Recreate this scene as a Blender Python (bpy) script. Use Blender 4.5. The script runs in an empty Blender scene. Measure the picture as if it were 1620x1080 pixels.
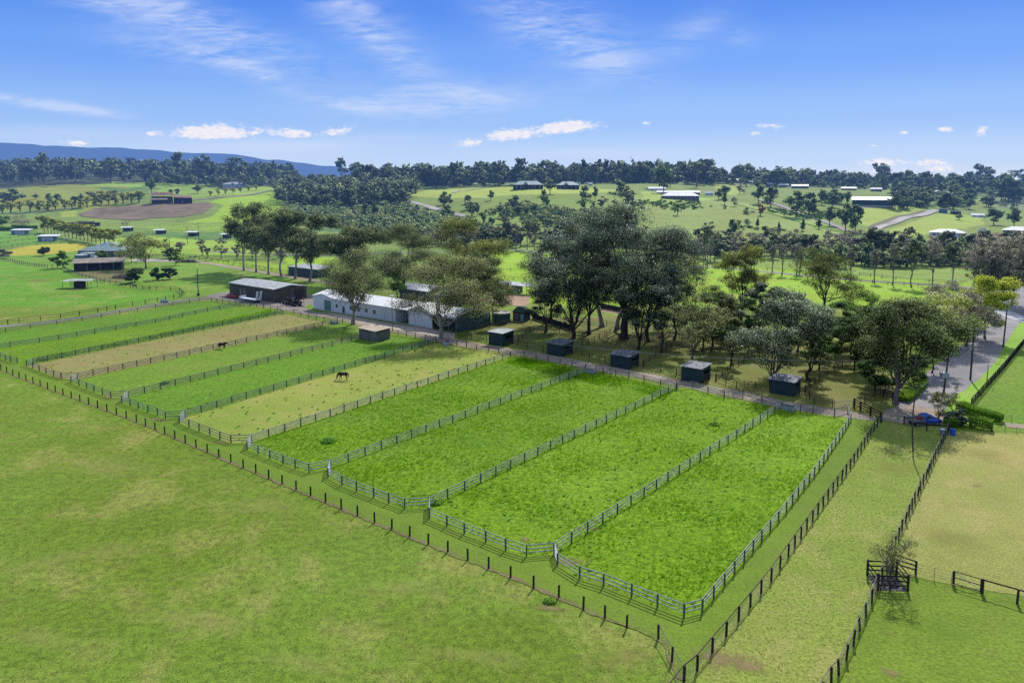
import bpy, bmesh, math, random
import numpy as np
from mathutils import Vector, Matrix
R = math.radians
scene = bpy.context.scene
COL = scene.collection
# ------------------------------------------------------------------ camera model
F, CX, PY, HC = 1200.0, 810.0, 430.0, 40.0
TH = math.atan(145.0 / F)
CT, ST = math.cos(TH), math.sin(TH)

def project(X, Y, Z):
    w = Z - HC
    zc = Y * CT - w * ST
    yc = Y * ST + w * CT
    return CX + F * X / zc, PY - F * yc / zc

def ray(px, py):
    a = (px - CX) / F
    b = (PY - py) / F
    return np.array([a, CT + b * ST, -ST + b * CT])

def W(px, py):                       # photo point -> flat ground
    d = ray(px, py)
    t = HC / -d[2]
    return np.array([d[0] * t, d[1] * t])

def hgt(base, Y, ptop):              # height over z of a point that shows at row ptop, at depth Y
    t = (PY - ptop) / F
    return Y * (t * CT - ST) / (CT + t * ST) + HC

# ------------------------------------------------------------------ terrain
TU = [-200, 0, 200, 350, 500, 650, 800, 950, 1100, 1250, 1400, 1550, 1700]
TY = [380, 450, 500, 600, 700, 780, 850, 1000, 1200, 1600, 2500, 5000, 22000]
N_ = None
TT = [  # image row of the ground, None = flat valley floor
 [N_, N_, N_, N_, 352, 342, 331, 313, 297, 277, 272, 278, 287],
 [N_, N_, N_, N_, 352, 342, 331, 313, 297, 277, 270, 277, 287],
 [N_, N_, N_, N_, 349, 335, 321, 303, 291, 276, 271, 277, 287],
 [N_, N_, N_, 362, 346, 333, 321, 304, 292, 279, 276, 279, 287],
 [N_, 390, 379, 358, 342, 331, 322, 308, 298, 286, 282, 282, 287],
 [N_, 390, 378, 353, 332, 320, 311, 300, 293, 288, 286, 286, 287],
 [N_, 390, 376, 341, 312, 300, 297, 294, 292, 291, 291, 289, 287],
 [N_, 390, 374, 336, 306, 297, 294, 292, 291, 291, 291, 289, 287],
 [N_, 388, 371, 339, 317, 306, 299, 293, 290, 289, 289, 288, 287],
 [N_, 388, 373, 346, 326, 314, 305, 296, 292, 291, 290, 288, 287],
 [N_, 389, 376, 351, 330, 319, 312, 303, 297, 293, 291, 289, 287],
 [N_, 390, 378, 357, 342, 333, 326, 312, 302, 296, 292, 289, 287],
 [N_, 390, 378, 358, 344, 335, 328, 315, 304, 297, 292, 289, 287],
]
_Z = np.zeros((len(TU), len(TY)))
for i, row in enumerate(TT):
    for j, y in enumerate(row):
        _Z[i, j] = 0.0 if y is None else hgt(0, TY[j], y)
_LY = np.log(np.array(TY, float))
_gu = np.arange(-700, 2301, 20.0)
_gl = np.linspace(math.log(380.0), math.log(22000.0), 320)
_tmp = np.array([np.interp(_gl, _LY, _Z[i]) for i in range(len(TU))])
_GZ = np.array([np.interp(_gu, TU, _tmp[:, j]) for j in range(len(_gl))]).T
def _blur(a, n, ax):
    k = np.hanning(n + 2)[1:-1]; k /= k.sum()
    p = [(0, 0), (0, 0)]; p[ax] = (n // 2, n // 2)
    return np.apply_along_axis(lambda m: np.convolve(m, k, 'valid'), ax, np.pad(a, p, mode='edge'))
_GZ = _blur(_blur(_GZ, 9, 0), 7, 1)
_GZ[:, :2] = 0

def ter(X, Y):
    X = np.asarray(X, float); Y = np.asarray(Y, float)
    u = CX + F * X / np.maximum(Y, 1.0)
    fu = np.clip((u - _gu[0]) / 20.0, 0, len(_gu) - 1.001)
    fl = np.clip((np.log(np.maximum(Y, 380.0)) - _gl[0]) / (_gl[1] - _gl[0]), 0, len(_gl) - 1.001)
    i = fu.astype(int); j = fl.astype(int); a = fu - i; b = fl - j
    z = (_GZ[i, j] * (1 - a) * (1 - b) + _GZ[i + 1, j] * a * (1 - b) + _GZ[i, j + 1] * (1 - a) * b + _GZ[i + 1, j + 1] * a * b)
    k = np.clip((Y - 480) / 300, 0, 1)
    z = z + k * (1.8 * np.sin(X * .021 + 1.3) * np.cos(Y * .017) + 0.8 * np.sin(X * .057 + Y * .043))
    return np.where(Y < 381, 0.0, z)

def G(px, py):                       # photo point -> point on the terrain
    d = ray(px, py)
    if d[2] < 0:
        t = HC / -d[2]
        if d[1] * t < 385:
            return np.array([d[0] * t, d[1] * t, 0.0])
    Y = np.geomspace(370, 4200, 3000); t = Y / d[1]
    X = d[0] * t; Z = HC + d[2] * t
    below = np.nonzero(Z < ter(X, Y))[0]
    k = below[0] if len(below) else 2000
    return np.array([X[k], Y[k], float(ter(X[k], Y[k]))])

# ------------------------------------------------------------------ objects
def tag(o, label=None, cat=None, group=None, kind=None):
    if label: o['label'] = label
    if cat: o['category'] = cat
    if group: o['group'] = group
    if kind: o['kind'] = kind
    return o

def empty(name, loc, rz=0.0, label=None, cat=None, group=None):
    o = bpy.data.objects.new(name, None); COL.objects.link(o)
    o.empty_display_size = .3
    o.location = loc; o.rotation_euler = (0, 0, rz)
    return tag(o, label, cat, group)

def link(name, me, parent=None, loc=None, rz=None, scale=None):
    o = bpy.data.objects.new(name, me); COL.objects.link(o)
    if parent: o.parent = parent
    if loc is not None: o.location = loc
    if rz is not None: o.rotation_euler = (0, 0, rz)
    if scale is not None: o.scale = scale if hasattr(scale, '__len__') else (scale,) * 3
    return o

def children(o): return list(o.children)
def copy_tree(o, parent=None):
    c = o.copy(); COL.objects.link(c); c.parent = parent
    for ch in children(o): copy_tree(ch, c)
    return c

class MB:
    def __init__(s): s.v = []; s.f = []; s.m = []
    def add(s, verts, faces, m=0):
        b = len(s.v); s.v += [tuple(map(float, p)) for p in verts]
        s.f += [tuple(b + i for i in f) for f in faces]; s.m += [m] * len(faces)
        return s
    def box(s, x0, x1, y0, y1, z0, z1, m=0):
        return s.add([(x0,y0,z0),(x1,y0,z0),(x1,y1,z0),(x0,y1,z0),(x0,y0,z1),(x1,y0,z1),(x1,y1,z1),(x0,y1,z1)],
            [(3,2,1,0),(4,5,6,7),(0,1,5,4),(1,2,6,5),(2,3,7,6),(3,0,4,7)], m)
    def hexa(s, low, up, m=0):       # two rings of four
        return s.add(list(low) + list(up), [(3,2,1,0),(4,5,6,7),(0,1,5,4),(1,2,6,5),(2,3,7,6),(3,0,4,7)], m)
    def bar(s, a, b, w, h, m=0):     # box beam from a to b, h measured upward-ish
        a = np.array(a, float); b = np.array(b, float); d = b - a; L = np.linalg.norm(d)
        if L < 1e-6: return s
        d /= L; up = np.array([0, 0, 1.0]) if abs(d[2]) < .95 else np.array([0, 1.0, 0])
        r = np.cross(d, up); r /= np.linalg.norm(r); u = np.cross(r, d)
        P = lambda c, i, j: c + r * w * .5 * i + u * h * .5 * j
        return s.hexa([P(a,-1,-1),P(a,1,-1),P(b,1,-1),P(b,-1,-1)], [P(a,-1,1),P(a,1,1),P(b,1,1),P(b,-1,1)], m)
    def prism_y(s, prof, y0, y1, m=0):   # profile of (x,z), counter-clockwise seen from -y
        n = len(prof)
        s.add([(x, y0, z) for x, z in prof] + [(x, y1, z) for x, z in prof],
              [tuple(range(n)), tuple(reversed(range(n, 2*n)))] + [(i, i+n, (i+1) % n + n, (i+1) % n) for i in range(n)], m)
        return s
    def prism_x(s, prof, x0, x1, m=0):   # profile of (y,z)
        n = len(prof)
        s.add([(x0, y, z) for y, z in prof] + [(x1, y, z) for y, z in prof],
              [tuple(reversed(range(n))), tuple(range(n, 2*n))] + [(i, (i+1) % n, (i+1) % n + n, i+n) for i in range(n)], m)
        return s
    def tube(s, pts, rad, n=6, m=0, cap=True):
        pts = np.array(pts, float); k = len(pts)
        rad = [rad] * k if not hasattr(rad, '__len__') else rad
        vs = []; prev = None
        for i in range(k):
            d = pts[min(i+1, k-1)] - pts[max(i-1, 0)]; d /= (np.linalg.norm(d) + 1e-9)
            ref = np.array([1.0, 0, 0]) if abs(d[0]) < .8 else np.array([0, 1.0, 0])
            r = np.cross(d, ref); r /= np.linalg.norm(r); u = np.cross(d, r)
            for a in range(n):
                t = 2 * math.pi * a / n
                vs.append(pts[i] + rad[i] * (math.cos(t) * r + math.sin(t) * u))
        fs = [(i*n + a, i*n + (a+1) % n, (i+1)*n + (a+1) % n, (i+1)*n + a) for i in range(k-1) for a in range(n)]
        if cap: fs += [tuple(reversed(range(n))), tuple(range((k-1)*n, k*n))]
        return s.add(vs, fs, m)
    def cyl(s, x, y, z0, z1, r0, r1=None, n=16, m=0):
        r1 = r0 if r1 is None else r1
        vs = [(x + r0*math.cos(2*math.pi*i/n), y + r0*math.sin(2*math.pi*i/n), z0) for i in range(n)]
        vs += [(x + r1*math.cos(2*math.pi*i/n), y + r1*math.sin(2*math.pi*i/n), z1) for i in range(n)]
        return s.add(vs, [(i, (i+1) % n, (i+1) % n + n, i+n) for i in range(n)] + [tuple(reversed(range(n))), tuple(range(n, 2*n))], m)
    def ell(s, c, r, n=8, k=5, m=0, jit=0, rng=None):
        vs = []; fs = []
        for i in range(k + 1):
            ph = math.pi * i / k - math.pi / 2
            for a in range(n):
                t = 2 * math.pi * a / n; q = 1 + (rng.uniform(-jit, jit) if rng else 0)
                vs.append((c[0] + q*r[0]*math.cos(ph)*math.cos(t), c[1] + q*r[1]*math.cos(ph)*math.sin(t), c[2] + q*r[2]*math.sin(ph)))
        for i in range(k):
            for a in range(n): fs.append((i*n+a, i*n+(a+1) % n, (i+1)*n+(a+1) % n, (i+1)*n+a))
        return s.add(vs, fs, m)
    def mesh(s, name, mats, smooth=False):
        me = bpy.data.meshes.new(name); me.from_pydata(s.v, [], s.f)
        for m in (mats if isinstance(mats, (list, tuple)) else [mats]): me.materials.append(m)
        me.polygons.foreach_set('material_index', s.m)
        if smooth: me.polygons.foreach_set('use_smooth', [True] * len(s.f))
        me.update(); return me
    def build(s, name, mats, parent=None, smooth=False, loc=None, rz=None):
        return link(name, s.mesh(name, mats, smooth), parent, loc, rz)

def npmesh(name, v, f, mats, mi=None, shade=None, smooth=None, nrm=None):
    v = np.asarray(v, np.float32); f = np.asarray(f, np.int32); k = f.shape[1]
    me = bpy.data.meshes.new(name)
    me.vertices.add(len(v)); me.vertices.foreach_set('co', v.ravel())
    me.loops.add(f.size); me.loops.foreach_set('vertex_index', f.ravel())
    me.polygons.add(len(f)); me.polygons.foreach_set('loop_start', np.arange(0, f.size, k, dtype=np.int32))
    for m in (mats if isinstance(mats, (list, tuple)) else [mats]): me.materials.append(m)
    if mi is not None: me.polygons.foreach_set('material_index', np.asarray(mi, np.int32))
    if smooth is not None: me.polygons.foreach_set('use_smooth', np.full(len(f), smooth) if np.isscalar(smooth) else smooth)
    if shade is not None:
        a = me.attributes.new('shade', 'FLOAT', 'POINT'); a.data.foreach_set('value', np.asarray(shade, np.float32))
    if nrm is not None:              # soft shading normals that follow each leaf clump
        a = me.attributes.new('custom_normal', 'FLOAT_VECTOR', 'POINT'); a.data.foreach_set('vector', np.asarray(nrm, np.float32).ravel())
    me.update(calc_edges=True); return me

# ------------------------------------------------------------------ materials
def lin(c):
    return tuple((x/255/12.92 if x/255 <= .04045 else ((x/255+.055)/1.055)**2.4) for x in c)
def C4(c, k=1.0):
    return tuple(min(1.0, x * k) for x in lin(c)) + (1.0,)

def haze_group():  # air haze painted onto surfaces: bluish emission that grows with distance
    g = bpy.data.node_groups.new('painted_haze', 'ShaderNodeTree')
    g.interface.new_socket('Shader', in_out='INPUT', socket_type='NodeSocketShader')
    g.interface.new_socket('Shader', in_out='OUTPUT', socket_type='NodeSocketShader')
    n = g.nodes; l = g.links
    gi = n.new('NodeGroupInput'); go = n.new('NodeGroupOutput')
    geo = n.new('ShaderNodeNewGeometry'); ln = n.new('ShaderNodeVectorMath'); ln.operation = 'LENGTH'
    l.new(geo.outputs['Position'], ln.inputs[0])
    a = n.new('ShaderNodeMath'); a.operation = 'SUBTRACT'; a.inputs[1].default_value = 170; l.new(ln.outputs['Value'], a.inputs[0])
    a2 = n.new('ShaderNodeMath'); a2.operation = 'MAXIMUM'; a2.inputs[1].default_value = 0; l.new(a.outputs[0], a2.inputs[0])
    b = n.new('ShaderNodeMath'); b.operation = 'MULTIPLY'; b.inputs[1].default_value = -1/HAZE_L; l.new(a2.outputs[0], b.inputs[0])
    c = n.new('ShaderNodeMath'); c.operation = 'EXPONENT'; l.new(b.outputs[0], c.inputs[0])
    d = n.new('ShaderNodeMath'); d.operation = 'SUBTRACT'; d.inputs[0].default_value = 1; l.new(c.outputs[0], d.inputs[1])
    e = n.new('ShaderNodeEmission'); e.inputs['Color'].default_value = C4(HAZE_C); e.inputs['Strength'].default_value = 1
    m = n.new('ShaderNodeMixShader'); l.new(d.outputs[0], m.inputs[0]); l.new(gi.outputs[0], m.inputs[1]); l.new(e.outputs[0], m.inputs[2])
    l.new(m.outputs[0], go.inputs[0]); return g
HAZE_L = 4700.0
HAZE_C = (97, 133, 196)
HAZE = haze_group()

class NT:
    def __init__(s, name):
        s.mat = bpy.data.materials.new(name); s.mat.use_nodes = True
        s.t = s.mat.node_tree; s.t.nodes.clear(); s.out = s.t.nodes.new('ShaderNodeOutputMaterial')
    def n(s, typ, **kw):
        o = s.t.nodes.new(typ)
        for k, v in kw.items(): setattr(o, k, v)
        return o
    def l(s, a, b): s.t.links.new(a, b)
    def math(s, op, a, b=None, c=None, clamp=False):
        o = s.n('ShaderNodeMath', operation=op, use_clamp=clamp)
        for i, x in enumerate((a, b, c)):
            if x is None: continue
            if hasattr(x, 'node'): s.l(x, o.inputs[i])
            else: o.inputs[i].default_value = x
        return o.outputs[0]
    def noise(s, vec, scale, detail=3, rough=.55, dist=0):
        o = s.n('ShaderNodeTexNoise'); o.inputs['Scale'].default_value = scale; o.inputs['Detail'].default_value = detail
        o.inputs['Roughness'].default_value = rough; o.inputs['Distortion'].default_value = dist
        s.l(vec, o.inputs['Vector']); return o.outputs['Fac']
    def mr(s, x, a, b, c=0.0, d=1.0, smooth=True):
        o = s.n('ShaderNodeMapRange'); o.interpolation_type = 'SMOOTHSTEP' if smooth else 'LINEAR'
        s.l(x, o.inputs['Value'])
        for k, v in zip(('From Min', 'From Max', 'To Min', 'To Max'), (a, b, c, d)): o.inputs[k].default_value = v
        return o.outputs['Result']
    def mix(s, f, a, b, blend='MIX'):
        o = s.n('ShaderNodeMix', data_type='RGBA', blend_type=blend)
        for x, i in ((f, 0), (a, 6), (b, 7)):
            if hasattr(x, 'node'): s.l(x, o.inputs[i])
            else: o.inputs[i].default_value = x
        return o.outputs[2]
    def scale(s, col, f):
        o = s.n('ShaderNodeVectorMath', operation='SCALE'); s.l(col, o.inputs[0])
        if hasattr(f, 'node'): s.l(f, o.inputs['Scale'])
        else: o.inputs['Scale'].default_value = f
        return o.outputs[0]
    def pos(s): return s.n('ShaderNodeNewGeometry').outputs['Position']
    def obj(s): return s.n('ShaderNodeTexCoord').outputs['Object']
    def attr(s, name): return s.n('ShaderNodeAttribute', attribute_name=name)
    def bump(s, h, dist, strength=1.0):
        o = s.n('ShaderNodeBump'); o.inputs['Distance'].default_value = dist; o.inputs['Strength'].default_value = strength
        s.l(h, o.inputs['Height']); return o.outputs['Normal']
    def bsdf(s, col, rough=.8, spec=.3, normal=None, metal=0.0):
        o = s.n('ShaderNodeBsdfPrincipled')
        if hasattr(col, 'node'): s.l(col, o.inputs['Base Color'])
        else: o.inputs['Base Color'].default_value = col
        o.inputs['Roughness'].default_value = rough; o.inputs['Specular IOR Level'].default_value = spec
        o.inputs['Metallic'].default_value = metal
        if normal is not None: s.l(normal, o.inputs['Normal'])
        return o.outputs[0]
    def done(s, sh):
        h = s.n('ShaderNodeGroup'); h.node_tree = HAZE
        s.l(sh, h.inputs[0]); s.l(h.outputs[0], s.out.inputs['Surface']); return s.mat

def plain(name, c, c2=None, scale=1.5, rough=.75, spec=.3, bump=0.0, k=1.0, streak=False, metal=0.0, amount=1.0, corr=0.0):
    t = NT(name); v = t.obj()
    c2 = c2 or tuple(x * .72 for x in c)
    if streak:
        mp = t.n('ShaderNodeMapping'); mp.inputs['Scale'].default_value = (1, 1, .15); t.l(v, mp.inputs[0]); v = mp.outputs[0]
    f = t.mr(t.noise(v, scale, 5, .65), .35, .68, 0, amount)
    col = t.mix(f, C4(c, k), C4(c2, k)); nm = None
    if corr:
        w = t.n('ShaderNodeTexWave'); w.inputs['Scale'].default_value = corr; w.bands_direction = 'X'; t.l(t.obj(), w.inputs['Vector'])
        col = t.mix(t.math('MULTIPLY', w.outputs['Fac'], .12), col, C4(c2, k * .7)); nm = None
    elif bump: nm = t.bump(t.noise(v, scale * 4, 4), bump)
    return t.done(t.bsdf(col, rough, spec, nm, metal))

def grass(name, base, alt, dry=None, dry_amt=.5, k=.8, fine=3.2, contrast=.55, big=.03, attr=None, bump=.12, mid=.35, mound=0.0, stripes=None, dark=None):
    k *= 1.5; t = NT(name); p = t.pos()
    n1 = t.noise(p, big, 3, .5); n2 = t.noise(p, mid, 4, .6, .4); n3 = t.noise(p, fine, 4, .7); n4 = t.noise(p, .09, 4, .6)
    if attr:
        n2 = t.math('ADD', t.math('MULTIPLY', n2, .6), .2)
        a = t.attr('zone').outputs['Color']
        b = t.mix(t.mr(n1, .4, .62), a, t.mix(1.0, a, C4(alt), 'MULTIPLY'))
    else:
        b = t.mix(t.mr(n1, .38, .64), C4(base, k), C4(alt, k))
    b = t.mix(t.math('MULTIPLY', t.mr(n2, .38, .62), .5), b, t.scale(b, .74))
    if dark: b = t.mix(t.mr(n4, .52, .68, 0, .8), b, C4(dark, k))
    if dry:
        f = t.math('MULTIPLY', t.mr(t.math('ADD', t.math('MULTIPLY', n2, .5), t.math('MULTIPLY', n4, .6)), .52, .68), dry_amt)
        b = t.mix(f, b, C4(dry, k))
    if stripes:
        w = t.n('ShaderNodeTexWave'); w.inputs['Scale'].default_value = stripes[0]; w.inputs['Distortion'].default_value = 1.5; w.inputs['Detail'].default_value = 2
        mp = t.n('ShaderNodeMapping'); mp.inputs['Rotation'].default_value = (0, 0, stripes[1]); t.l(p, mp.inputs[0]); t.l(mp.outputs[0], w.inputs['Vector'])
        b = t.mix(t.math('MULTIPLY', w.outputs['Fac'], stripes[2]), b, t.scale(b, .6))
    m = t.mr(n3, .25, .75, 1 - contrast, 1 + contrast, False)
    b = t.scale(b, m)
    hgt_ = t.math('ADD', n3, t.math('MULTIPLY', n2, .6))
    if mound:
        n5 = t.noise(p, 1.25, 4, .62, .5); hgt_ = t.math('ADD', hgt_, t.math('MULTIPLY', n5, mound))
        b = t.scale(b, t.mr(n5, .3, .66, .72, 1.14))
    return t.done(t.bsdf(b, .9, .1, t.bump(hgt_, bump)))

LKALL = 1.4
LK = {'silver_grey_leaf': 1.85, 'olive_gum_leaf': 1.35, 'khaki_gum_leaf': 1.35, 'bronze_gum_leaf': 1.3, 'dark_forest_leaf': 2.4, 'hill_tree_leaf': 2.4, 'lush_blade': .5, 'olive_blade': .7, 'scrub_leaf': 2.6, 'weed_leaf': 1.2, 'bare_grey_twigs': 1.35, 'bare_brown_twigs': 1.5, 'deep_green_leaf': 1.9, 'yellow_leaf': 1.9, 'lime_leaf': 1.6, 'yellow_green_bush': 2.0, 'budding_yellow_leaf': 1.45, 'hedge_leaf': .8}
def leafmat(name, dark, light, k=1.25, gloss=.0, trans=.46, hue=.012, rough=.55):
    gloss *= .35; k = max(k, 1.25)*LK.get(name, 1.25)*LKALL
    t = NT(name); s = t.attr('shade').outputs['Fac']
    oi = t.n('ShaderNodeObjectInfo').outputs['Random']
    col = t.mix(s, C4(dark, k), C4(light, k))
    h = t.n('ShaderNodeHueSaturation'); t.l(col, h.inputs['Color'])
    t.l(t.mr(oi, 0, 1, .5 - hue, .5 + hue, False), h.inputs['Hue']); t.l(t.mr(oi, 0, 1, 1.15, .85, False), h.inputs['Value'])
    col = h.outputs[0]
    a = t.bsdf(col, rough, .06 + gloss)
    tr = t.n('ShaderNodeBsdfTranslucent'); t.l(col, tr.inputs['Color'])
    m = t.n('ShaderNodeMixShader'); m.inputs[0].default_value = trans; t.l(a, m.inputs[1]); t.l(tr.outputs[0], m.inputs[2])
    return t.done(m.outputs[0])

M = {}
M['post_grey'] = plain('weathered_grey_post', (96, 98, 104), (70, 72, 78), 3)
M['rail_grey'] = plain('pale_grey_rail', (182, 180, 176), (136, 134, 132), 2)
M['rail_mid'] = plain('grey_rail', (134, 132, 132), (104, 102, 104), 2)
M['rail_lane'] = plain('grey_timber_rail', (128, 124, 122), (96, 92, 92), 2)
M['wood_dark'] = plain('dark_stained_timber', (58, 46, 44), (36, 30, 30), 4, bump=.01)
M['wood_brown'] = plain('brown_timber', (92, 74, 62), (60, 48, 42), 3, streak=True, bump=.01)
M['wood_grey'] = plain('silvered_timber', (128, 122, 116), (86, 82, 80), 3, streak=True, bump=.01)
M['pole_wood'] = plain('power_pole_timber', (84, 74, 70), (58, 50, 48), 3, streak=True)
M['wire'] = plain('fence_wire', (150, 150, 150), rough=.5, spec=.5)
M['mesh_wire'] = plain('weathered_wire', (120, 116, 108), rough=.6)
M['white_paint'] = plain('white_paint', (226, 228, 232), (196, 200, 206), 1.2, rough=.5)
M['white_gate'] = plain('galvanised_gate', (184, 190, 198), (150, 158, 168), 2, rough=.4)
M['roof_white'] = plain('sunlit_white_roof', (236, 236, 236), (214, 214, 212), .25, rough=.45, amount=.7)
M['roof_pale'] = plain('pale_far_roof', (204, 206, 208), (176, 178, 182), .3, rough=.6)
M['roof_grey'] = plain('grey_steel_roof', (186, 190, 188), (150, 152, 150), .6, rough=.5, corr=1.2)
M['roof_tan'] = plain('dusty_tan_roof', (190, 176, 152), (150, 138, 122), .8, rough=.7, corr=1.2)
M['roof_old'] = plain('weathered_tin_roof', (160, 150, 132), (112, 100, 90), .5, rough=.7, corr=1.2)
M['roof_rust'] = plain('rusty_roof', (166, 132, 116), (110, 84, 74), .4, rough=.8, corr=.8)
M['roof_green'] = plain('pale_green_roof', (150, 172, 168), (120, 140, 140), .5, rough=.5, corr=1.0)
M['roof_dark'] = plain('littered_dark_roof', (66, 72, 84), (118, 124, 134), 1.6, rough=.7, corr=1.2)
M['wall_white'] = plain('pale_steel_wall', (206, 208, 210), (188, 190, 194), .25, rough=.6, amount=.6)
M['wall_dgreen'] = plain('dark_green_steel', (36, 62, 66), (24, 46, 50), 1.2, rough=.6, corr=1.6)
M['wall_green'] = plain('grey_green_steel', (72, 92, 92), (56, 74, 74), .8, rough=.6, corr=1.2)
M['wall_brown'] = plain('olive_brown_steel', (82, 78, 66), (64, 60, 52), .8, rough=.7, corr=1.2)
M['wall_grey'] = plain('grey_board_wall', (120, 116, 114), (84, 80, 78), 1.0, rough=.8, streak=True)
M['wall_dark'] = plain('dark_shed_wall', (52, 50, 54), (34, 32, 36), .7, rough=.9)
M['brick'] = plain('red_brown_brick', (96, 60, 54), (72, 44, 42), 4)
M['glass'] = plain('dark_window_glass', (44, 56, 66), (30, 40, 50), .6, rough=.15, spec=.7)
M['door_green'] = plain('muted_green_door', (96, 132, 122), (80, 112, 104), 1.0)
M['door_cyan'] = plain('turquoise_door', (96, 190, 200), (80, 160, 176), 1.0)
M['tank_green'] = plain('green_water_tank', (62, 92, 84), (48, 74, 68), .8, rough=.5, corr=3.0)
M['tank_blue'] = plain('blue_grey_tank', (92, 122, 142), (70, 98, 118), .8, rough=.5, corr=3.0)
M['concrete'] = plain('pale_concrete', (188, 182, 170), (150, 146, 138), 1.5, bump=.01)
M['trough'] = plain('concrete_trough', (176, 180, 178), (130, 134, 136), 2.0)
M['water'] = plain('trough_water', (70, 90, 100), rough=.1, spec=.6)
M['red_car'] = plain('red_car_paint', (176, 26, 30), (140, 18, 24), .5, rough=.25, spec=.6)
M['blue_car'] = plain('blue_truck_paint', (30, 84, 176), (22, 62, 140), .5, rough=.25, spec=.6)
M['blue_drum'] = plain('blue_plastic', (28, 96, 190), (20, 70, 150), 1.0, rough=.4)
M['tyre'] = plain('tyre_rubber', (30, 30, 32), rough=.9)
M['rim'] = plain('wheel_metal', (150, 152, 156), rough=.4, metal=.6)
M['steel'] = plain('dull_steel', (120, 126, 134), (90, 96, 104), 1.5, rough=.5)
M['scrap'] = plain('dark_scrap', (58, 52, 54), (30, 28, 30), 1.2, rough=.9)
M['twig'] = plain('dry_branches', (118, 104, 92), (80, 70, 62), 1.0, rough=.95)
M['horse_bay'] = plain('dark_bay_coat', (50, 32, 24), (34, 22, 18), 2.0, rough=.5)
M['horse_dark'] = plain('brown_black_coat', (44, 36, 34), (30, 24, 22), 2.0, rough=.5)
M['mane'] = plain('black_mane', (20, 18, 18), rough=.7)
M['white_coat'] = plain('white_coat', (214, 210, 204), (186, 180, 174), 1.0)
M['black_tarp'] = plain('black_tarp', (20, 22, 32), (34, 38, 54), 1.6, rough=.6, spec=.25, bump=.05)
M['bark_gum'] = plain('pale_gum_bark', (172, 162, 150), (118, 108, 98), 1.0, streak=True, rough=.85)
M['bark_dark'] = plain('dark_bark', (70, 60, 54), (46, 40, 36), 1.0, streak=True, rough=.95)
M['bark_grey'] = plain('grey_bark', (122, 114, 106), (84, 78, 72), 1.0, streak=True, rough=.95)
M['insul'] = plain('grey_transformer', (156, 168, 176), (130, 142, 150), 2.0, rough=.5)
# foliage
L = {}
L['olive'] = leafmat('olive_gum_leaf', (50, 62, 38), (130, 140, 92), gloss=.15)
L['airy'] = leafmat('khaki_gum_leaf', (66, 75, 46), (146, 151, 104), gloss=.1)
L['silver'] = leafmat('silver_grey_leaf', (34, 46, 36), (120, 132, 108), gloss=.35, rough=.38)
L['deep'] = leafmat('deep_green_leaf', (26, 44, 26), (82, 106, 60), gloss=.1)
L['gold'] = leafmat('bronze_gum_leaf', (58, 68, 32), (142, 148, 76), gloss=.05)
L['lime'] = leafmat('lime_leaf', (124, 138, 62), (202, 208, 118), k=.85, trans=.45)
L['pale'] = leafmat('pale_spring_leaf', (104, 118, 56), (186, 190, 114), k=.85, trans=.4)
L['yellow'] = leafmat('yellow_leaf', (128, 138, 30), (220, 222, 70), k=.9, trans=.45)
L['green'] = leafmat('fresh_green_leaf', (58, 92, 34), (138, 166, 66), trans=.35)
L['poplar'] = leafmat('grey_green_poplar_leaf', (70, 84, 62), (146, 152, 118))
L['twigs'] = leafmat('bare_grey_twigs', (92, 90, 78), (156, 152, 132), trans=.05)
L['brown'] = leafmat('bare_brown_twigs', (104, 94, 74), (160, 148, 122), trans=.05)
L['forest'] = leafmat('dark_forest_leaf', (36, 46, 34), (108, 116, 80), trans=.52)
L['hill'] = leafmat('hill_tree_leaf', (36, 50, 34), (104, 120, 78), trans=.52)
L['scrub'] = leafmat('scrub_leaf', (48, 72, 44), (126, 150, 86), trans=.5)
L['bushyel'] = leafmat('yellow_green_bush', (84, 96, 32), (168, 174, 70), trans=.35)
L['autumn'] = leafmat('budding_yellow_leaf', (112, 122, 44), (184, 188, 84), trans=.4)
L['rust'] = leafmat('russet_leaf', (110, 80, 50), (184, 140, 90))
L['hedge'] = leafmat('hedge_leaf', (40, 78, 26), (124, 160, 52), trans=.3)
L['blade'] = leafmat('lush_blade', (96, 140, 16), (150, 200, 36), k=1.35, trans=.55)
L['blade_olive'] = leafmat('olive_blade', (104, 124, 44), (164, 168, 88), k=1.3, trans=.55)
L['weed'] = leafmat('weed_leaf', (54, 88, 30), (128, 162, 70), k=1.3, trans=.45)

def wear_mat(name, c1, c2, amt=.7):
    t = NT(name); p = t.pos()
    n = t.noise(p, .9, 5, .65); n3 = t.noise(p, 4, 3, .7)
    col = t.scale(t.mix(n3, C4(c1, 1.0), C4(c2, 1.0)), t.mr(n3, .25, .75, .75, 1.2, False))
    f = t.mr(t.math('ADD', t.attr('fade').outputs['Fac'], t.math('MULTIPLY', t.math('SUBTRACT', n, .5), 1.1)), .1, 1.15, 0, amt)
    m = t.n('ShaderNodeMixShader'); tr = t.n('ShaderNodeBsdfTransparent')
    t.l(f, m.inputs[0]); t.l(tr.outputs[0], m.inputs[1]); t.l(t.bsdf(col, .95, .1), m.inputs[2])
    return t.done2(m.outputs[0])
NT.done2 = lambda s, sh: (s.l(sh, s.out.inputs['Surface']), s.mat)[1]
M['wear_tan'] = wear_mat('worn_tan_earth', (164, 140, 104), (140, 124, 88))
M['wear_straw'] = wear_mat('dry_straw_patch', (158, 150, 88), (144, 142, 76), .35)
M['wear_soft'] = wear_mat('soft_straw_patch', (200, 188, 120), (180, 176, 104), .2)
M['wear_green'] = wear_mat('fresh_grass_patch', (116, 158, 50), (106, 150, 46), .3)
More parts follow.
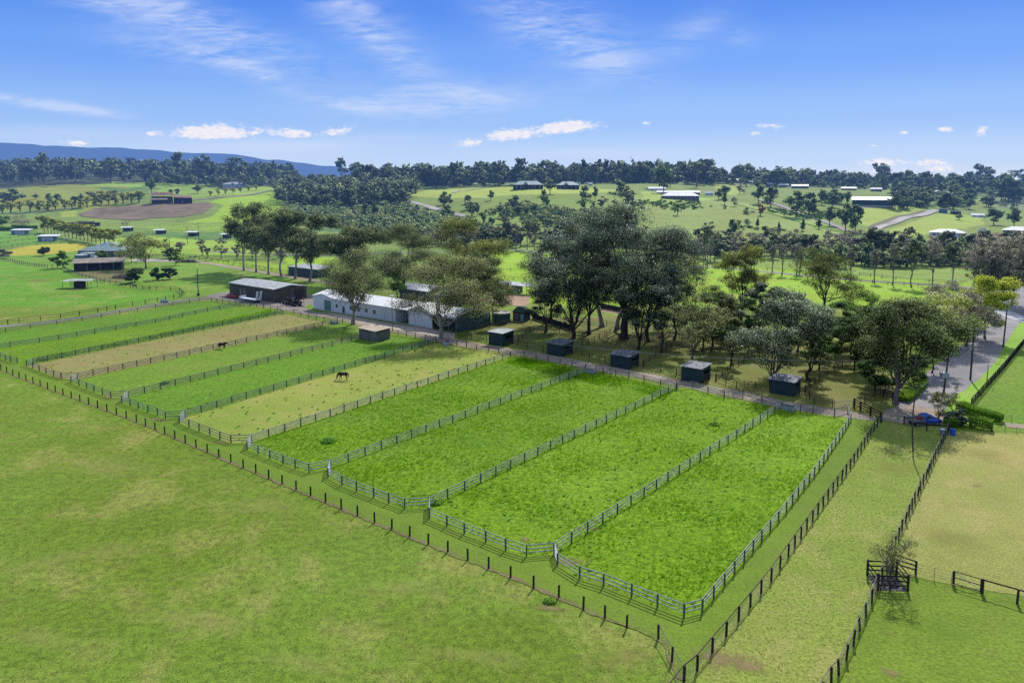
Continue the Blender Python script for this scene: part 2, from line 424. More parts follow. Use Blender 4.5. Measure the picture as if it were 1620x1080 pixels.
# ================================================================== ground
def inpoly(px, py, poly):
    r = np.zeros(px.shape, bool); n = len(poly)
    for i in range(n):
        x0, y0 = poly[i]; x1, y1 = poly[(i + 1) % n]
        if y0 == y1: continue
        c = ((y0 > py) != (y1 > py)) & (px < (x1 - x0) * (py - y0) / (y1 - y0) + x0)
        r ^= c
    return r

ZONES = [  # fields as photo outlines, sRGB colour; painted in order onto the terrain
 ([(-900, 300), (2600, 300), (2600, 600), (-900, 600)], (104, 134, 56)),
 ([(-900, 250), (2600, 250), (2600, 392), (-900, 392)], (110, 132, 62)),
 ([(-900, 250), (660, 250), (660, 300), (-900, 297)], (62, 74, 52)),
 # left hillside
 ([(-60, 300), (25, 298), (110, 292), (180, 290), (240, 296), (200, 318), (170, 336), (-60, 352)], (132, 142, 56)),
 ([(120, 293), (180, 288), (345, 292), (345, 299), (200, 296)], (132, 164, 66)),
 ([(150, 297), (232, 296), (232, 304), (180, 304)], (84, 118, 56)),
 ([(250, 296), (345, 294), (335, 312), (305, 314), (250, 312)], (122, 152, 62)),
 ([(-200, 336), (120, 330), (230, 352), (330, 352), (420, 352), (420, 372), (200, 368), (100, 362), (-200, 366)], (112, 138, 62)),
 ([(230, 358), (420, 352), (440, 362), (420, 372), (240, 368)], (122, 152, 58)),
 ([(180, 366), (430, 368), (430, 383), (200, 378)], (84, 122, 60)),
 ([(95, 336), (125, 334), (122, 342), (98, 344)], (146, 164, 62)),
 ([(295, 352), (330, 344), (355, 326), (330, 318), (400, 306), (450, 300), (476, 308), (450, 322), (420, 350)], (136, 170, 44)),
 ([(345, 300), (420, 295), (470, 303), (400, 306), (320, 312)], (136, 164, 66)),
 ([(-300, 362), (60, 366), (150, 388), (50, 390), (-300, 400)], (96, 142, 56)),
 ([(13, 396), (50, 389), (90, 386), (141, 386), (125, 398), (78, 404), (15, 406)], (172, 166, 60)),
 ([(-300, 400), (15, 405), (78, 403), (121, 398), (150, 412), (125, 436), (99, 424), (0, 411), (-300, 402)], (108, 152, 54)),
 ([(-400, 411), (0, 411), (40, 419), (99, 424), (125, 437), (165, 447), (206, 455), (250, 459), (290, 464), (284, 472), (200, 487), (110, 502), (0, 514), (-400, 556)], (104, 154, 44)),
 ([(150, 385), (215, 372), (300, 378), (430, 384), (430, 404), (300, 404), (200, 398)], (138, 172, 62)),
 ([(305, 408), (400, 414), (457, 420), (455, 433), (400, 424), (340, 416)], (138, 176, 46)),
 ([(440, 406), (530, 406), (540, 432), (505, 430), (456, 418)], (146, 186, 46)),
 ([(120, 440), (200, 412), (330, 414), (400, 426), (520, 446), (500, 470), (380, 462), (350, 466), (300, 472), (292, 462), (280, 459), (206, 454)], (112, 152, 52)),
 # centre
 ([(640, 310), (680, 301), (790, 296), (860, 296), (1000, 300), (1000, 310), (880, 306), (780, 312), (700, 314)], (152, 168, 74)),
 ([(780, 310), (1010, 302), (1010, 385), (780, 385)], (116, 140, 66)),
 ([(480, 326), (650, 330), (760, 352), (760, 380), (480, 365)], (80, 112, 66)),
 ([(780, 398), (870, 400), (1110, 412), (1360, 428), (1500, 442), (1560, 452), (1560, 500), (1300, 500), (1100, 500), (860, 480), (760, 470)], (146, 186, 46)),
 ([(780, 385), (1110, 398), (1360, 408), (1560, 424), (1560, 450), (1360, 436), (1110, 415), (780, 396)], (128, 158, 70)),
 # right hill
 ([(1000, 310), (1130, 312), (1200, 322), (1300, 345), (1330, 372), (1180, 385), (1000, 380)], (122, 142, 72)),
 ([(1015, 302), (1050, 302), (1140, 316), (1070, 320), (1015, 316)], (140, 164, 76)),
 ([(1128, 291), (1172, 290), (1172, 309), (1140, 306)], (144, 160, 78)),
 ([(1140, 320), (1190, 322), (1330, 362), (1330, 368), (1180, 328)], (132, 150, 84)),
 ([(1360, 330), (1400, 325), (1440, 326), (1475, 334), (1385, 362), (1358, 352)], (140, 160, 68)),
 ([(1394, 369), (1470, 340), (1500, 336), (1556, 344), (1555, 356), (1500, 366), (1450, 374), (1400, 376)], (140, 160, 68)),
 ([(1366, 325), (1412, 324), (1412, 329), (1366, 329)], (124, 120, 112)),
 ([(1458, 309), (1500, 307), (1548, 316), (1544, 322), (1500, 320)], (134, 158, 76)),
 ([(1560, 300), (1700, 296), (1700, 336), (1580, 330)], (112, 126, 92)),
 ([(1475, 372), (1620, 366), (1620, 380), (1475, 380)], (120, 106, 96)),
 ([(1300, 355), (1334, 366), (1330, 378), (1270, 376)], (126, 150, 72)),
]
def build_ground():
    us = np.arange(-1000, 2661, 5.0)
    ys = np.concatenate([np.linspace(6, 56, 6), np.geomspace(60, 398, 70), np.geomspace(400, 2600, 330), np.geomspace(2680, 21000, 36)])
    U, Y = np.meshgrid(us, ys); X = (U - CX) / F * Y; Z = ter(X, Y)
    px, py = project(X, Y, Z)
    cols = np.zeros(U.shape + (4,), np.float32); cols[..., 3] = 1
    cols[..., :3] = lin((116, 145, 50))
    jx = px + 2.2 * np.sin(X * .11 + Y * .05); jy = py + .7 * np.sin(X * .07 - Y * .06)
    for poly, c in ZONES:
        m = inpoly(jx, jy, poly) & (Y > 240)
        cols[m, :3] = lin(c)
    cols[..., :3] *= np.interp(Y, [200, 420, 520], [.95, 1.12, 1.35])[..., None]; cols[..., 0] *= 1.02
    n, m = U.shape
    idx = np.arange(n * m).reshape(n, m)
    f = np.stack([idx[:-1, :-1], idx[:-1, 1:], idx[1:, 1:], idx[1:, :-1]], -1).reshape(-1, 4)
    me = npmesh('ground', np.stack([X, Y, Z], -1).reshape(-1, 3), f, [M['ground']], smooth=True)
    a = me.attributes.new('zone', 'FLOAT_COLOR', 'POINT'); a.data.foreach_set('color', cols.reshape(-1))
    o = link('ground', me); tag(o, 'green grass paddocks and rolling farm hills', kind='structure')
    return o
M['ground'] = grass('pasture_ground', (112, 136, 50), (246, 240, 224), dry=(158, 148, 86), dry_amt=.42, attr=True, fine=6.0, contrast=.55, mound=.25, stripes=(.07, -.62, .06))

_lay = [0.006]
def sheet(name, poly, mat, z=None, label=None, world=False, seg=None):
    P = [np.array(p) for p in poly] if world else [W(*p) for p in poly]
    if z is None:
        _lay[0] += .0015; z = _lay[0]
    bm = bmesh.new(); vs = [bm.verts.new((p[0], p[1], z)) for p in P]; bm.faces.new(vs)
    bmesh.ops.triangulate(bm, faces=bm.faces[:]); bmesh.ops.recalc_face_normals(bm, faces=bm.faces[:])
    if bm.faces[0].normal.z < 0: bmesh.ops.reverse_faces(bm, faces=bm.faces[:])
    me = bpy.data.meshes.new(name); bm.to_mesh(me); bm.free(); me.materials.append(mat)
    o = link(name, me); tag(o, label, kind='structure'); return o

def smooth_line(pts, step):
    P = [np.array(p, float) for p in pts]; out = []
    for i in range(len(P) - 1):
        p0 = P[max(i-1, 0)]; p1 = P[i]; p2 = P[i+1]; p3 = P[min(i+2, len(P)-1)]
        n = max(1, int(np.linalg.norm(p2 - p1) / step))
        for k in range(n):
            t = k / n
            out.append(.5*((2*p1) + (-p0+p2)*t + (2*p0-5*p1+4*p2-p3)*t*t + (-p0+3*p1-3*p2+p3)*t**3))
    out.append(P[-1]); return np.array(out)

def strip(name, px, width, mat, label=None, lift=None, step=4.0, rag=.0, flat=False, seed=1):
    rng = np.random.default_rng(seed)
    P = [(W(*p) if flat else G(*p)[:2]) for p in px]
    if lift is None:
        _lay[0] += .0015; lift = _lay[0]
    C = smooth_line(P, step); T = np.gradient(C, axis=0); T /= np.linalg.norm(T, axis=1)[:, None] + 1e-9
    Nn = np.stack([-T[:, 1], T[:, 0]], 1)
    w = np.interp(np.linspace(0, 1, len(C)), np.linspace(0, 1, len(width)), width) if hasattr(width, '__len__') else np.full(len(C), width)
    k = 4; V = []
    for j in range(k + 1):
        o = (j / k - .5) * w
        if j in (0, k): o = o + rng.uniform(-rag, rag, len(C))
        q = C + Nn * o[:, None]
        z = ter(q[:, 0], q[:, 1]); V.append(np.concatenate([q, (z + lift)[:, None]], 1))
    V = np.stack(V, 1); n = len(C); idx = np.arange(n * (k+1)).reshape(n, k+1)
    f = np.stack([idx[:-1, :-1], idx[:-1, 1:], idx[1:, 1:], idx[1:, :-1]], -1).reshape(-1, 4)[:, ::-1]
    o = link(name, npmesh(name, V.reshape(-1, 3), f, mat, smooth=True)); tag(o, label, kind='structure'); return o

def drape(name, poly, mat, label=None, lift=.35, step=4.0):
    P = np.array([G(*p)[:2] for p in poly])
    bm = bmesh.new(); bm.faces.new([bm.verts.new((p[0], p[1], 0)) for p in P])
    for ax in (0, 1):
        a, b = P[:, ax].min(), P[:, ax].max()
        for c in np.arange(a + step, b, step):
            co = [0, 0, 0]; no = [0, 0, 0]; co[ax] = c; no[ax] = 1
            bmesh.ops.bisect_plane(bm, geom=bm.verts[:] + bm.edges[:] + bm.faces[:], plane_co=co, plane_no=no)
    for v in bm.verts: v.co.z = float(ter(v.co.x, v.co.y)) + lift
    bmesh.ops.recalc_face_normals(bm, faces=bm.faces[:])
    if sum(f.normal.z for f in bm.faces) < 0: bmesh.ops.reverse_faces(bm, faces=bm.faces[:])
    me = bpy.data.meshes.new(name); bm.to_mesh(me); bm.free(); me.materials.append(mat)
    me.polygons.foreach_set('use_smooth', [True] * len(me.polygons))
    o = link(name, me); tag(o, label, kind='structure'); return o

build_ground()
# ---- grass materials of the flat paddocks
g_lush  = grass('lush_paddock_grass', (112, 148, 24), (122, 158, 36), dry=(132, 162, 48), dry_amt=.35, k=.64, fine=2.4, contrast=.42, dark=(90, 128, 26), bump=.16, mound=2.2)
g_lush2 = grass('bright_paddock_grass', (114, 150, 28), (104, 140, 30), dry=(132, 160, 56), dry_amt=.45, k=.64, fine=3.6, contrast=.42, dark=(80, 120, 30), bump=.16, mound=2.4)
g_mid   = grass('grazed_paddock_grass', (108, 142, 44), (116, 146, 48), dry=(132, 142, 66), dry_amt=.4, k=.64, fine=2.6, contrast=.42, mound=.8)
g_midl  = grass('green_paddock_grass', (108, 152, 40), (102, 144, 38), dry=(126, 150, 56), dry_amt=.4, k=.56, fine=2.4, contrast=.45, mound=1.2)
g_tan   = grass('eaten_down_grass', (134, 145, 64), (122, 140, 56), dry=(154, 146, 84), dry_amt=.55, fine=2.6, contrast=.42, k=0.74)
g_brown = grass('bare_brown_paddock', (142, 136, 82), (130, 131, 72), dry=(154, 134, 92), dry_amt=.5, k=.7, fine=2.6, contrast=.42, dark=(118, 110, 58))
g_verge = grass('mown_verge_grass', (112, 138, 44), (102, 130, 42), k=.66, dry=(120, 136, 60), dry_amt=.3, fine=3.2, contrast=.34)
g_front = grass('foreground_grass', (114, 138, 48), (102, 128, 44), dry=(152, 142, 84), dry_amt=.5, fine=3.0, contrast=.55, k=0.8)
g_right = grass('right_strip_grass', (126, 139, 61), (116, 134, 54), dry=(150, 146, 84), dry_amt=.5, fine=3.2, contrast=.5, k=0.76)
g_straw = grass('straw_grass', (152, 150, 82), (140, 146, 74), dry=(170, 158, 100), dry_amt=.6, fine=5.0, contrast=.6, k=0.7)
g_low   = grass('damp_green_grass', (112, 134, 44), (100, 124, 40), k=.7, dry=(126, 138, 62), dry_amt=.35, fine=3.0, contrast=.5)
g_road  = grass('bright_verge_grass', (128, 164, 58), (118, 156, 54), dry=(146, 160, 76), dry_amt=.4, fine=2.8, contrast=.4)
g_yard  = grass('tree_yard_grass', (108, 122, 54), (122, 126, 62), dry=(140, 128, 84), dry_amt=.6, k=.62, fine=2.4, contrast=.45)  # grass colour darkened to carry the tree shade over the yards
m_lane  = grass('gravel_lane', (152, 136, 122), (132, 122, 114), dry=(122, 126, 84), dry_amt=.35, fine=3.5, contrast=.3, mid=.6, k=.8)
m_lane2 = grass('grey_gravel_lane', (138, 134, 126), (124, 124, 116), dry=(116, 130, 80), dry_amt=.25, fine=3.5, contrast=.25, mid=.6, k=0.66)
m_yard  = grass('dirt_yard', (134, 124, 116), (118, 110, 104), dry=(104, 112, 78), dry_amt=.3, fine=3.0, contrast=.3)
m_dirt  = grass('bare_red_dirt', (128, 116, 86), (116, 108, 74), dry=(108, 124, 52), dry_amt=.95, k=.66, fine=3.0, contrast=.45)
m_sand  = grass('brown_arena_sand', (164, 136, 114), (150, 124, 104), fine=2.0, contrast=.18)
m_road  = grass('worn_asphalt', (146, 142, 142), (130, 127, 128), dry=(164, 158, 154), dry_amt=.5, k=.68, fine=4.0, contrast=.2, mid=.2, bump=.01)
m_road2 = grass('pale_asphalt', (186, 186, 188), (170, 170, 172), k=0.66, fine=4.0, contrast=.12, bump=.01)
m_plow  = grass('ploughed_soil', (124, 108, 86), (106, 92, 74), dry=(152, 130, 110), dry_amt=.6, fine=.8, contrast=.3, stripes=(.09, .55, .5))
m_hroad = grass('pale_hill_track', (186, 178, 172), (160, 152, 146), fine=1.0, contrast=.15, k=0.66)
m_hroad2= grass('grey_hill_track', (148, 142, 134), (124, 120, 108), fine=1.0, contrast=.2, k=0.66)
m_embank= grass('track_embankment', (112, 108, 82), (98, 98, 70), fine=1.0, contrast=.3)

# ---- the paddock fence junctions, as read off the photograph (base of posts)
J = {'A': ((877, 876), (833, 880), (882, 893)), 'C': ((680, 802), (640, 805), (679, 820)), 'D': ((523, 741), (489, 748), (519, 755)),
     'E': ((398, 700), (365.5, 701), (391, 711)), 'F': ((292.6, 660), (262, 663), (284, 669)), 'G': ((203, 628.5), (175.5, 630), (193, 637)),
     'H': ((122.5, 600), (97, 599), (112.5, 605)), 'I': ((52.5, 576), (27.5, 574.5), (42, 578.5))}
BACK = {'A': (1236, 647), 'C': (1069.5, 616), 'D': (926, 589.5), 'E': (807.5, 564.5), 'F': (690, 542), 'G': (570, 536.5), 'H': (524, 513), 'I': (448, 497),
        'J': (380, 485), 'K': (335, 476)}
sheet('verge_grass', [(-140, 520), (0, 560), (-60, 575), (216, 667.5), (619, 835), (884, 945), (1041, 1009), (1085, 1076), (1394, 668), (1360, 650), (1300, 652), (1069, 617), (807, 566), (560, 536), (300, 500)], g_verge, label='mown grass verge between the wire fence and the paddocks')
def paddock(name, pts, mat): return sheet('paddock_grass', pts, mat, label=name)
paddock('bright green paddock nearest the front corner', [J['A'][0], J['A'][2], (1040, 959), (1082, 976), (1111, 968), (1146, 926), (1205, 856), (1296, 743), (1346, 666), (1341, 652), (1290, 653), BACK['A']], g_lush)
paddock('second bright green paddock from the front corner', [J['C'][0], J['C'][2], J['A'][1], J['A'][0], BACK['A'], (1146, 629), (1090, 613), BACK['C']], g_lush)
paddock('third bright green paddock', [J['D'][0], J['D'][2], J['C'][1], J['C'][0], BACK['C'], (1019, 604), (954, 590.5), BACK['D']], g_lush2)
paddock('fourth bright green paddock with weeds', [J['E'][0], J['E'][2], J['D'][1], J['D'][0], BACK['D'], (886, 576.5), (829, 564.5), BACK['E']], g_lush2)
paddock('eaten down olive paddock with the grazing horse', [J['F'][0], J['F'][2], J['E'][1], J['E'][0], BACK['E'], (754, 553.5), BACK['F']], g_tan)
paddock('green paddock behind the grazing horse', [J['G'][0], J['G'][2], J['F'][1], J['F'][0], BACK['F'], (657, 534.5), (630, 530.5), BACK['G']], g_midl)
paddock('olive green paddock beside the bare brown one', [J['H'][0], J['H'][2], J['G'][1], J['G'][0], BACK['G'], (556, 513.5), BACK['H']], g_mid)
paddock('bare brown paddock with the standing horse', [J['I'][0], J['I'][2], J['H'][1], J['H'][0], BACK['H'], (476, 500.5), BACK['I']], g_brown)
paddock('lush paddock beyond the bare brown one', [(-75, 556), (0, 566.5), J['I'][1], J['I'][0], BACK['I'], (417, 487.5), BACK['J'], (246, 511), (62, 542.5), (0, 550)], g_lush2)
paddock('last green paddock beside the grey lane', [(-75, 556), (0, 550), (62, 542.5), (246, 511), BACK['J'], (352, 479.5), BACK['K'], (300, 479.5), (130, 508), (48, 519.5), (-75, 536)], g_midl)
sheet('right_field', [(1085, 1078), (1394, 668), (1445, 664), (1502, 681), (1427, 839), (1379, 954), (1303, 1095), (1240, 1200), (1000, 1200)], g_right, label='olive grass strip between the two dark fences')
sheet('straw_field', [(1502, 681), (1700, 690), (2600, 730), (2900, 1180), (1740, 962), (1506, 925), (1412, 905), (1427, 839)], g_straw, label='straw coloured field on the right')
sheet('low_field', [(1408, 906), (1506, 926), (1740, 966), (2900, 1190), (2900, 1300), (1180, 1300), (1303, 1095), (1379, 954)], g_low, label='green field in front of the brown gate')
sheet('right_paddock', [(1535, 645), (1620, 545), (1700, 470), (2000, 470), (2000, 690), (1590, 672)], g_mid, label='mown field beyond the dark paling fence')
sheet('road_verge', [(1470, 652), (1500, 640), (1540, 592), (1568, 563), (1598, 532), (1612, 511), (1700, 500), (1700, 474), (1620, 547), (1537, 646), (1590, 670), (1520, 676)], g_road, label='bright grass verge beside the road')
# lanes and yards
strip('gravel_lane', [(-80, 526), (0, 516.5), (48, 512.5), (130, 502), (217, 487), (290, 475.5), (330, 471.5), (365, 473), (400, 478)], 3.6, m_lane2, label='grey gravel lane along the back of the paddocks', flat=True, rag=.3)
strip('gravel_lane', [(395, 478), (450, 487), (500, 496), (540, 501.5), (600, 516), (650, 525), (700, 537), (760, 548), (830, 559), (880, 568.5), (930, 578.5), (1000, 591), (1060, 602), (1120, 615), (1180, 627), (1240, 640), (1300, 649), (1352, 656), (1385, 660)], [5, 5, 6, 7, 6, 5, 4.6, 4.6, 4.6, 5], m_lane, label='brown gravel lane past the horse shelters', flat=True, rag=.35, seed=3)
sheet('dirt_yard', [(322, 469), (352, 462), (420, 458), (480, 462), (500, 470), (497, 482), (520, 496), (500, 497), (440, 487), (395, 481), (345, 473)], m_yard, label='grey gravel yard around the brown barn')
sheet('yard_grass', [(481, 486), (493, 480), (496, 488), (520, 495), (500, 494)], g_midl, label='patch of grass beside the stable')
sheet('stable_apron', [(520, 495), (560, 502), (621, 512), (680, 520), (720, 527), (720, 537), (660, 527), (600, 516), (540, 503)], plain('apron_concrete', (186, 174, 158), (150, 140, 130), .6), label='concrete apron along the front of the stable')
sheet('tree_yards', [(728, 533), (760, 515), (830, 505), (1000, 500), (1200, 520), (1345, 560), (1420, 600), (1440, 640), (1395, 662), (1352, 652), (1240, 634), (1120, 608), (1000, 585), (880, 563)], g_yard, label='shaded grass yards under the gum trees')
sheet('brown_arena', [(700, 455), (777, 463), (838, 468.5), (836, 482), (820, 484), (780, 479), (690, 470)], m_sand, label='brown sand riding arena')
sheet('brown_arena', [(952, 488), (1010, 488), (1010, 500), (952, 493)], m_sand, label='second brown sand yard behind the trees')
sheet('stable_yard', [(117, 431), (195, 427), (205, 440), (190, 447), (165, 445), (147, 440), (128, 435)], m_dirt, label='bare dirt yard in front of the old stable')
sheet('house_drive', [(200, 412), (225, 409), (280, 411), (320, 413), (318, 415), (270, 414), (215, 414)], m_hroad, label='pale gravel drive by the house')
strip('farm_track', [(312, 414), (340, 418), (380, 425), (430, 433), (480, 441), (530, 450)], 4.5, m_lane, label='brown track along the row of tall gums', flat=True, rag=.3, seed=5)
strip('dirt_strip', [(-70, 553), (10, 589), (60, 609), (216, 667.5), (385, 740), (468, 775), (592, 826.5), (708, 873), (773, 899), (884, 945), (957, 978), (1041, 1010), (1060, 1043), (1080, 1076)], .5, m_dirt, label='bare earth strip along the wire fence', flat=True, rag=.2, step=.6, seed=7)
strip('asphalt_road', [(1448, 666), (1456, 648), (1472, 625), (1500, 600), (1540, 565), (1577, 525), (1598, 497), (1612, 480)], [7, 8, 9.5, 8.5, 7, 6.6, 7, 9], m_road, label='worn grey asphalt road leaving the farm', flat=True, rag=.2, seed=9, step=3)
strip('cross_road', [(1572, 487), (1602, 500), (1640, 512), (1750, 540)], 6.0, m_road2, label='pale cross road at the top of the farm road', flat=True, step=4, lift=.12)
strip('cross_road', [(1602, 494), (1616, 476), (1640, 455), (1660, 440)], 9.0, m_road, label='road running on beyond the junction', flat=True, step=4, lift=.115)
strip('valley_road', [(330, 398), (520, 404), (804, 396), (833, 398), (1105, 421), (1137, 423), (1358, 443.5), (1472, 450), (1600, 462)], 5, m_hroad2, label='straight valley road beyond the bright fields', flat=True, step=8)
strip('farm_track', [(1590, 672), (1640, 677), (1750, 690)], 2.6, m_lane, label='gravel drive on the far right', flat=True)
sheet('ute_yard', [(1394, 664), (1402, 648), (1440, 640), (1500, 652), (1520, 668), (1485, 672), (1440, 672)], m_lane, label='gravel parking bay with the blue truck')
# hill tracks and the ploughed patch
drape('ploughed_field', [(124, 339), (150, 330), (200, 326), (255, 323.5), (300, 322.5), (326, 320), (338, 325), (322, 338), (288, 344), (240, 345), (215, 349), (170, 347), (130, 343)], m_plow, label='ploughed brown soil below the old barn')
strip('hill_track', [(-60, 341), (0, 339), (70, 334), (125, 329)], 6, m_hroad2, label='track below the round bushes', lift=.4, step=6)
strip('hill_track', [(300, 317), (330, 314.5), (370, 311), (410, 306), (446, 300)], 7, m_hroad2, label='farm track beside the old barn', lift=.5, step=6)
strip('hill_track', [(628, 312), (655, 321), (690, 331), (735, 343)], 6, m_hroad, label='pale dirt track down the wooded slope', lift=.5, step=5)
strip('hill_track', [(718, 305), (745, 300.5), (765, 299)], 6, m_hroad, label='pale track on the far green slope', lift=.5, step=5)
strip('hill_track', [(1199, 316), (1240, 328), (1275, 341), (1312, 354), (1340, 366)], 5, m_hroad, label='white driveway running down between dark trees', lift=.5, step=4)
strip('hill_track', [(1390, 371), (1386, 366), (1395, 359), (1430, 346), (1470, 337), (1482, 333)], [5, 6, 7, 7, 7, 7], m_hroad, label='grey driveway curving up to the green shed', lift=.6, step=4)
strip('embankment', [(1380, 361), (1400, 352), (1440, 341), (1468, 334)], 7, m_embank, label='bare bank above the curving driveway', lift=.5, step=4)
strip('hill_track', [(1392, 372), (1410, 376), (1432, 379.5)], 5, m_hroad, label='lower end of the grey driveway', lift=.5, step=4)
strip('hill_track', [(1160, 322), (1195, 331), (1250, 346), (1300, 360), (1340, 368)], 4, g_road, label='grassy track across the hill', lift=.4, step=4)

_wz = [.0]
def wear(px, py, rx, ry, mat, label, seed=0):
    P = W(px, py); rng = random.Random(seed + int(px)); n = 22; rings = 4; V = [(0, 0, 0)]; fd = [1.0]; Fq = []
    ph = [rng.uniform(0, 6.28) for _ in range(3)]
    for k in range(1, rings + 1):
        for i in range(n):
            a = 2*math.pi*i/n; r = k/rings*(1 + .18*math.sin(2*a+ph[0]) + .12*math.sin(3*a+ph[1]) + .08*math.sin(5*a+ph[2]))
            V.append((rx*r*math.cos(a), ry*r*math.sin(a), 0)); fd.append(1 - k/rings)
    Fq = [(0, 1+i, 1+(i+1) % n) for i in range(n)]
    for k in range(1, rings): Fq += [(1+(k-1)*n+i, 1+k*n+i, 1+k*n+(i+1) % n, 1+(k-1)*n+(i+1) % n) for i in range(n)]
    me = bpy.data.meshes.new('worn_patch'); me.from_pydata(V, [], Fq); me.materials.append(M[mat])
    at = me.attributes.new('fade', 'FLOAT', 'POINT'); at.data.foreach_set('value', fd); me.update()
    _wz[0] += .0008
    o = link('worn_patch', me, None, (P[0], P[1], _lay[0] + .003 + _wz[0]), rng.uniform(-.4, .4)); tag(o, label, kind='structure')
for px, py, rx, ry, m, lab in ((905, 888, 2.6, 1.6, 'wear_tan', 'worn earth inside the corner paddock gate'), (832, 854, 1.6, .9, 'wear_tan', 'small bare patch in the second paddock'), (938, 836, 1.2, .6, 'wear_tan', 'bare patch at the fence foot'),
    (1140, 1042, 3.2, 2.4, 'wear_tan', 'tan bare patch in the right strip'), (1185, 1052, 2.2, 1.8, 'wear_tan', 'second tan bare patch in the right strip'), (1412, 1065, 1.4, .9, 'wear_tan', 'tan bare patch in the low field'), (1545, 768, 1.1, .8, 'wear_tan', 'red bare ring in the straw field'), (1410, 1002, 1.0, .5, 'wear_straw', 'small dry patch in the low field'),
    (868, 962, 2.0, 1.0, 'wear_tan', 'dry patch by the leafy bush'), (990, 1040, 4.5, 2.0, 'wear_straw', 'dry patch near the corner'), (640, 930, 7, 3, 'wear_soft', 'dry streak in the front field'), (300, 980, 9, 3, 'wear_soft', 'dry streak in the front field'), (120, 880, 10, 3.4, 'wear_soft', 'dry streak in the front field'), (420, 800, 9, 4, 'wear_soft', 'dry streak in the front field'), (180, 740, 12, 5, 'wear_soft', 'dry streak in the front field'), (760, 1040, 7, 2.2, 'wear_soft', 'dry streak in the front field'), (480, 1050, 8, 2, 'wear_soft', 'dry streak in the front field'), (60, 1010, 8, 2.5, 'wear_soft', 'dry streak in the front field'),
   
    (770, 550, 3.0, 2.0, 'wear_tan', 'bare earth beside the first shelter'), (835, 557, 3.5, 1.6, 'wear_tan', 'bare earth between shelters'), (952, 577, 3.2, 1.8, 'wear_tan', 'bare earth beside the third shelter'), (1070, 600, 2.6, 1.6, 'wear_tan', 'bare earth beside the fourth shelter'), (1200, 618, 3, 1.6, 'wear_tan', 'bare earth beside the fifth shelter'), (1340, 612, 4, 3, 'wear_straw', 'dry patch in the right yard'), (1180, 590, 4, 3, 'wear_straw', 'dry patch in the yard'),
    (548, 604, 2.2, 1.2, 'wear_tan', 'trampled earth by the grazing horse'), (350, 700, 2.2, 1.2, 'wear_tan', 'worn earth in the paddock corner'), (250, 664, 2.6, 1.2, 'wear_tan', 'worn earth in the paddock corner'), (170, 628, 2.6, 1.2, 'wear_tan', 'worn earth in the paddock corner'), (95, 597, 3, 1.4, 'wear_tan', 'worn earth in the paddock corner'), (62, 444, 8, 6, 'wear_tan', 'bare patch in the left field'), (122, 459, 5, 2.4, 'wear_tan', 'bare earth under the field shelter'),
    (1420, 740, 5, 6, 'wear_straw', 'dry patch in the strip'), (1560, 720, 6, 4, 'wear_straw', 'dry patch in the straw field'), (1500, 850, 6, 4, 'wear_straw', 'dry patch in the straw field'), (1500, 1000, 5, 3, 'wear_green', 'fresh patch in the low field'), (760, 700, 7, 5, 'wear_green', 'lusher grass in the third paddock')):
    wear(px, py, rx, ry, m, lab, 1)
# ================================================================== fences
def resample(P, sp):
    out = [P[0]]
    for a, b in zip(P[:-1], P[1:]):
        L = np.linalg.norm(b - a); n = max(1, int(round(L / sp)))
        out += [a + (b - a) * k / n for k in range(1, n + 1)]
    return out
_pm = {}
def post_mesh(w, h, mat, rnd):
    key = (w, h, mat.name, rnd)
    if key not in _pm:
        mb = MB()
        if rnd: mb.cyl(0, 0, -.05, h, w * .5, w * .46, 8)
        else:
            mb.box(-w*.5, w*.5, -w*.5, w*.5, -.05, h - .03); mb.hexa([(-w*.5,-w*.5,h-.03),(w*.5,-w*.5,h-.03),(w*.5,w*.5,h-.03),(-w*.5,w*.5,h-.03)], [(-w*.3,-w*.3,h),(w*.3,-w*.3,h),(w*.3,w*.3,h),(-w*.3,w*.3,h)])
        _pm[key] = mb.mesh('post', mat)
    return _pm[key]
_frng = random.Random(5)
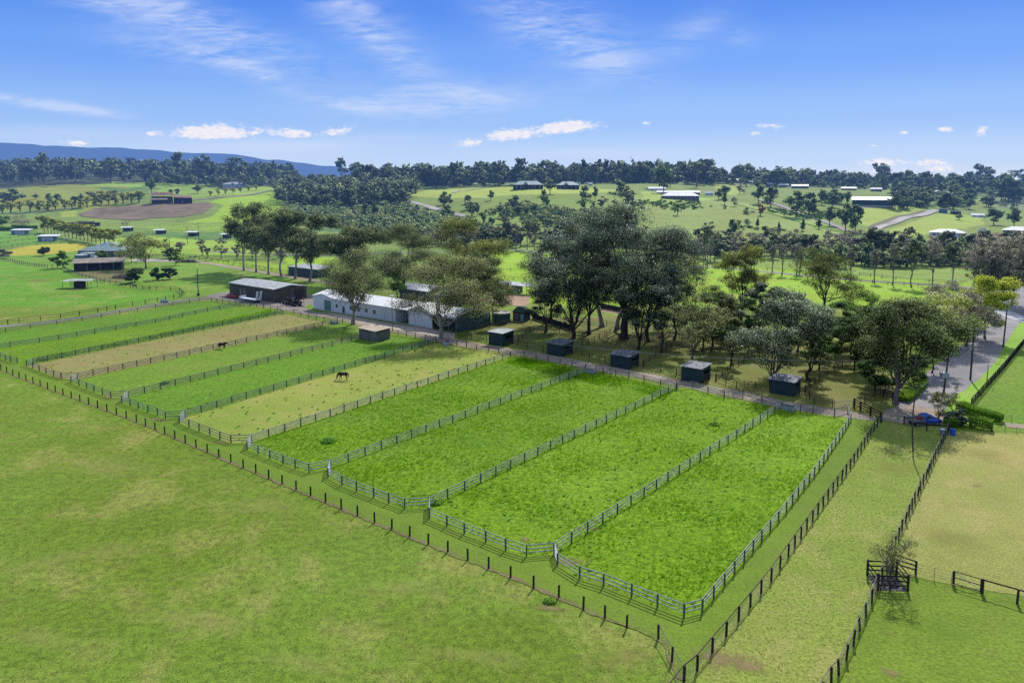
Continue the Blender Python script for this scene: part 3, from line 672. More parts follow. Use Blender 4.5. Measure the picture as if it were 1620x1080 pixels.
def fence(label, px, sp=3.0, post=(.14, 1.35), rails=(.45, .85, 1.27), rail=(.045, .11), pm='post_grey', rm='rail_grey', rnd=False, group=None, cat='fence',
          name='rail_fence', wires=(), wmat='wire', maxp=100, wob=0.014, fill=None, skip_first=False, off=0.0, onhill=False, wr=.012):
    P = [np.array(p[:2]) for p in (G(*q) if onhill else W(*q) for q in px)]
    pts = resample(P, sp); z = lambda p: float(ter(p[0], p[1])) if onhill else 0.0
    o3 = np.array([pts[0][0], pts[0][1], z(pts[0])])
    t = empty(name, o3, 0, label, cat, group)
    pme = post_mesh(post[0], post[1], M[pm], rnd)
    loc = [np.array([p[0] - o3[0], p[1] - o3[1], z(p) - o3[2]]) for p in pts]
    for i, p in enumerate(loc[:maxp]):
        if skip_first and i == 0: continue
        d = loc[min(i+1, len(loc)-1)] - loc[max(i-1, 0)]
        o = link('post', pme, t, tuple(p), math.atan2(d[1], d[0]) + _frng.uniform(-.05, .05), (1, 1, _frng.uniform(.97, 1.03)))
        if wob: o.rotation_euler[0] = _frng.gauss(0, wob); o.rotation_euler[1] = _frng.gauss(0, wob)
    jz = [_frng.gauss(0, 1) for _ in loc]
    for h in rails:
        mb = MB()
        for i in range(len(loc) - 1):
            a, b = loc[i], loc[i+1]; d = b - a; n = np.array([-d[1], d[0], 0]); n /= (np.linalg.norm(n) + 1e-9)
            o = n * (post[0] * .5 + rail[0] * .3 + off)
            mb.bar(a + o + (0, 0, h + jz[i] * .012 + wob * jz[i] * .3), b + o + (0, 0, h + jz[i+1] * .012 + wob * jz[i+1] * .3), rail[0], rail[1] * (1 + .01 * (i % 2)))
        mb.build('rail', M[rm], t)
    if wires:
        for h in wires:
            MB().tube([p + (0, post[0] * .55, h) for p in loc], wr, 4, cap=False).build('wire', M[wmat], t)
    if fill:                        # mesh netting: fine vertical and level wires as one piece
        mb = MB()
        for i in range(len(loc) - 1):
            a, b = loc[i], loc[i+1]; n = max(1, int(np.linalg.norm(b - a) / fill))
            for k in range(1, n):
                q = a + (b - a) * k / n; mb.bar(q + (0, .01, .08), q + (0, .01, post[1] - .15), .012, .012)
            for k in range(1, 6): mb.bar(a + (0, .01, .2 * k), b + (0, .01, .2 * k), .012, .012)
        mb.build('netting', M['mesh_wire'], t)
    return t

def gate(label, a, b, h=1.3, mat='white_gate', n=5, group=None, cat='gate', diag=False, post=True, w=.06, lift=.1):
    A, B = W(*a), W(*b); d = B - A; L = np.linalg.norm(d)
    t = empty('gate', (A[0], A[1], 0), math.atan2(d[1], d[0]), label, cat, group)
    fr = MB()
    for x in (.06, L - .06): fr.box(x - w*.5, x + w*.5, -w*.5, w*.5, lift, h)
    for z in (lift, h - .07): fr.box(.06 + w*.5, L - .06 - w*.5, -.03, .03, z, z + .07)
    fr.build('frame', M[mat], t)
    for k in range(1, n - 1):
        z = lift + .06 + (h - lift - .1) * k / (n - 1)
        MB().box(.06 + w*.5, L - .06 - w*.5, -.028, .028, z - .035, z + .035).build('bar', M[mat], t)
    if diag: MB().bar((.1, .03, h - .1), (L - .1, .03, lift + .1), .03, .05).build('brace', M['white_gate'], t)
    return t

# ---- paddock dividers (three pale rails on grey posts)
GP = 'three rail fences dividing the paddocks'
DL = {'A': 'pale three rail fence between the two bright green paddocks nearest the front corner',
      'C': 'pale three rail fence between the second and third bright paddocks from the front corner',
      'D': 'pale three rail fence between the third bright paddock and the weedy bright one',
      'E': 'pale three rail fence between the eaten down olive paddock and the weedy bright one',
      'F': 'grey rail fence directly behind the grazing horse',
      'G': 'grey rail fence running up to the tan roofed shelter',
      'H': 'grey rail fence beside the standing horse, in front of the bare brown paddock',
      'I': 'grey rail fence along the far side of the bare brown paddock'}
RT = {'A': (.42, .82, 1.24), 'C': (.42, .82, 1.24), 'D': (.42, .82, 1.24), 'E': (.35, .68, 1.0, 1.26)}
for k in 'ACDEFGHI':
    end = BACK[k]
    fence(DL[k], [J[k][0], end], 3.2, rails=RT.get(k, (.35, .65, .95, 1.25)), rm='rail_grey' if k in 'ACDE' else 'rail_mid', group=GP)
fence('grey rail fence across the lush green paddocks, second from the lane', [(-75, 568), (16, 549), (62.5, 542.5), (150, 528), (246, 511), (347.5, 489.5), (380, 485)], 5.0, rails=(.35, .65, .95, 1.25), rm='rail_mid', group=GP)
fence('grey rail fence along the near edge of the grey lane', [(-75, 540), (48, 519.5), (130, 508), (217.5, 493), (300, 479.5)], 6.2, rails=(.4, .8, 1.22), rm='rail_lane', group=GP)
# ---- front fences, one for each paddock
FL = [('J', 'front rail fence of the lush paddock at the far left edge', [(-60, 556), (0, 566), (9, 570), (17, 572.5), J['I'][1]]),
      ('I', 'front rail fence of the bare brown paddock', [J['I'][2], (73, 591), (85, 595.5), J['H'][1], J['H'][0]]),
      ('H', 'front rail fence of the olive green paddock next to the brown one', [J['H'][2], (125, 611), (137, 615), (149, 620), (162, 625), J['G'][1], J['G'][0]]),
      ('G', 'front rail fence of the green paddock behind the grazing horse', [J['G'][2], (206, 642), (219, 647), (234, 652), (249, 657), J['F'][1], J['F'][0]]),
      ('F', 'front rail fence of the eaten down olive paddock', [J['F'][2], (299, 676), (315, 682), (332, 689), (348, 695), J['E'][1], J['E'][0]]),
      ('E', 'front rail fence of the weedy bright paddock', [J['E'][2], (408.5, 718), (427, 725.5), (448, 734), (467, 741), J['D'][1], J['D'][0]]),
      ('D', 'front rail fence of the third bright paddock from the corner', [J['D'][2], (541, 767.5), (564, 777), (591, 787), J['C'][1], J['C'][0]]),
      ('C', 'front rail fence of the second bright paddock from the corner', [J['C'][2], (707, 832), (734.5, 844), (768.5, 857), (800, 870), J['A'][1], J['A'][0]]),
      ('A', 'front rail fence of the corner paddock, nearest of all', [J['A'][2], (917, 915), (955, 926.5), (999, 944), (1040, 960), (1082, 976)])]
for k, lab, px in FL:
    fence(lab, px, 3.3, rails=(.42, .82, 1.24), rm='rail_grey' if k in 'ACDE' else 'rail_mid', group='front rail fences of the paddocks', skip_first=False)
GL = {'A': 'white gate at the front corner of the corner paddock', 'C': 'white gate between the fronts of the second and third bright paddocks', 'D': 'white gate at the front of the third bright paddock',
      'E': 'white gate at the front of the weedy bright paddock', 'F': 'white gate at the front of the eaten down olive paddock', 'G': 'white gate at the front of the green paddock behind the grazing horse',
      'H': 'white gate beside the front corner of the olive green paddock', 'I': 'white gate at the front of the bare brown paddock'}
for k in 'ACDEFGHI': gate(GL[k], J[k][2], J[k][0], 1.32, group='white paddock gates')
fence('pale three rail fence along the long side of the corner paddock', [(1082, 976), (1111, 968), (1146, 926), (1205, 856), (1244, 810), (1296, 743), (1333, 688), (1346, 666), (1341, 651.5)], 3.0, rails=(.42, .82, 1.24), group=GP)
# ---- back fences along the lane
BL = [('back rail fence of the lush paddock beside the gravel lane', [(300, 479.5), (315, 476.5), (335, 476.5), (352, 479.5), (373, 482), (396, 485), (417, 487.5), (439, 490.5), (448, 497)]),
      ('back rail fence between the brown paddock and the stable', [(448, 497), (465, 496), (476, 500.5), (488, 503), (513, 507.5), (534, 509.5), (542, 511), (556, 513.5)]),
      ('back rail fence beside the lamp pole in front of the stable', [(617, 530), (630, 530.5), (643, 532.5), (657, 534.5), (673, 536.5), (690, 540)]),
      ('back rail fence of the eaten down olive paddock', [(706, 543), (723, 546.5), (738, 549.5), (754, 553.5), (773, 556.5), (789, 559), (807.5, 564.5), (829, 564.5)]),
      ('back rail fence facing the second horse shelter', [(829, 564.5), (848, 568), (867, 572), (886, 576.5), (905, 580.5), (926, 585)]),
      ('back rail fence facing the third and fourth horse shelters', [(942, 589.5), (954, 591), (974, 594.5), (995, 598), (1019, 604), (1045, 610), (1069.5, 616)]),
      ('back rail fence facing the fifth horse shelter', [(1071, 617), (1096, 613), (1120, 622), (1146, 629)]),
      ('back rail fence of the corner paddock', [(1266, 651), (1286, 654), (1320, 659), (1341, 652)])]
for lab, px in BL: fence(lab, px, 4.0, rails=(.42, .82, 1.22), rm='rail_lane', group='rail fences along the gravel lane')
fence('pale rail barrier at the lane end of the middle divider fence', [(1175, 628), (1205, 637), (1236, 647)], 4.0, rails=(.5, 1.22), rm='rail_lane', group='rail fences along the gravel lane')
# ---- the wire fence in front (dark posts)
fence('wire fence of square dark posts along the foreground field', [(-70, 553), (10.5, 589.5), (30.5, 598), (100, 625), (216, 667.5), (385, 740), (468.5, 775), (592.6, 826.7), (708.5, 873), (773, 899), (844, 930), (884, 945), (923, 963), (957, 978), (991.5, 992.6), (1041.5, 1009)], 3.3,
      post=(.15, 1.32), rails=(), pm='wood_dark', wires=(.3, .55, .8, 1.05, 1.25), name='wire_fence', wmat='mesh_wire', wr=.006)
fence('short wire corner fence with pale top rail joining the dark fence', [(1041.5, 1010), (1063, 1046), (1082, 1078)], 3.0, post=(.15, 1.32), rails=(1.2,), rail=(.05, .07), pm='wood_dark', rm='wood_grey', wires=(.3, .6, .9), name='wire_fence', wmat='mesh_wire', wr=.008)
# ---- dark fences on the right
fence('dark timber fence with top rail and netting beside the corner paddock', [(1050, 1120), (1082, 1078), (1103, 1061), (1149, 1006), (1187, 960), (1220, 919), (1247, 880), (1294, 813), (1351, 732), (1377, 690), (1393, 668)], 2.7,
      post=(.17, 1.45), rails=(1.36,), rail=(.06, .11), pm='wood_dark', rm='wood_brown', fill=.3, name='timber_fence', group='dark timber fences')
fence('dark timber fence with wavy pale top rail past the small guarded tree', [(1270, 1150), (1315, 1080), (1327, 1068), (1350, 1021), (1370, 976), (1379, 954), (1388, 933), (1396, 917), (1427, 839), (1452, 785), (1480, 725), (1502, 681)], 2.5,
      post=(.17, 1.45), rails=(1.38,), rail=(.06, .09), pm='wood_dark', rm='wood_grey', fill=.3, name='timber_fence', group='dark timber fences', wob=.05)
fence('dark three rail panel beside the guarded tree', [(1412, 898), (1448.5, 909)], 4, post=(.2, 1.5), rails=(.5, .95, 1.4), rail=(.05, .14), pm='wood_dark', rm='wood_dark', name='timber_fence')
fence('thin wire fence between the brown panels on the right', [(1450, 910), (1477.5, 917), (1505, 923.5)], 3.0, post=(.05, 1.3), rails=(), pm='steel', wires=(.3, .6, .9, 1.25), name='wire_fence', wr=.012)
gate('brown timber gate with pale diagonal brace', (1507, 924), (1553, 938), 1.45, 'wood_dark', 3, diag=True, w=.2)
fence('brown timber fence with single top rail at the right edge', [(1554, 938.5), (1609, 955), (1680, 976)], 4.2, post=(.2, 1.5), rails=(1.4,), rail=(.06, .13), pm='wood_dark', rm='wood_dark', wires=(.4, .8), name='timber_fence')
# tree guard
p0 = W(1388.5, 932); p1 = W(1436, 934)
gx = p1 - p0; gl = np.linalg.norm(gx)
t = empty('tree_guard', (p0[0], p0[1], 0), math.atan2(gx[1], gx[0]), 'dark square timber guard around the small bare tree', 'tree guard')
for x in (0, gl):
    for y in (0, gl * .95): MB().box(x - .09, x + .09, y - .09, y + .09, 0, 1.7).build('post', M['wood_dark'], t)
for z in (.55, 1.0, 1.5):
    for (a, b) in (((0, -.1), (gl, -.1)), ((0, gl*.95 + .1), (gl, gl*.95 + .1)), ((-.1, 0), (-.1, gl*.95)), ((gl + .1, 0), (gl + .1, gl*.95))):
        MB().bar((*a, z), (*b, z), .05, .15).build('rail', M['wood_dark'], t)
rng = random.Random(8); mb = MB(); n = 12
vs = []
for i in range(n + 1):
    for j in range(n + 1):
        e = min(i, j, n - i, n - j) / 3
        vs.append((-.05 + (gl + .1) * i / n, -.2 + (gl + .1) * j / n, .03 + min(1, e) * (.25 + rng.uniform(-.12, .18))))
mb.add(vs, [(i*(n+1)+j, (i+1)*(n+1)+j, (i+1)*(n+1)+j+1, i*(n+1)+j+1) for i in range(n) for j in range(n)])
gc = p0 + gx * 0
o = mb.build('weed_mat', M['black_tarp'], None, loc=(p0[0], p0[1], .02), rz=math.atan2(gx[1], gx[0])); tag(o, 'crumpled black plastic sheet inside the timber tree guard', 'plastic sheet')
TREE_GUARD = (p0 + gx * .42, gl)
# ---- road side
fence('dense dark paling fence beside the road verge', [(1536, 644), (1563, 613), (1590, 582), (1620, 545), (1680, 478)], 1.1, post=(.12, 1.55), rails=(.3, .75, 1.45), rail=(.04, .2), pm='wood_dark', rm='wood_dark', name='paling_fence', off=.01)
fence('low wire and rail fence in front of the blue truck', [(1394, 668), (1430, 671), (1466, 682), (1500, 684)], 4.5, post=(.17, 1.4), rails=(1.25,), rail=(.05, .06), pm='wood_dark', rm='wood_grey', wires=(.3, .6, .9), name='wire_fence')
fence('dark three rail fence panel below the hedges', [(1515, 671), (1534, 676), (1569, 682)], 3.5, post=(.2, 1.6), rails=(.4, .85, 1.35), rail=(.06, .16), pm='wood_dark', rm='wood_dark', name='timber_fence')
fence('thin wire fence along the gravel drive at the right edge', [(1570, 682), (1590, 683), (1608, 686), (1640, 692)], 3.0, post=(.06, 1.2), rails=(), pm='steel', wires=(.3, .7, 1.1), name='wire_fence', wr=.01)
fence('wire fence across the mown field on the right', [(1580, 664), (1600, 668), (1640, 676)], 3.5, post=(.06, 1.3), rails=(), pm='steel', wires=(.4, .8, 1.2), name='wire_fence', wr=.01)
# ---- yards under the trees
YG = 'dark pipe rail fences of the tree yards'
YR = dict(post=(.12, 1.5), rails=(.5, .95, 1.4), rail=(.05, .08), pm='wood_dark', rm='wood_brown', group=YG)
fence('dark rail fence from the leaning gum to the first horse shelter', [(726, 537), (746, 537), (770, 541)], 4, **YR)
fence('dark rail fence between the first and second horse shelters', [(818, 547), (834, 551), (859, 557), (866, 560)], 4, **YR)
fence('dark rail fence between the second and third horse shelters', [(911, 557), (932, 569), (957, 574), (966, 579)], 4, **YR)
fence('dark rail fence between the third and fourth horse shelters', [(1017, 580), (1045, 588), (1070, 594), (1078, 601)], 4, **YR)
fence('dark rail fence between the fourth and fifth horse shelters', [(1132, 602), (1165, 615), (1195, 615), (1217, 612)], 4, **YR)
fence('dark rail fence from the fifth horse shelter to the dark gate', [(1273, 623), (1288, 640), (1317, 644.5)], 4, **YR)
gate('thin pipe gate near the end of the lane', (1319, 645), (1349, 645), 1.4, 'steel', 4)
fence('dark timber rails at the lane end near the grey gum', [(1351, 645), (1361, 650), (1393, 667)], 3, post=(.22, 1.8), rails=(.6, 1.1, 1.55), rail=(.06, .14), pm='wood_dark', rm='wood_dark', name='timber_fence')
fence('dark rail fence curving up behind the grey gum trunk', [(1352, 644), (1368, 638), (1384, 631), (1400, 622), (1412, 614)], 3, **YR)
fence('heavy dark rail panel beside the grey gum trunk', [(1397, 628), (1412, 632), (1428, 634)], 4, post=(.25, 1.6), rails=(.5, 1.0, 1.5), rail=(.06, .18), pm='wood_dark', rm='wood_dark', name='timber_fence')
fence('dark rail fence behind the water tanks and green hut', [(752, 523), (775, 519), (808, 513), (840, 512)], 4, **YR)
fence('dark rail fence through the shade behind the second shelter', [(820, 541), (838, 526), (866, 525), (905, 528)], 4, **YR)
fence('dark rail fence running back from the second shelter', [(911, 556), (940, 541), (965, 528), (990, 517)], 4, **YR)
fence('dark rail fence running back from the third shelter', [(1018, 579), (1045, 562), (1070, 549), (1095, 537)], 4, **YR)
fence('dark rail fence running back from the fourth shelter', [(1133, 602), (1160, 584), (1185, 569), (1210, 556)], 4, **YR)
fence('dark rail fence running back from the fifth shelter', [(1274, 620), (1296, 602), (1320, 588), (1345, 576)], 4, **YR)
fence('far dark rail fence behind the shaded yards', [(905, 528), (960, 533), (1020, 543), (1090, 552), (1160, 563)], 5, **YR)
fence('dark rail fence along the rear track of the tree yards', [(1010, 521), (1060, 530), (1120, 541), (1180, 549), (1260, 566), (1345, 577)], 5, **YR)
fence('grey rail fence beyond the two pale trunks', [(880, 508), (930, 512), (990, 519)], 5, **YR)
# ---- left farm
fence('dark single rail fence curling round the left field', [(-60, 530), (12.5, 513), (30, 511), (64, 507.5), (96, 504), (126, 499), (155, 494.5), (183, 489), (210, 484.5), (249, 477.5), (275, 473), (285, 471), (291, 466), (284, 461), (270, 460), (247.5, 459), (226, 457.5), (206, 455), (192.5, 452), (165, 447.5)],
      4.2, post=(.16, 1.45), rails=(.75, 1.35), rail=(.05, .1), pm='wood_dark', rm='wood_dark')
fence('dark rail fence in front of the old stable yard', [(165, 447.5), (147.5, 442.5), (125, 437), (107, 429), (99, 424)], 4, post=(.16, 1.5), rails=(.5, .9, 1.35), rail=(.05, .12), pm='wood_dark', rm='wood_grey')
fence('grey paling and wire fence left of the old stable', [(99, 424), (75, 424), (62, 422.5), (40, 419), (20, 415), (0, 411), (-50, 403)], 2.6, post=(.2, 1.6), rails=(1.3,), rail=(.04, .08), pm='wood_grey', rm='wood_grey', wires=(.4, .8))
LF = dict(post=(.18, 1.4), rails=(.7, 1.3), rail=(.05, .1), pm='wood_dark', rm='wood_dark', group='dark rail fences of the small paddocks by the blue sheds')
fence('dark rail fence between the two small blue sheds', [(-40, 381), (0, 378.5), (30, 376), (56, 374)], 7, **LF)
fence('dark rail fence in front of the second blue shed', [(-40, 389), (0, 386), (25, 382.5), (57, 379)], 7, **LF)
fence('dark rail fence along the far edge of the yellow flower patch', [(0, 393), (20, 391), (43, 386.5), (60, 387), (80, 387), (110, 385)], 7, **LF)
fence('dark rail fence along the lane under the avenue trees', [(40, 366), (60, 370), (90, 378), (110, 382.5), (140, 388)], 5, **LF)
FF = dict(post=(.16, 1.4), rails=(.7, 1.3), rail=(.05, .1), pm='wood_dark', rm='wood_dark', group='distant dark rail fences on the valley floor')
fence('dark rail fence along the brown track behind the pole', [(300, 407.5), (316, 411), (345, 414.5), (370, 418.5), (400, 423), (430, 428.5), (456, 433)], 6, **FF)
fence('distant dark rail fence below the bare grey trees', [(290, 405), (350, 408), (400, 408.5), (480, 407), (525, 406)], 9, **FF)
fence('distant dark rail fence below the white roofed shelters', [(215, 377), (280, 379), (340, 382), (420, 385)], 10, **FF)
fence('distant dark rail fence behind the white roofed shelters', [(200, 364), (270, 366), (340, 368), (420, 370)], 12, **FF)
fence('distant dark rail fence under the ploughed hill', [(170, 356), (260, 357), (350, 358), (420, 359)], 13, **FF)
fence('dark rail fence in the bright field behind the grey carport', [(785, 431), (808, 429), (830, 428), (848, 427)], 6, **FF)
fence('second dark rail fence in the bright field behind the carport', [(785, 440), (812, 443), (850, 444)], 6, **FF)
fence('dark fence across the bright field right of the big gums', [(1100, 474), (1118, 478), (1145, 482), (1200, 488)], 6, **FF)
fence('rail fence on the near side of the valley road', [(1345, 444), (1380, 448), (1430, 452), (1475, 455)], 6, **FF)
fence('rail fence on the far side of the valley road', [(1360, 436), (1395, 440), (1440, 445), (1500, 449)], 6, **FF)
fence('dark fence along the upper edge of the valley paddock', [(1230, 416), (1290, 420), (1380, 424), (1440, 428)], 9, **FF)
fence('dark fence on the valley road between the two gum groups', [(1095, 418), (1140, 421), (1240, 430), (1350, 440)], 8, **FF)
# ================================================================== buildings
AX = math.atan2(-.625, .781)
def loc3(px, py): p = G(px, py); return (float(p[0]), float(p[1]), float(p[2]))
def face(px, py):                    # heading of a house front that looks toward the valley
    p = G(px, py); return -math.atan2(p[0], p[1])

def slab(mb, pts, th=.1):            # roof sheet: four points counter-clockwise from above, given thickness downward
    up = [np.array(p, float) for p in pts]; return mb.hexa([p - (0, 0, th) for p in up], up)
def window(t, x, z, w, h, y=0.0, mat='white_paint', side=-1):
    f = MB(); d = .06 * side
    for a, b, c, e in ((-w/2-.08, w/2+.08, -h/2-.08, -h/2), (-w/2-.08, w/2+.08, h/2, h/2+.08), (-w/2-.08, -w/2, -h/2, h/2), (w/2, w/2+.08, -h/2, h/2)):
        f.box(x+a, x+b, min(y, y+d), max(y, y+d), z+c, z+e)
    fo = f.build('window', M[mat], t)
    MB().box(x-w/2, x+w/2, min(y, y+d*.4), max(y, y+d*.4), z-h/2, z+h/2).build('pane', M['glass'], fo)
def door(t, x0, x1, h, y, mat, side=-1, handle=True, z0=.02):
    d = .07 * side
    o = MB().box(x0, x1, min(y, y+d), max(y, y+d), z0, h).build('door', M[mat], t)
    if handle: MB().box(x1-.25, x1-.1, min(y+d, y+d*1.8), max(y+d, y+d*1.8), 1.0, 1.12).build('handle', M['steel'], o)

def shed_gable(t, L, D, he, hr, wall, roof, axis='y', oh=.25, th=.1):
    """closed shed; ridge along x ('x') or along y ('y')"""
    if axis == 'y':
        MB().prism_y([(0,0),(L,0),(L,he),(L/2,hr),(0,he)], 0, D).build('wall', M[wall], t)
        k = (hr-he)/(L/2); r = MB()
        slab(r, [(-oh,-oh,he-k*oh+.12),(L/2,-oh,hr+.12),(L/2,D+oh,hr+.12),(-oh,D+oh,he-k*oh+.12)], th)
        slab(r, [(L/2,-oh,hr+.12),(L+oh,-oh,he-k*oh+.12),(L+oh,D+oh,he-k*oh+.12),(L/2,D+oh,hr+.12)], th)
    else:
        MB().prism_x([(0,0),(D,0),(D,he),(D/2,hr),(0,he)], 0, L).build('wall', M[wall], t)
        k = (hr-he)/(D/2); r = MB()
        slab(r, [(-oh,-oh,he-k*oh+.12),(L+oh,-oh,he-k*oh+.12),(L+oh,D/2,hr+.12),(-oh,D/2,hr+.12)], th)
        slab(r, [(-oh,D/2,hr+.12),(L+oh,D/2,hr+.12),(L+oh,D+oh,he-k*oh+.12),(-oh,D+oh,he-k*oh+.12)], th)
    return r.build('roof', M[roof], t)

# ---- long white stable
O = W(495.5, 488.3)
t = empty('stable_building', (O[0], O[1], 0), AX, 'long white steel stable with gabled ends and small dark windows', 'stable')
Ls, Ds, he, hr = 61.0, 12.0, 4.2, 5.45
w = MB()
w.box(0, 37.7, 0, .2, 0, he); w.box(43.1, 52.2, 0, .2, 0, he)
w.box(52.2, Ls, 0, .2, 3.6, he); w.box(37.7, 43.1, .02, .2, 3.9, he)
w.box(37.5, 37.7, .2, 5, 0, he - .1); w.box(43.1, 43.3, .2, 5, 0, he - .1)
w.prism_x([(.2,0),(Ds,0),(Ds,he),(6,hr-.05),(.2,he)], 0, .2)
MB().prism_x([(.2,0),(Ds,0),(Ds,he),(6,hr-.05),(.2,he)], Ls-.2, Ls).build('end_wall', M['wall_green'], t)  # dark green stands in for the shade and tree over this end
w.box(.2, Ls-.2, Ds-.2, Ds, 0, he)
for a, b, top in ((0, 9.8, 5.15), (43.1, 52.2, 5.9)): w.prism_y([(a,he),(b,he),((a+b)/2,top)], .0, .2)
w.build('wall', M['wall_white'], t)
r = MB(); k = (hr-he)/6
slab(r, [(9.7,-.3,he-k*.3+.1),(43.0,-.3,he-k*.3+.1),(43.0,6,hr+.1),(9.7,6,hr+.1)])
slab(r, [(52.3,-.3,he-k*.3+.1),(Ls+.3,-.3,he-k*.3+.1),(Ls+.3,6,hr+.1),(52.3,6,hr+.1)])
slab(r, [(-.3,6,hr+.1),(Ls+.3,6,hr+.1),(Ls+.3,Ds+.3,he-k*.3+.1),(-.3,Ds+.3,he-k*.3+.1)])
for a, b, top in ((0, 9.8, 5.15), (43.1, 52.2, 5.9)):
    c = (a+b)/2; q = (top-he)/(c-a)
    slab(r, [(a-.3,-.3,he-q*.3+.11),(c,-.3,top+.11),(c,6.0,top+.34),(a-.3,6.0,hr+.12)])
    slab(r, [(c,-.3,top+.11),(b+.3,-.3,he-q*.3+.11),(b+.3,6.0,hr+.12),(c,6.0,top+.34)])
r.build('roof', M['roof_white'], t)
MB().box(.3, Ls-.3, 5.2, 5.35, 0, he-.2).build('partition', M['wall_dark'], t)
for x in (11.7, 18.3, 21.8, 25.3, 28.8): window(t, x, 2.15, 1.05, 1.15)
door(t, 14.4, 15.4, 2.3, 0, 'glass'); door(t, 32.0, 33.1, 2.4, 0, 'wall_white'); door(t, 5.7, 8.9, 3.4, 0, 'door_green', handle=False)
MB().box(.0, 43.1, -.12, -.02, .02, .28).box(43.3, 52.0, -.12, -.02, .02, .28).build('plinth', M['concrete'], t)
for x in (9.8, 37.6, 43.2, 52.1): MB().box(x-.06, x+.06, -.14, -.02, .3, he-.15).build('downpipe', M['white_paint'], t)
MB().box(52.4, Ls-.3, 2.4, 2.5, 0, 3.9).build('back_panel', M['wall_dgreen'], t)
for x in (55.2, 58.2, 60.9): MB().box(x-.1, x+.1, -.02, .18, 0, 3.58).build('post', M['steel'], t)

# ---- brown barn
O = W(435, 479)
t = empty('barn', (O[0], O[1], 0), AX, 'brown steel barn with pale gabled roof beside the red car', 'barn')
b = empty('tmp', (0,0,0)); bpy.data.objects.remove(b)
MB().prism_x([(0,0),(12.5,0),(12.5,4.2),(6.2,5.2),(0,4.4)], -27, 0).build('wall', M['wall_brown'], t)
r = MB(); slab(r, [(-27.3,-.3,4.48),(.3,-.3,4.48),(.3,6.2,5.36),(-27.3,6.2,5.36)]); slab(r, [(-27.3,6.2,5.36),(.3,6.2,5.36),(.3,12.8,4.28),(-27.3,12.8,4.28)])
r.build('roof', M['roof_grey'], t)
MB().box(.0, .07, 7.6, 11.2, .02, 3.2).build('door', M['wall_dark'], t)
MB().box(-27.3, .3, -.42, -.3, 4.28, 4.44).build('gutter', M['steel'], t)

# ---- green shed behind the gums
O = W(502.5, 439.5)
t = empty('shed', (O[0], O[1], 0), AX, 'grey green skillion shed behind the row of tall gums', 'shed')
w = MB(); w.box(-20, 0, 0, .2, 0, 3.3).box(-20, -19.8, .2, 6.5, 0, 3.3).box(-.2, 0, .2, 6.5, 0, 3.3).box(-19.8, -.2, 6.3, 6.5, 0, 3.3)
w.build('wall', M['wall_green'], t)
r = MB(); slab(r, [(-20.3,-.4,3.42),(.3,-.4,3.42),(.3,9.5,3.9),(-20.3,9.5,3.9)]); r.build('roof', M['roof_grey'], t)
for x in (-20, -13.3, -6.6, 0): MB().box(x-.08, x+.08, 9.1, 9.26, 0, 3.7).build('post', M['steel'], t)

# ---- horse shelters along the lane
def shelter(px, py, label, h, roof, lx=4.4, ly=4.4, littered=False):
    O = W(px, py)
    t = empty('horse_shelter', (O[0], O[1], 0), AX, label, 'shelter', 'dark green horse shelters along the lane')
    w = MB(); w.box(-lx, 0, 0, .12, 0, h).box(-lx, -lx+.12, .12, ly, 0, h).box(-lx+.12, 0, ly-.12, ly, 0, h+.2)
    w.box(-.12, 0, .12, 1.2, 0, h).box(-.12, 0, 1.2, ly-.12, h-.6, h)
    w.build('wall', M['wall_dgreen'], t)
    r = MB(); slab(r, [(-lx-.3,-.35,h+.1),(.3,-.35,h+.14),(.3,ly+.3,h+.42),(-lx-.3,ly+.3,h+.38)], .07); r.build('roof', M[roof], t)
    MB().box(-.1, .02, ly-.2, ly-.08, 0, h).build('post', M['steel'], t)
    for z in (.5, .85, 1.2, 1.5): MB().box(-.02, .03, 1.2, ly-.1, z, z+.07).build('rail', M['wood_grey'], t)
    if littered:
        rr = random.Random(px); mb = MB()
        for _ in range(26): 
            x, y = rr.uniform(-lx, .2), rr.uniform(-.2, ly); z = h + .16 + .28 * (y+.35)/(ly+.65)
            mb.bar((x, y, z), (x + rr.uniform(-.7, .7), y + rr.uniform(-.7, .7), z + .03), .07, .05)
        mb.build('fallen_twigs', M['twig'], t)
    return t
shelter(795, 548, 'dark green horse shelter with a pale clean roof, nearest the water tanks', 3.1, 'roof_grey')
shelter(890, 564.5, 'dark green horse shelter with a dark littered roof, second from the water tanks', 2.7, 'roof_dark', littered=True)
shelter(995, 585, 'middle dark green horse shelter of the five along the lane', 2.75, 'roof_dark', 4.6, littered=True)
shelter(1109, 607, 'dark green horse shelter with leaf litter on its roof, below the spreading gum', 2.9, 'roof_dark', 4.3, littered=True)
shelter(1255, 628, 'dark green horse shelter at the right end, under the big silver gum', 2.7, 'roof_dark', 4.5, 4.0, littered=True)
# ---- tan shelter with curved boards
O = W(594, 541)
t = empty('horse_shelter', (O[0], O[1], 0), AX, 'grey timber shelter with a tan roof and curved front wall', 'shelter')
def arc_wall():
    mb = MB(); n = 26; pts = []
    for i in range(n + 1):
        a = i / n
        if a < .45: pts.append((-6.2 + a/.45*5.2, .15*math.sin(a*20)))
        elif a < .6: s = (a-.45)/.15*math.pi/2; pts.append((-1.0 + math.sin(s)*1.0, 1.0 - math.cos(s)*1.0))
        else: pts.append((0, 1.0 + (a-.6)/.4*3.8))
    for i in range(n):
        mb.bar((*pts[i], 1.25), (*pts[i+1], 1.25), .08, 2.3 + .06*(i % 3))
    return mb
arc_wall().build('wall', M['wall_grey'], t)
MB().box(-6.2, -6.1, 0, 4.8, 0, 2.4).box(-6.1, 0, 4.7, 4.8, 0, 2.6).build('back_wall', M['wall_grey'], t)
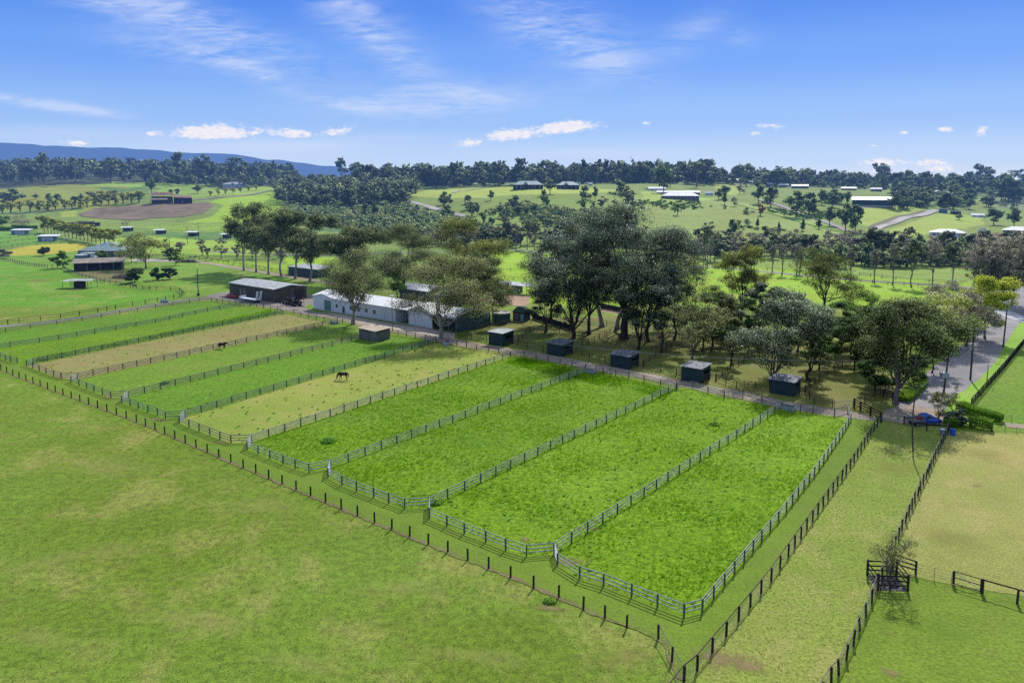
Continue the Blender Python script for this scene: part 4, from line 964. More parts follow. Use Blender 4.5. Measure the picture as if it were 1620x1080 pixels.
r = MB(); slab(r, [(-6.6,-.4,2.95),(.35,-.4,2.75),(.35,5.1,2.95),(-6.6,5.1,3.2)], .1); r.build('roof', M['roof_tan'], t)
for x, y in ((-6.1, .1), (-3, .1), (-.2, .2), (-.1, 4.6), (-6.1, 4.6)): MB().box(x-.08, x+.08, y+.05, y+.2, 0, 2.85).build('post', M['wood_grey'], t)

# ---- tanks, hut, rear sheds
def tank(px, py, label, r, h, wall, roofm, cat='water tank'):
    p = loc3(px, py); t = empty('water_tank', (p[0], p[1] + r, p[2]), 0, label, cat)
    MB().cyl(0, 0, 0, h, r, n=28).build('tank_wall', M[wall], t, smooth=False)
    MB().cyl(0, 0, h + .005, h + .3, r * 1.02, .5, 28).build('roof', M[roofm], t)
    MB().cyl(r*.45, 0, h + .13, h + .4, .35, n=12).build('hatch', M['steel'], t)
    mb = MB()
    for k in range(14):
        a = 2*math.pi*k/14; mb.bar((r*1.0*math.cos(a), r*math.sin(a), h+.04), (.5*math.cos(a), .5*math.sin(a), h+.33), .08, .06)
    mb.build('roof_ribs', M['white_gate'], t)
tank(761, 517, 'green corrugated water tank nearest the stable', 2.5, 3.6, 'tank_green', 'white_gate')
tank(793, 513, 'lower green water tank beside the hut', 2.55, 3.0, 'tank_green', 'concrete')
tank(124, 412, 'blue grey water tank beside the pale house', 3.3, 2.6, 'tank_blue', 'white_paint')
O = W(822, 508.5)
t = empty('hut', (O[0], O[1], 0), AX + .25, 'small dark green hut with a turquoise door', 'hut')
MB().box(-2.1, 1.9, 0, 3.2, 0, 2.6).build('wall', M['brick'], t)
MB().box(1.905, 1.96, .1, 3.1, .05, 2.5).build('side_boards', M['wall_dgreen'], t)
r = MB(); z0, z1 = 2.6, 4.1
r.add([(-2.4,-.3,z0),(2.2,-.3,z0),(2.2,3.5,z0),(-2.4,3.5,z0),(-1.2,1.0,z1),(1.0,1.0,z1),(1.0,2.2,z1),(-1.2,2.2,z1)], [(3,2,1,0),(4,5,6,7),(0,1,5,4),(1,2,6,5),(2,3,7,6),(3,0,4,7)])
r.build('roof', plain('dark_green_hut_roof', (44, 84, 68), (34, 66, 54), 1.0), t)
door(t, .3, 1.2, 2.1, 0, 'door_cyan'); window(t, -1.0, 1.5, .9, .9)
O = W(816, 465)
t = empty('carport', (O[0], O[1], 0), AX, 'grey open carport behind the brown riding arena', 'carport')
MB().box(-10, -5.0, 0, .15, 0, 3.0).box(-5.0, 0, 0, .15, 0, 3.0).box(-.15, 0, .15, 4, 0, 3.0).box(-10, -9.85, .15, 4, 0, 3.0).build('wall', M['wall_grey'], t)
r = MB(); slab(r, [(-10.3,-.4,3.12),(5.2,-.4,3.12),(5.2,5.2,3.5),(-10.3,5.2,3.5)]); r.build('roof', M['roof_grey'], t)
for x, y in ((5, -.2), (5, 5), (-10, 5), (-2.5, 5)): MB().box(x-.07, x+.07, y-.07, y+.07, 0, 3.0).build('post', M['steel'], t)
O = W(1010, 500)
for i, (a, b, lab) in enumerate((((945, 487), (1012, 500), 'low dark kickboard wall of the sand yard behind the pale trunks'), ((843, 505), (906, 524), 'long dark screened fence in the shade behind the big trees'))):
    A, B = W(*a), W(*b); d = B - A; Ln = float(np.linalg.norm(d))
    t = empty('screen_fence', (A[0], A[1], 0), math.atan2(d[1], d[0]), lab, 'fence')
    MB().box(0, Ln, -.06, .06, .1, 1.7).build('panel', M['wall_dark'], t)
    for k in range(8): MB().box(Ln*k/7-.08, Ln*k/7+.08, -.2, -.06, 0, 1.9).build('post', M['wood_dark'], t)
O = W(632, 470)
t = empty('shed', (O[0], O[1], 0), AX, 'low shed with pale curved roof behind the long stable', 'shed')
shed_gable(t, 14, 9, 3.2, 4.6, 'wall_grey', 'roof_white', 'x')
O = W(690, 480)
t = empty('shed', (O[0], O[1], 0), AX, 'small pale shed half hidden by the gum behind the stable', 'shed')
shed_gable(t, 8, 7, 3.0, 4.2, 'wall_white', 'roof_white', 'x')

# ---- old stable and house on the left
O = W(117, 429.5); rz = math.atan2(*(W(194, 426.5) - O)[::-1])
Lo = float(np.linalg.norm(W(194, 426.5) - O))
t = empty('old_stable', (O[0], O[1], 0), rz, 'old dark open stable with weathered tin roof and dirt yard', 'stable')
w = MB(); w.box(0, Lo, 8, 8.15, 0, 4.2).box(0, .15, .2, 8, 0, 3.6).box(Lo-.15, Lo, .2, 8, 0, 3.6)
bays = [0, 5.2, 10.4, 15.6, Lo - .2]
w.box(.15, 5.0, .1, .25, 0, 3.6); w.box(5.0, Lo-.15, .1, .25, 3.1, 3.6)
w.build('wall', M['wall_dark'], t)
for x in bays[1:]: MB().box(x-.15, x+.15, -.02, .3, 0, 3.3).build('post', M['wood_grey'], t)
for x in bays[1:-1]: MB().box(x-.06, x+.06, .35, 7.9, 0, 2.2).build('partition', M['wall_dark'], t)
for x in bays[1:-1]: MB().box(x+1.6, x+3.6, .3, .42, .05, 1.5).build('stall_door', M['wood_dark'], t)
r = MB(); slab(r, [(-.8,-1.2,3.7),(Lo+.8,-1.2,3.6),(Lo+.8,9,4.9),(-.8,9,4.9)], .12); r.build('roof', M['roof_old'], t)
def hip_house(name, pos, rz, L, D, he, hr, wall, roof, label, cat='house', ver=0, nwin=4, ridge=None, gablet=False, group=None, chimney=False):
    t = empty(name, pos, rz, label, cat, group)
    MB().box(0, L, 0, D, -3.0, he).build('wall', M[wall], t)
    oh = .5; rl = ridge if ridge is not None else max(0.3, L - D)
    x0, x1 = L/2 - rl/2, L/2 + rl/2; f0 = -oh - ver
    mb = MB(); z = he
    V = [(-oh,f0,z),(L+oh,f0,z),(L+oh,D+oh,z),(-oh,D+oh,z),(x0,D/2,hr),(x1,D/2,hr)]
    mb.add(V, [(3,2,1,0),(0,1,5,4),(1,2,5),(2,3,4,5),(3,0,4)])
    if gablet:
        c = L*.42; g = D*.22
        mb.add([(c-g,f0-.3,he+.3),(c+g,f0-.3,he+.3),(c,f0-.3,hr*.96),(c,D/2,hr*.98)], [(0,1,2),(1,3,2),(0,2,3),(0,3,1)])
    ro = mb.build('roof', M[roof], t)
    if chimney: MB().box(L*.42, L*.42+.5, D*.4, D*.4+.5, he, hr+.7).build('chimney', M['steel'], ro)
    for k in range(nwin):
        x = L * (k + .5) / nwin
        if k == nwin // 2 and nwin > 2: door(t, x-.5, x+.5, 2.1, 0, 'wood_dark', handle=False)
        else: window(t, x, he*.52, min(1.6, L/nwin*.5), 1.2)
    if ver:
        n = max(3, int(L / 3))
        for k in range(n): MB().box(L*k/(n-1)-.07, L*k/(n-1)+.07, -ver-.07, -ver+.07, 0, he).build('post', M['white_paint'], t)
    return t
Hh = W(121, 409); rzh = math.atan2(*(W(196, 409.5) - Hh)[::-1])
hip_house('house', (Hh[0], Hh[1] + 1.5, 0), rzh, 24.0, 17.0, 3.9, 8.0, 'wall_grey', 'roof_green', 'house with pale green hipped roof behind the old stable', nwin=5, ridge=2.0, chimney=True)
p = W(131, 410.5)
t = empty('annex', (p[0], p[1], 0), rzh, 'white flat roofed annex in front of the pale green roofed house', 'outbuilding')
MB().box(-1, 6.0, 0, 4, 0, 3.1).build('wall', M['white_paint'], t); MB().box(-1.4, 6.4, -.5, 4.4, 3.11, 3.3).build('roof', M['roof_grey'], t); window(t, 3.6, 1.9, 1.1, 1.0)
# open carport in the left field
p = W(99.6, 456.5)
t = empty('field_shelter', (p[0], p[1], 0), .02, 'open tin roofed shelter on thin posts standing in the left field', 'shelter')
for x, y in ((0, 0), (3.4, 0), (10.3, .3), (7.2, 3.6), (.3, 4.4), (10.4, 4.4)): MB().box(x-.07, x+.07, y-.07, y+.07, 0, 2.7).build('post', M['wood_grey'], t)
r = MB(); slab(r, [(2.6,-.5,2.95),(10.8,-.5,2.95),(10.8,2.3,3.35),(2.6,2.3,3.35)], .07); slab(r, [(2.6,2.3,3.35),(10.8,2.3,3.35),(10.8,5,2.95),(2.6,5,2.95)], .07); slab(r, [(-.5,-.4,2.75),(2.55,-.4,2.75),(2.55,4.8,2.95),(-.5,4.8,2.95)], .07)
r.build('roof', M['roof_grey'], t)
MB().box(3.9, 7.0, .1, 2.9, 0, 2.5).build('store_box', M['wall_dark'], t)
# two little blue sheds, long dark shed, white roofed shelters
for px, py, lab in ((18, 371.5, 'small blue grey shed with white roof nearest the left edge'), (60, 382, 'small blue grey shed with white roof beside the avenue')):
    p = W(px, py); t = empty('shed', (p[0], p[1], 0), .12, lab, 'shed', 'small blue grey sheds')
    MB().box(0, 9.5, 0, 6, 0, 3.3).build('wall', M['tank_blue'], t)
    r = MB(); slab(r, [(-.5,-.8,3.5),(12.5,-.8,3.5),(12.5,6.6,4.1),(-.5,6.6,4.1)], .18); r.build('roof', M['roof_white'], t)
    for x in (2.4, 4.9, 7.2): MB().box(x, x+2.1, -.09, -.01, .05, 2.9).build('door', M['white_gate'], t)
    MB().box(12.1, 12.3, .1, .3, 0, 3.5).build('post', M['steel'], t)
p = W(106, 361)
t = empty('shed', (p[0], p[1], 0), -.05, 'long low dark shed beyond the avenue of spring trees', 'shed')
MB().box(0, 24, 0, 8, 0, 4.2).build('wall', M['wall_dark'], t); MB().box(-.5, 24.6, -.6, 8.6, 4.21, 4.5).build('roof', M['scrap'], t)
MB().box(0, 13, 12, 18, 0, 4.8).build('rear_wing', M['wall_dark'], t)
for i, (px, py, wpx, lab) in enumerate(((200, 366, 18, 'white flat roofed shelter in the far field, nearest the ploughed hill'), (252, 370.5, 18, 'second white flat roofed shelter in the far field'), (304, 374, 19, 'third white flat roofed shelter between the two far poles'),
                       (357, 377.5, 16, 'fourth white flat roofed shelter beside the tall gums'), (418, 382, 16, 'white flat roofed shelter seen behind the gum trunks'))):
    p = loc3(px, py); L2 = wpx * p[1] / F
    t = empty('field_shelter', p, 0.0, lab, 'shelter', 'white roofed shelters in the far field')
    r = MB(); slab(r, [(-L2/2,-2,3.1),(L2/2,-2,3.1),(L2/2,3,3.5),(-L2/2,3,3.5)], .15); r.build('roof', M['roof_white'], t)
    MB().box(-L2/2+.3, L2/2-.3, 2.6, 2.8, 0, 3.2).build('wall', M['wall_green'], t)
    for x in (-L2/2+.3, L2/2-.3): MB().box(x-.08, x+.08, -1.7, -1.5, 0, 3.1).build('post', M['steel'], t)
# rusty barn on the ploughed hill
p = loc3(240, 323.5); s = p[1] / F
t = empty('old_barn', p, face(250, 323), 'old rusty roofed barn at the top of the ploughed slope', 'barn')
MB().box(0, 31*s, 0, 12, -3, 8.5).build('wall', M['wood_brown'], t)
r = MB(); slab(r, [(-.5,3,10),(32*s,3,10),(32*s,8,13),(1,8,13)], .3); slab(r, [(1,8,13),(32*s,8,13),(32*s,13,10),(-.5,13,10)], .3); r.build('roof', M['roof_rust'], t)
MB().hexa([(-2,-6,5),(23*s,-6,5),(23*s,0,6.5),(-2,0,6.5)], [(-2,-6,5.3),(23*s,-6,5.3),(23*s,0,6.8),(-2,0,6.8)]).build('awning', M['roof_old'], t)
for k in range(5): MB().box(-1.5+k*5.5-.15, -1.5+k*5.5+.15, -5.7, -5.4, -2, 5).build('post', M['wood_dark'], t)
p = loc3(275, 323)
t = empty('old_shed', p, face(285, 323), 'open rusty lean-to shed right of the old barn', 'shed')
r = MB(); slab(r, [(0,-2,7.5),(27*s,-2,6.8),(27*s,8,9),(0,8,10)], .25); r.build('roof', M['roof_rust'], t)
for k in range(6): MB().box(k*5*s+.2, k*5*s+.6, -1.6, -1.2, -3, 7.2).build('post', M['wood_dark'], t)
MB().box(0, 27*s, 7, 7.3, -3, 8.5).build('wall', M['wall_dark'], t); MB().box(11*s, 14*s, 1, 4, -2, 4).build('tank', M['tank_blue'], t)
# ---- houses on the hills (photo position of the front base, width and height in photo pixels)
HH = [(812, 299.5, 47, 13, 'wall_dark', 'roof_green', 'wide homestead with pale green roof on the centre hilltop', 2.5, True),
      (881, 299.5, 35, 12, 'wall_dark', 'roof_green', 'smaller pale green roofed house right of the hilltop homestead', 2.5, True),
      (931, 294, 6, 5, 'white_paint', 'roof_pale', 'tiny white shed right of the hilltop houses', 0, False),
      (1047, 316, 58, 11, 'wall_grey', 'roof_pale', 'long white roofed farmhouse on the right hill', 1.5, False),
      (1040, 308, 66, 6, 'wall_grey', 'roof_pale', 'long pale roofed wing behind the farmhouse on the right hill', 0, False),
      (1026, 302, 26, 6, 'white_paint', 'roof_pale', 'pale roofed building left above the long farmhouse', 0, False),
      (1116, 309, 12, 6, 'white_paint', 'roof_pale', 'small white building right of the long farmhouse', 0, False),
      (1104, 289, 13, 5, 'wall_grey', 'roof_grey', 'grey roofed house on the skyline left of the ridge lawn', 0, False),
      (1150, 290, 19, 7, 'wall_grey', 'roof_grey', 'low house in the middle of the ridge above the lawn', 0, False),
      (1179, 291, 20, 5, 'wall_grey', 'roof_grey', 'low grey roofed house right of the ridge lawn', 0, False),
      (1213, 295, 15, 6, 'wall_grey', 'roof_pale', 'white roofed house beside the big dark ridge tree', 0, False),
      (1233, 296, 13, 5, 'wall_grey', 'roof_pale', 'small white roofed house on the right ridge', 0, False),
      (1253, 298, 25, 6, 'wall_grey', 'roof_pale', 'wide white roofed house on the right ridge', 0, False),
      (1332, 301, 22, 5, 'wall_grey', 'roof_pale', 'white roofed house among trees above the green shed', 0, False),
      (1378, 303, 16, 6, 'wall_dgreen', 'roof_pale', 'dark house with white roof right above the green shed', 0, False),
      (1459, 310, 41, 9, 'wall_grey', 'roof_pale', 'long white roofed house on the far right hill', 1.5, False),
      (1534, 302, 36, 6, 'wall_dark', 'roof_pale', 'white roofed house beside the umbrella shaped tree', 1.5, False),
      (1538, 344, 17, 6, 'white_paint', 'roof_pale', 'small white building on the right hillside', 0, False),
      (1474, 374, 49, 11, 'white_paint', 'roof_pale', 'white long shed below the right hillside', 0, False),
      (1590, 371, 40, 12, 'wall_dark', 'roof_pale', 'white roofed house at the right edge of the hillside', 2, False),
      (1548, 373, 14, 12, 'wall_dark', 'roof_grey', 'dark grey roofed outbuilding beside the right edge house', 0, False),
      (354, 296, 35, 8, 'white_paint', 'roof_grey', 'grey roofed farmhouse at the top of the left green hill', 2, True),
      (440, 283, 23, 7, 'wall_white', 'roof_grey', 'pale roofed house deep in the left ridge forest', 0, False)]
for px, py, wp, hp, wl, rf, lab, ver, gab in HH:
    p = loc3(px + wp/2, py); s = p[1] / F; rz = face(px + wp/2, py); L2 = wp*s
    c, sn = math.cos(rz), math.sin(rz)
    pos = (p[0] - L2/2*c, p[1] - L2/2*sn, p[2])
    H2 = hp*s; D2 = min(12, max(4, L2*.6))
    if ver or hp > 8: hip_house('house', pos, rz, L2, D2, H2*.55, H2, wl, rf, lab, ver=ver, nwin=max(2, int(L2/5)), gablet=gab)
    else:
        t = empty('house', pos, rz, lab, 'house')
        shed_gable(t, L2, D2, H2*.6, H2, wl, rf, 'x', .4, .25)
        for k in range(max(2, int(L2/6))): window(t, L2*(k+.5)/max(2, int(L2/6)), H2*.33, 1.4, 1.0)
p = loc3(1377, 325.5); s = p[1]/F
t = empty('shed', (p[0]-29*s, p[1], p[2]), face(1377, 325), 'big dark green shed with white roof on the right hill', 'shed')
shed_gable(t, 58*s, 14, 9.5*s, 13.5*s, 'wall_dgreen', 'roof_white', 'x', .5, .3)
MB().box(-.2, 58*s+.2, -.35, -.05, -1, .5).build('footing', M['concrete'], t)
for k in range(4): MB().box(4+k*9, 9+k*9, -.1, -.02, .5, 5).build('roller_door', M['wall_dgreen'], t)
for px, py, wp, hp, mt, lab in ((1485, 336.5, 12, 6, 'tank_blue', 'blue shipping container by the top of the driveway'), (1503, 338.5, 15, 4, 'wall_dark', 'low dark shed with pale roof beside the blue container')):
    p = loc3(px, py); s = p[1]/F
    t = empty('container', p, face(px, py), lab, 'container')
    MB().box(0, wp*s, 0, 3, -1, hp*s).build('body', M[mt], t); MB().box(-.2, wp*s+.2, -.3, 3.2, hp*s+.01, hp*s+.3).build('roof', M['roof_grey'], t)
    MB().box(.2, 2.2, -.08, -.01, 0, hp*s*.8).build('door', M['steel'], t)

# ================================================================== poles and wires
def pole(name, base, top, label, r=.17, arms=(), lean=(0, 0), curve=0.0, mat='pole_wood', cat='pole', transformer=False, box=False, lamp=False, topx=None):
    p = G(*base); h = hgt(None, p[1], top) - p[2]
    t = empty(name, tuple(map(float, p)), 0, label, cat)
    dx = 0.0 if topx is None else (topx - project(p[0], p[1], p[2] + h)[0]) * p[1] / F
    pts = [(dx*k/8 + curve*math.sin(math.pi*k/8), 0, h*k/8) for k in range(9)]
    MB().tube(pts, [r*(1 - .35*k/8) for k in range(9)], 8).build('post', M[mat], t, smooth=True)
    for z, half, rot in arms:
        q = np.array([dx*(h-z)/h, 0, h - z]); d = np.array([math.cos(rot), math.sin(rot), 0])
        a = MB().bar(q - d*half, q + d*half, .1, .12).build('cross_arm', M['wood_grey'], t)
        for k in (-.9, -.45, .45, .9):
            c = q + d*half*k; MB().cyl(c[0], c[1], c[2]+.06, c[2]+.3, .06, .05, 8).build('insulator', M['insul'], a)
    if transformer:
        z = h*.47
        MB().box(-.75, .55, -.55, .35, z-.5, z+.5).build('transformer', M['insul'], t)
        for k in (-.5, 0, .4): MB().cyl(k, -.1, z+.505, z+.85, .1, .07, 8).build('bushing', M['white_paint'], t)
    if box:
        MB().box(-.3, .3, -.45, -.1, h*.36, h*.36+.7).build('meter_box', M['insul'], t); MB().box(-.45, .5, -.3, .3, .0, 1.0).build('base_box', M['wall_grey'], t)
    if lamp:
        MB().box(-.5, .5, -.5, .35, h+.01, h+.14).build('lamp_head', M['white_paint'], t)
    return t
pole('power_pole', (1535, 601), 514, 'tall dark power pole on the verge, midway along the road', .2, topx=1541.8, arms=((1.0, 1.5, .5), (2.4, 1.5, .5)))
pole('power_pole', (1587, 549), 482, 'power pole farther up the road near the junction', .19, topx=1594)
pole('power_pole', (1492, 628), 553, 'power pole carrying the grey transformer beside the road', .2, topx=1502, arms=((1.6, 1.7, .15),), transformer=True)
pole('power_pole', (1444.5, 714), 609, 'slender bent timber pole standing in the grass strip', .12, curve=-.35, topx=1450.6)
pole('power_pole', (314, 468), 425, 'power pole with grey meter boxes near the red car', .2, box=True)
pole('lamp_pole', (621, 524), 468, 'slim lamp pole in front of the long white stable', .12, lamp=True, mat='wood_grey')
pole('sign_post', (1561.5, 602), 576, 'thin post with a small box on the road verge', .1, mat='steel')
pole('power_pole', (297, 387), 357, 'thin distant power pole left of the third white roofed shelter', .16)
pole('power_pole', (314.5, 381), 352, 'thin distant power pole right of the third white roofed shelter', .18, arms=((.6, 1.4, 0),))
pole('power_pole', (269, 406), 375, 'distant power pole near the bare grey trees', .18, arms=((.5, 1.3, 0),))
p = W(481, 487)
t = empty('sign', (p[0], p[1], 0), AX, 'small red and white post sign between barn and stable', 'sign')
MB().box(-.06, .06, -.06, .06, 0, 3.2).build('post', M['wood_grey'], t); MB().box(-.35, .35, -.1, -.065, 2.6, 3.6).build('board', M['red_car'], t)
def cable(label, pts, sag=.8, r=.022):
    P = [np.array(p, float) for p in pts]; out = []
    for a, b in zip(P[:-1], P[1:]):
        for k in range(13): q = a + (b-a)*k/12; q[2] -= sag*4*(k/12)*(1-k/12); out.append(q)
    o3 = out[0]; o = MB().tube([q - o3 for q in out], r, 4, cap=False).build('overhead_cable', M['wire'], None, loc=tuple(o3))
    tag(o, label, 'cable')
A3 = G(1492, 628); B3 = G(1535, 601); C3 = G(1444.5, 714); D3 = G(1587, 549); T3 = G(1417, 638)
for i, k in enumerate((-1.3, 1.3)):
    lab = ('left', 'right')[i]
    cable(f'overhead cable on the {lab} side between the transformer pole and the tall pole', [(A3[0]+1.2+k, A3[1], 7.4), (B3[0]+.7+k, B3[1], 9.3)], .5)
    cable(f'overhead cable on the {lab} side from the tall pole up the road', [(B3[0]+.7+k, B3[1], 9.3), (D3[0]+.6+k*.3, D3[1], 10.0)], .9)
    cable(f'overhead cable on the {lab} side crossing toward the tree yards', [(A3[0]+1.2+k, A3[1]-.2, 7.4), (T3[0]-60+k, T3[1]+18, 7.0)], 1.6)
cable('overhead cable from the transformer pole to the bent timber pole', [(A3[0]+1.2, A3[1], 7.0), (C3[0]+.5, C3[1], 9.9)], .4)

# ================================================================== vehicles and small things
def wheel(t, x, y, r, w):
    o = MB(); n = 16
    for (yy, rr) in ((0, 0),): pass
    vs = [(x+r*math.cos(2*math.pi*i/n), y-w/2, r+r*math.sin(2*math.pi*i/n)) for i in range(n)] + [(x+r*math.cos(2*math.pi*i/n), y+w/2, r+r*math.sin(2*math.pi*i/n)) for i in range(n)]
    e = empty('wheel', (0, 0, 0)); e.parent = t
    o.add(vs, [(i, (i+1) % n, (i+1) % n+n, i+n) for i in range(n)] + [tuple(reversed(range(n))), tuple(range(n, 2*n))]).build('tyre', M['tyre'], e)
    m = MB(); q = r*.55; s = -1 if y < 0 else 1
    for yy in (y + s*(w/2+.015),):
        vs = [(x+q*math.cos(2*math.pi*i/n), yy-.012, r+q*math.sin(2*math.pi*i/n)) for i in range(n)] + [(x+q*math.cos(2*math.pi*i/n), yy+.012, r+q*math.sin(2*math.pi*i/n)) for i in range(n)]
        m.add(vs, [(i, (i+1) % n, (i+1) % n+n, i+n) for i in range(n)] + [tuple(reversed(range(n))), tuple(range(n, 2*n))])
    m.build('rim', M['rim'], e)
def loft(sections, n=None):          # list of rings, each a list of points
    mb = MB(); k = len(sections[0]); vs = [p for s in sections for p in s]
    fs = [(i*k+a, i*k+(a+1) % k, (i+1)*k+(a+1) % k, (i+1)*k+a) for i in range(len(sections)-1) for a in range(k)]
    fs += [tuple(reversed(range(k))), tuple(range((len(sections)-1)*k, len(sections)*k))]
    return mb.add(vs, fs)
def sec(x, w, z0, z1, b=.12):        # rounded cross-section of a body at station x
    return [(x,-w,z0+b),(x,-w+b,z0),(x,w-b,z0),(x,w,z0+b),(x,w,z1-b),(x,w-b,z1),(x,-w+b,z1),(x,-w,z1-b)]
p0, p1 = W(359, 470.5), W(376, 472); 
t = empty('parked_car', (*(p0+p1)/2, 0), math.atan2(*(p1-p0)[::-1]), 'red sedan parked beside the brown barn', 'car')
loft([sec(-2.2,.7,.45,.85), sec(-2.1,.84,.3,.98), sec(-1.2,.88,.25,1.02), sec(0,.9,.25,1.0), sec(1.1,.88,.25,.96), sec(1.9,.84,.28,.86), sec(2.2,.68,.4,.72)]).build('body', M['red_car'], t, smooth=True)
loft([sec(-1.75,.7,.95,1.05,.05), sec(-1.1,.66,.95,1.4,.1), sec(-.2,.66,.95,1.44,.1), sec(.45,.66,.95,1.36,.1), sec(1.2,.7,.9,1.0,.05)]).build('cabin', M['glass'], t, smooth=True)
loft([sec(-1.1,.62,1.38,1.44,.02), sec(-.2,.62,1.4,1.48,.02), sec(.4,.6,1.36,1.42,.02)]).build('roof_panel', M['red_car'], t)
for x in (-1.35, 1.35):
    for y in (-.82, .82): wheel(t, x, y, .32, .2)
for y in (-.6, .6): MB().box(2.12, 2.2, y-.16, y+.16, .58, .7).build('headlight', M['white_paint'], t)
p0, p1 = W(1436, 673), W(1487, 670.5)
t = empty('utility_truck', (*(p0+p1)/2, 0), math.atan2(*(p1-p0)[::-1]), 'bright blue utility truck with a grey steel tray', 'truck')
loft([sec(.1,.86,.45,1.25,.1), sec(.4,.9,.4,1.3), sec(1.2,.92,.4,1.22), sec(2.0,.9,.4,1.14), sec(2.55,.84,.45,1.0), sec(2.68,.7,.5,.85)]).build('body', M['blue_car'], t, smooth=True)
loft([sec(-.35,.82,.5,1.3,.08), sec(-.3,.8,.5,1.82,.1), sec(.55,.78,.5,1.86,.1), sec(.75,.78,1.1,1.8,.08), sec(1.3,.8,1.1,1.3,.05)]).build('cab', M['blue_car'], t, smooth=True)
for y in (-.83, .8): MB().box(-.15, .6, y, y+.035, 1.32, 1.72).build('side_window', M['glass'], t)
MB().hexa([(.86,-.7,1.74),(.86,.7,1.74),(1.36,.72,1.27),(1.36,-.72,1.27)], [(.9,-.7,1.77),(.9,.7,1.77),(1.4,.72,1.3),(1.4,-.72,1.3)]).build('windscreen', M['glass'], t)
tr = MB(); tr.box(-2.75, -.45, -.95, .95, .85, .95); tr.build('tray', M['steel'], t)
for a in ((-2.75,-.45,-.95,-.9), (-2.75,-.45,.9,.95), (-2.75,-2.7,-.9,.9)): MB().box(*a, .955, 1.25).build('tray_side', M['steel'], t)
MB().box(-.55, -.5, -.85, .85, .96, 1.75).build('headboard', M['steel'], t); MB().box(-2.6, .2, -.35, .35, .45, .84).build('chassis', M['tyre'], t)
MB().box(-1.2, -.7, -.3, .3, .96, 1.3).build('tool_box', M['red_car'], t)
for x in (-1.75, 1.75):
    for y in (-.78, .78): wheel(t, x, y, .38, .24)
# flatbed float with raised ramps
p0, p1 = W(383, 476), W(414, 480)
t = empty('flatbed_trailer', (*(p0+p1)/2, 0), math.atan2(*(p1-p0)[::-1]), 'white flatbed trailer with raised ramps beside the brown barn', 'trailer')
MB().box(-4.2, 3.4, -1.2, 1.2, 1.0, 1.25).build('deck', M['white_paint'], t)
MB().box(-4.2, 3.4, -1.28, -1.2, .8, 1.2).build('side_rail', M['steel'], t); MB().box(-4.6, -4.2, -1.2, 1.2, 1.0, 1.9).build('front_frame', M['white_paint'], t)
for y in (-.75, .75):
    MB().hexa([(3.3,y-.4,1.26),(3.5,y-.4,1.26),(3.5,y+.4,1.26),(3.3,y+.4,1.26)], [(3.9,y-.38,3.9),(4.05,y-.38,3.9),(4.05,y+.38,3.9),(3.9,y+.38,3.9)]).build('ramp', M['white_paint'], t)
    MB().hexa([(-4.4,y-.3,1.91),(-4.25,y-.3,1.91),(-4.25,y+.3,1.91),(-4.4,y+.3,1.91)], [(-4.6,y-.28,4.2),(-4.48,y-.28,4.2),(-4.48,y+.28,4.2),(-4.6,y+.28,4.2)]).build('ramp', M['wood_grey'], t)
for x in (1.0, 2.0):
    for y in (-1.0, 1.0): wheel(t, x, y, .48, .3)
for x in (-3.4,): MB().box(x-.15, x+.15, -.15, .15, 0, 1.0).build('stand', M['steel'], t)
# scrap heap by the barn
p = W(462, 482); rr = random.Random(3); mb = MB()
for k in range(70):
    x, y = rr.gauss(0, 2.4), rr.gauss(0, 1.0); z = max(0, rr.uniform(0, 2.6 - abs(x)*.35))
    if k % 3: mb.bar((x, y, z), (x+rr.uniform(-1.4,1.4), y+rr.uniform(-.9,.9), max(.1, z+rr.uniform(-.8,.9))), rr.uniform(.1,.35), rr.uniform(.1,.5), 0 if k % 7 else 1)
    else: mb.ell((x, y, z), (rr.uniform(.3,.8), rr.uniform(.3,.6), rr.uniform(.3,.7)), 7, 4, 0, .25, rr)
o = mb.build('scrap_heap', [M['scrap'], M['steel']], None, loc=(p[0], p[1], 0), rz=AX); tag(o, 'dark heap of scrap and machinery against the brown barn', 'scrap heap', kind='stuff')
# troughs
def trough(px, py, label, L=2.2, r=None):
    p = W(px, py)
    t = empty('water_trough', (p[0], p[1], 0), AX, label, 'trough')
    if r: MB().cyl(0, 0, 0, .75, r, r*.96, 20).build('basin', M['trough'], t); MB().cyl(0, 0, .755, .77, r*.85, n=20).build('water', M['water'], t)
    else:
        MB().hexa([(-L/2,-.5,0),(L/2,-.5,0),(L/2,.5,0),(-L/2,.5,0)], [(-L/2-.1,-.6,.75),(L/2+.1,-.6,.75),(L/2+.1,.6,.75),(-L/2-.1,.6,.75)]).build('basin', M['trough'], t)
        MB().box(-L/2, L/2, -.5, .5, .755, .77).build('water', M['water'], t)
trough(707, 545, 'round grey water trough under the leaning gum', r=1.0)
trough(529, 512, 'grey water trough at the lane end of the standing horse fence', 2.4)
trough(934, 590, 'pale concrete water trough at the top of the third divider fence', 2.0)
trough(1247, 648.5, 'pale concrete water trough at the top of the front divider fence', 2.2)
trough(260, 478, 'dark water trough beside the curling left field fence', 3.0)
trough(213, 453, 'small white trough in the corner of the left field', 1.6)
p = W(1507, 688); t = empty('plastic_drum', (p[0], p[1], 0), 0, 'blue plastic drum at the end of the dark timber fence', 'drum')
MB().cyl(0, 0, 0, .95, .42, n=16).build('body', M['blue_drum'], t); MB().cyl(0, 0, .955, 1.0, .38, n=16).build('lid', M['blue_drum'], t)
p = W(1491, 687); t = empty('drum', (p[0], p[1], 0), 0, 'grey drum beside the blue plastic drum', 'drum')
MB().cyl(0, 0, 0, .85, .45, n=14).build('body', M['steel'], t); MB().cyl(0, 0, .855, .9, .4, n=14).build('lid', M['white_paint'], t)
A, B = W(1397+0, 656), W(1400, 650)
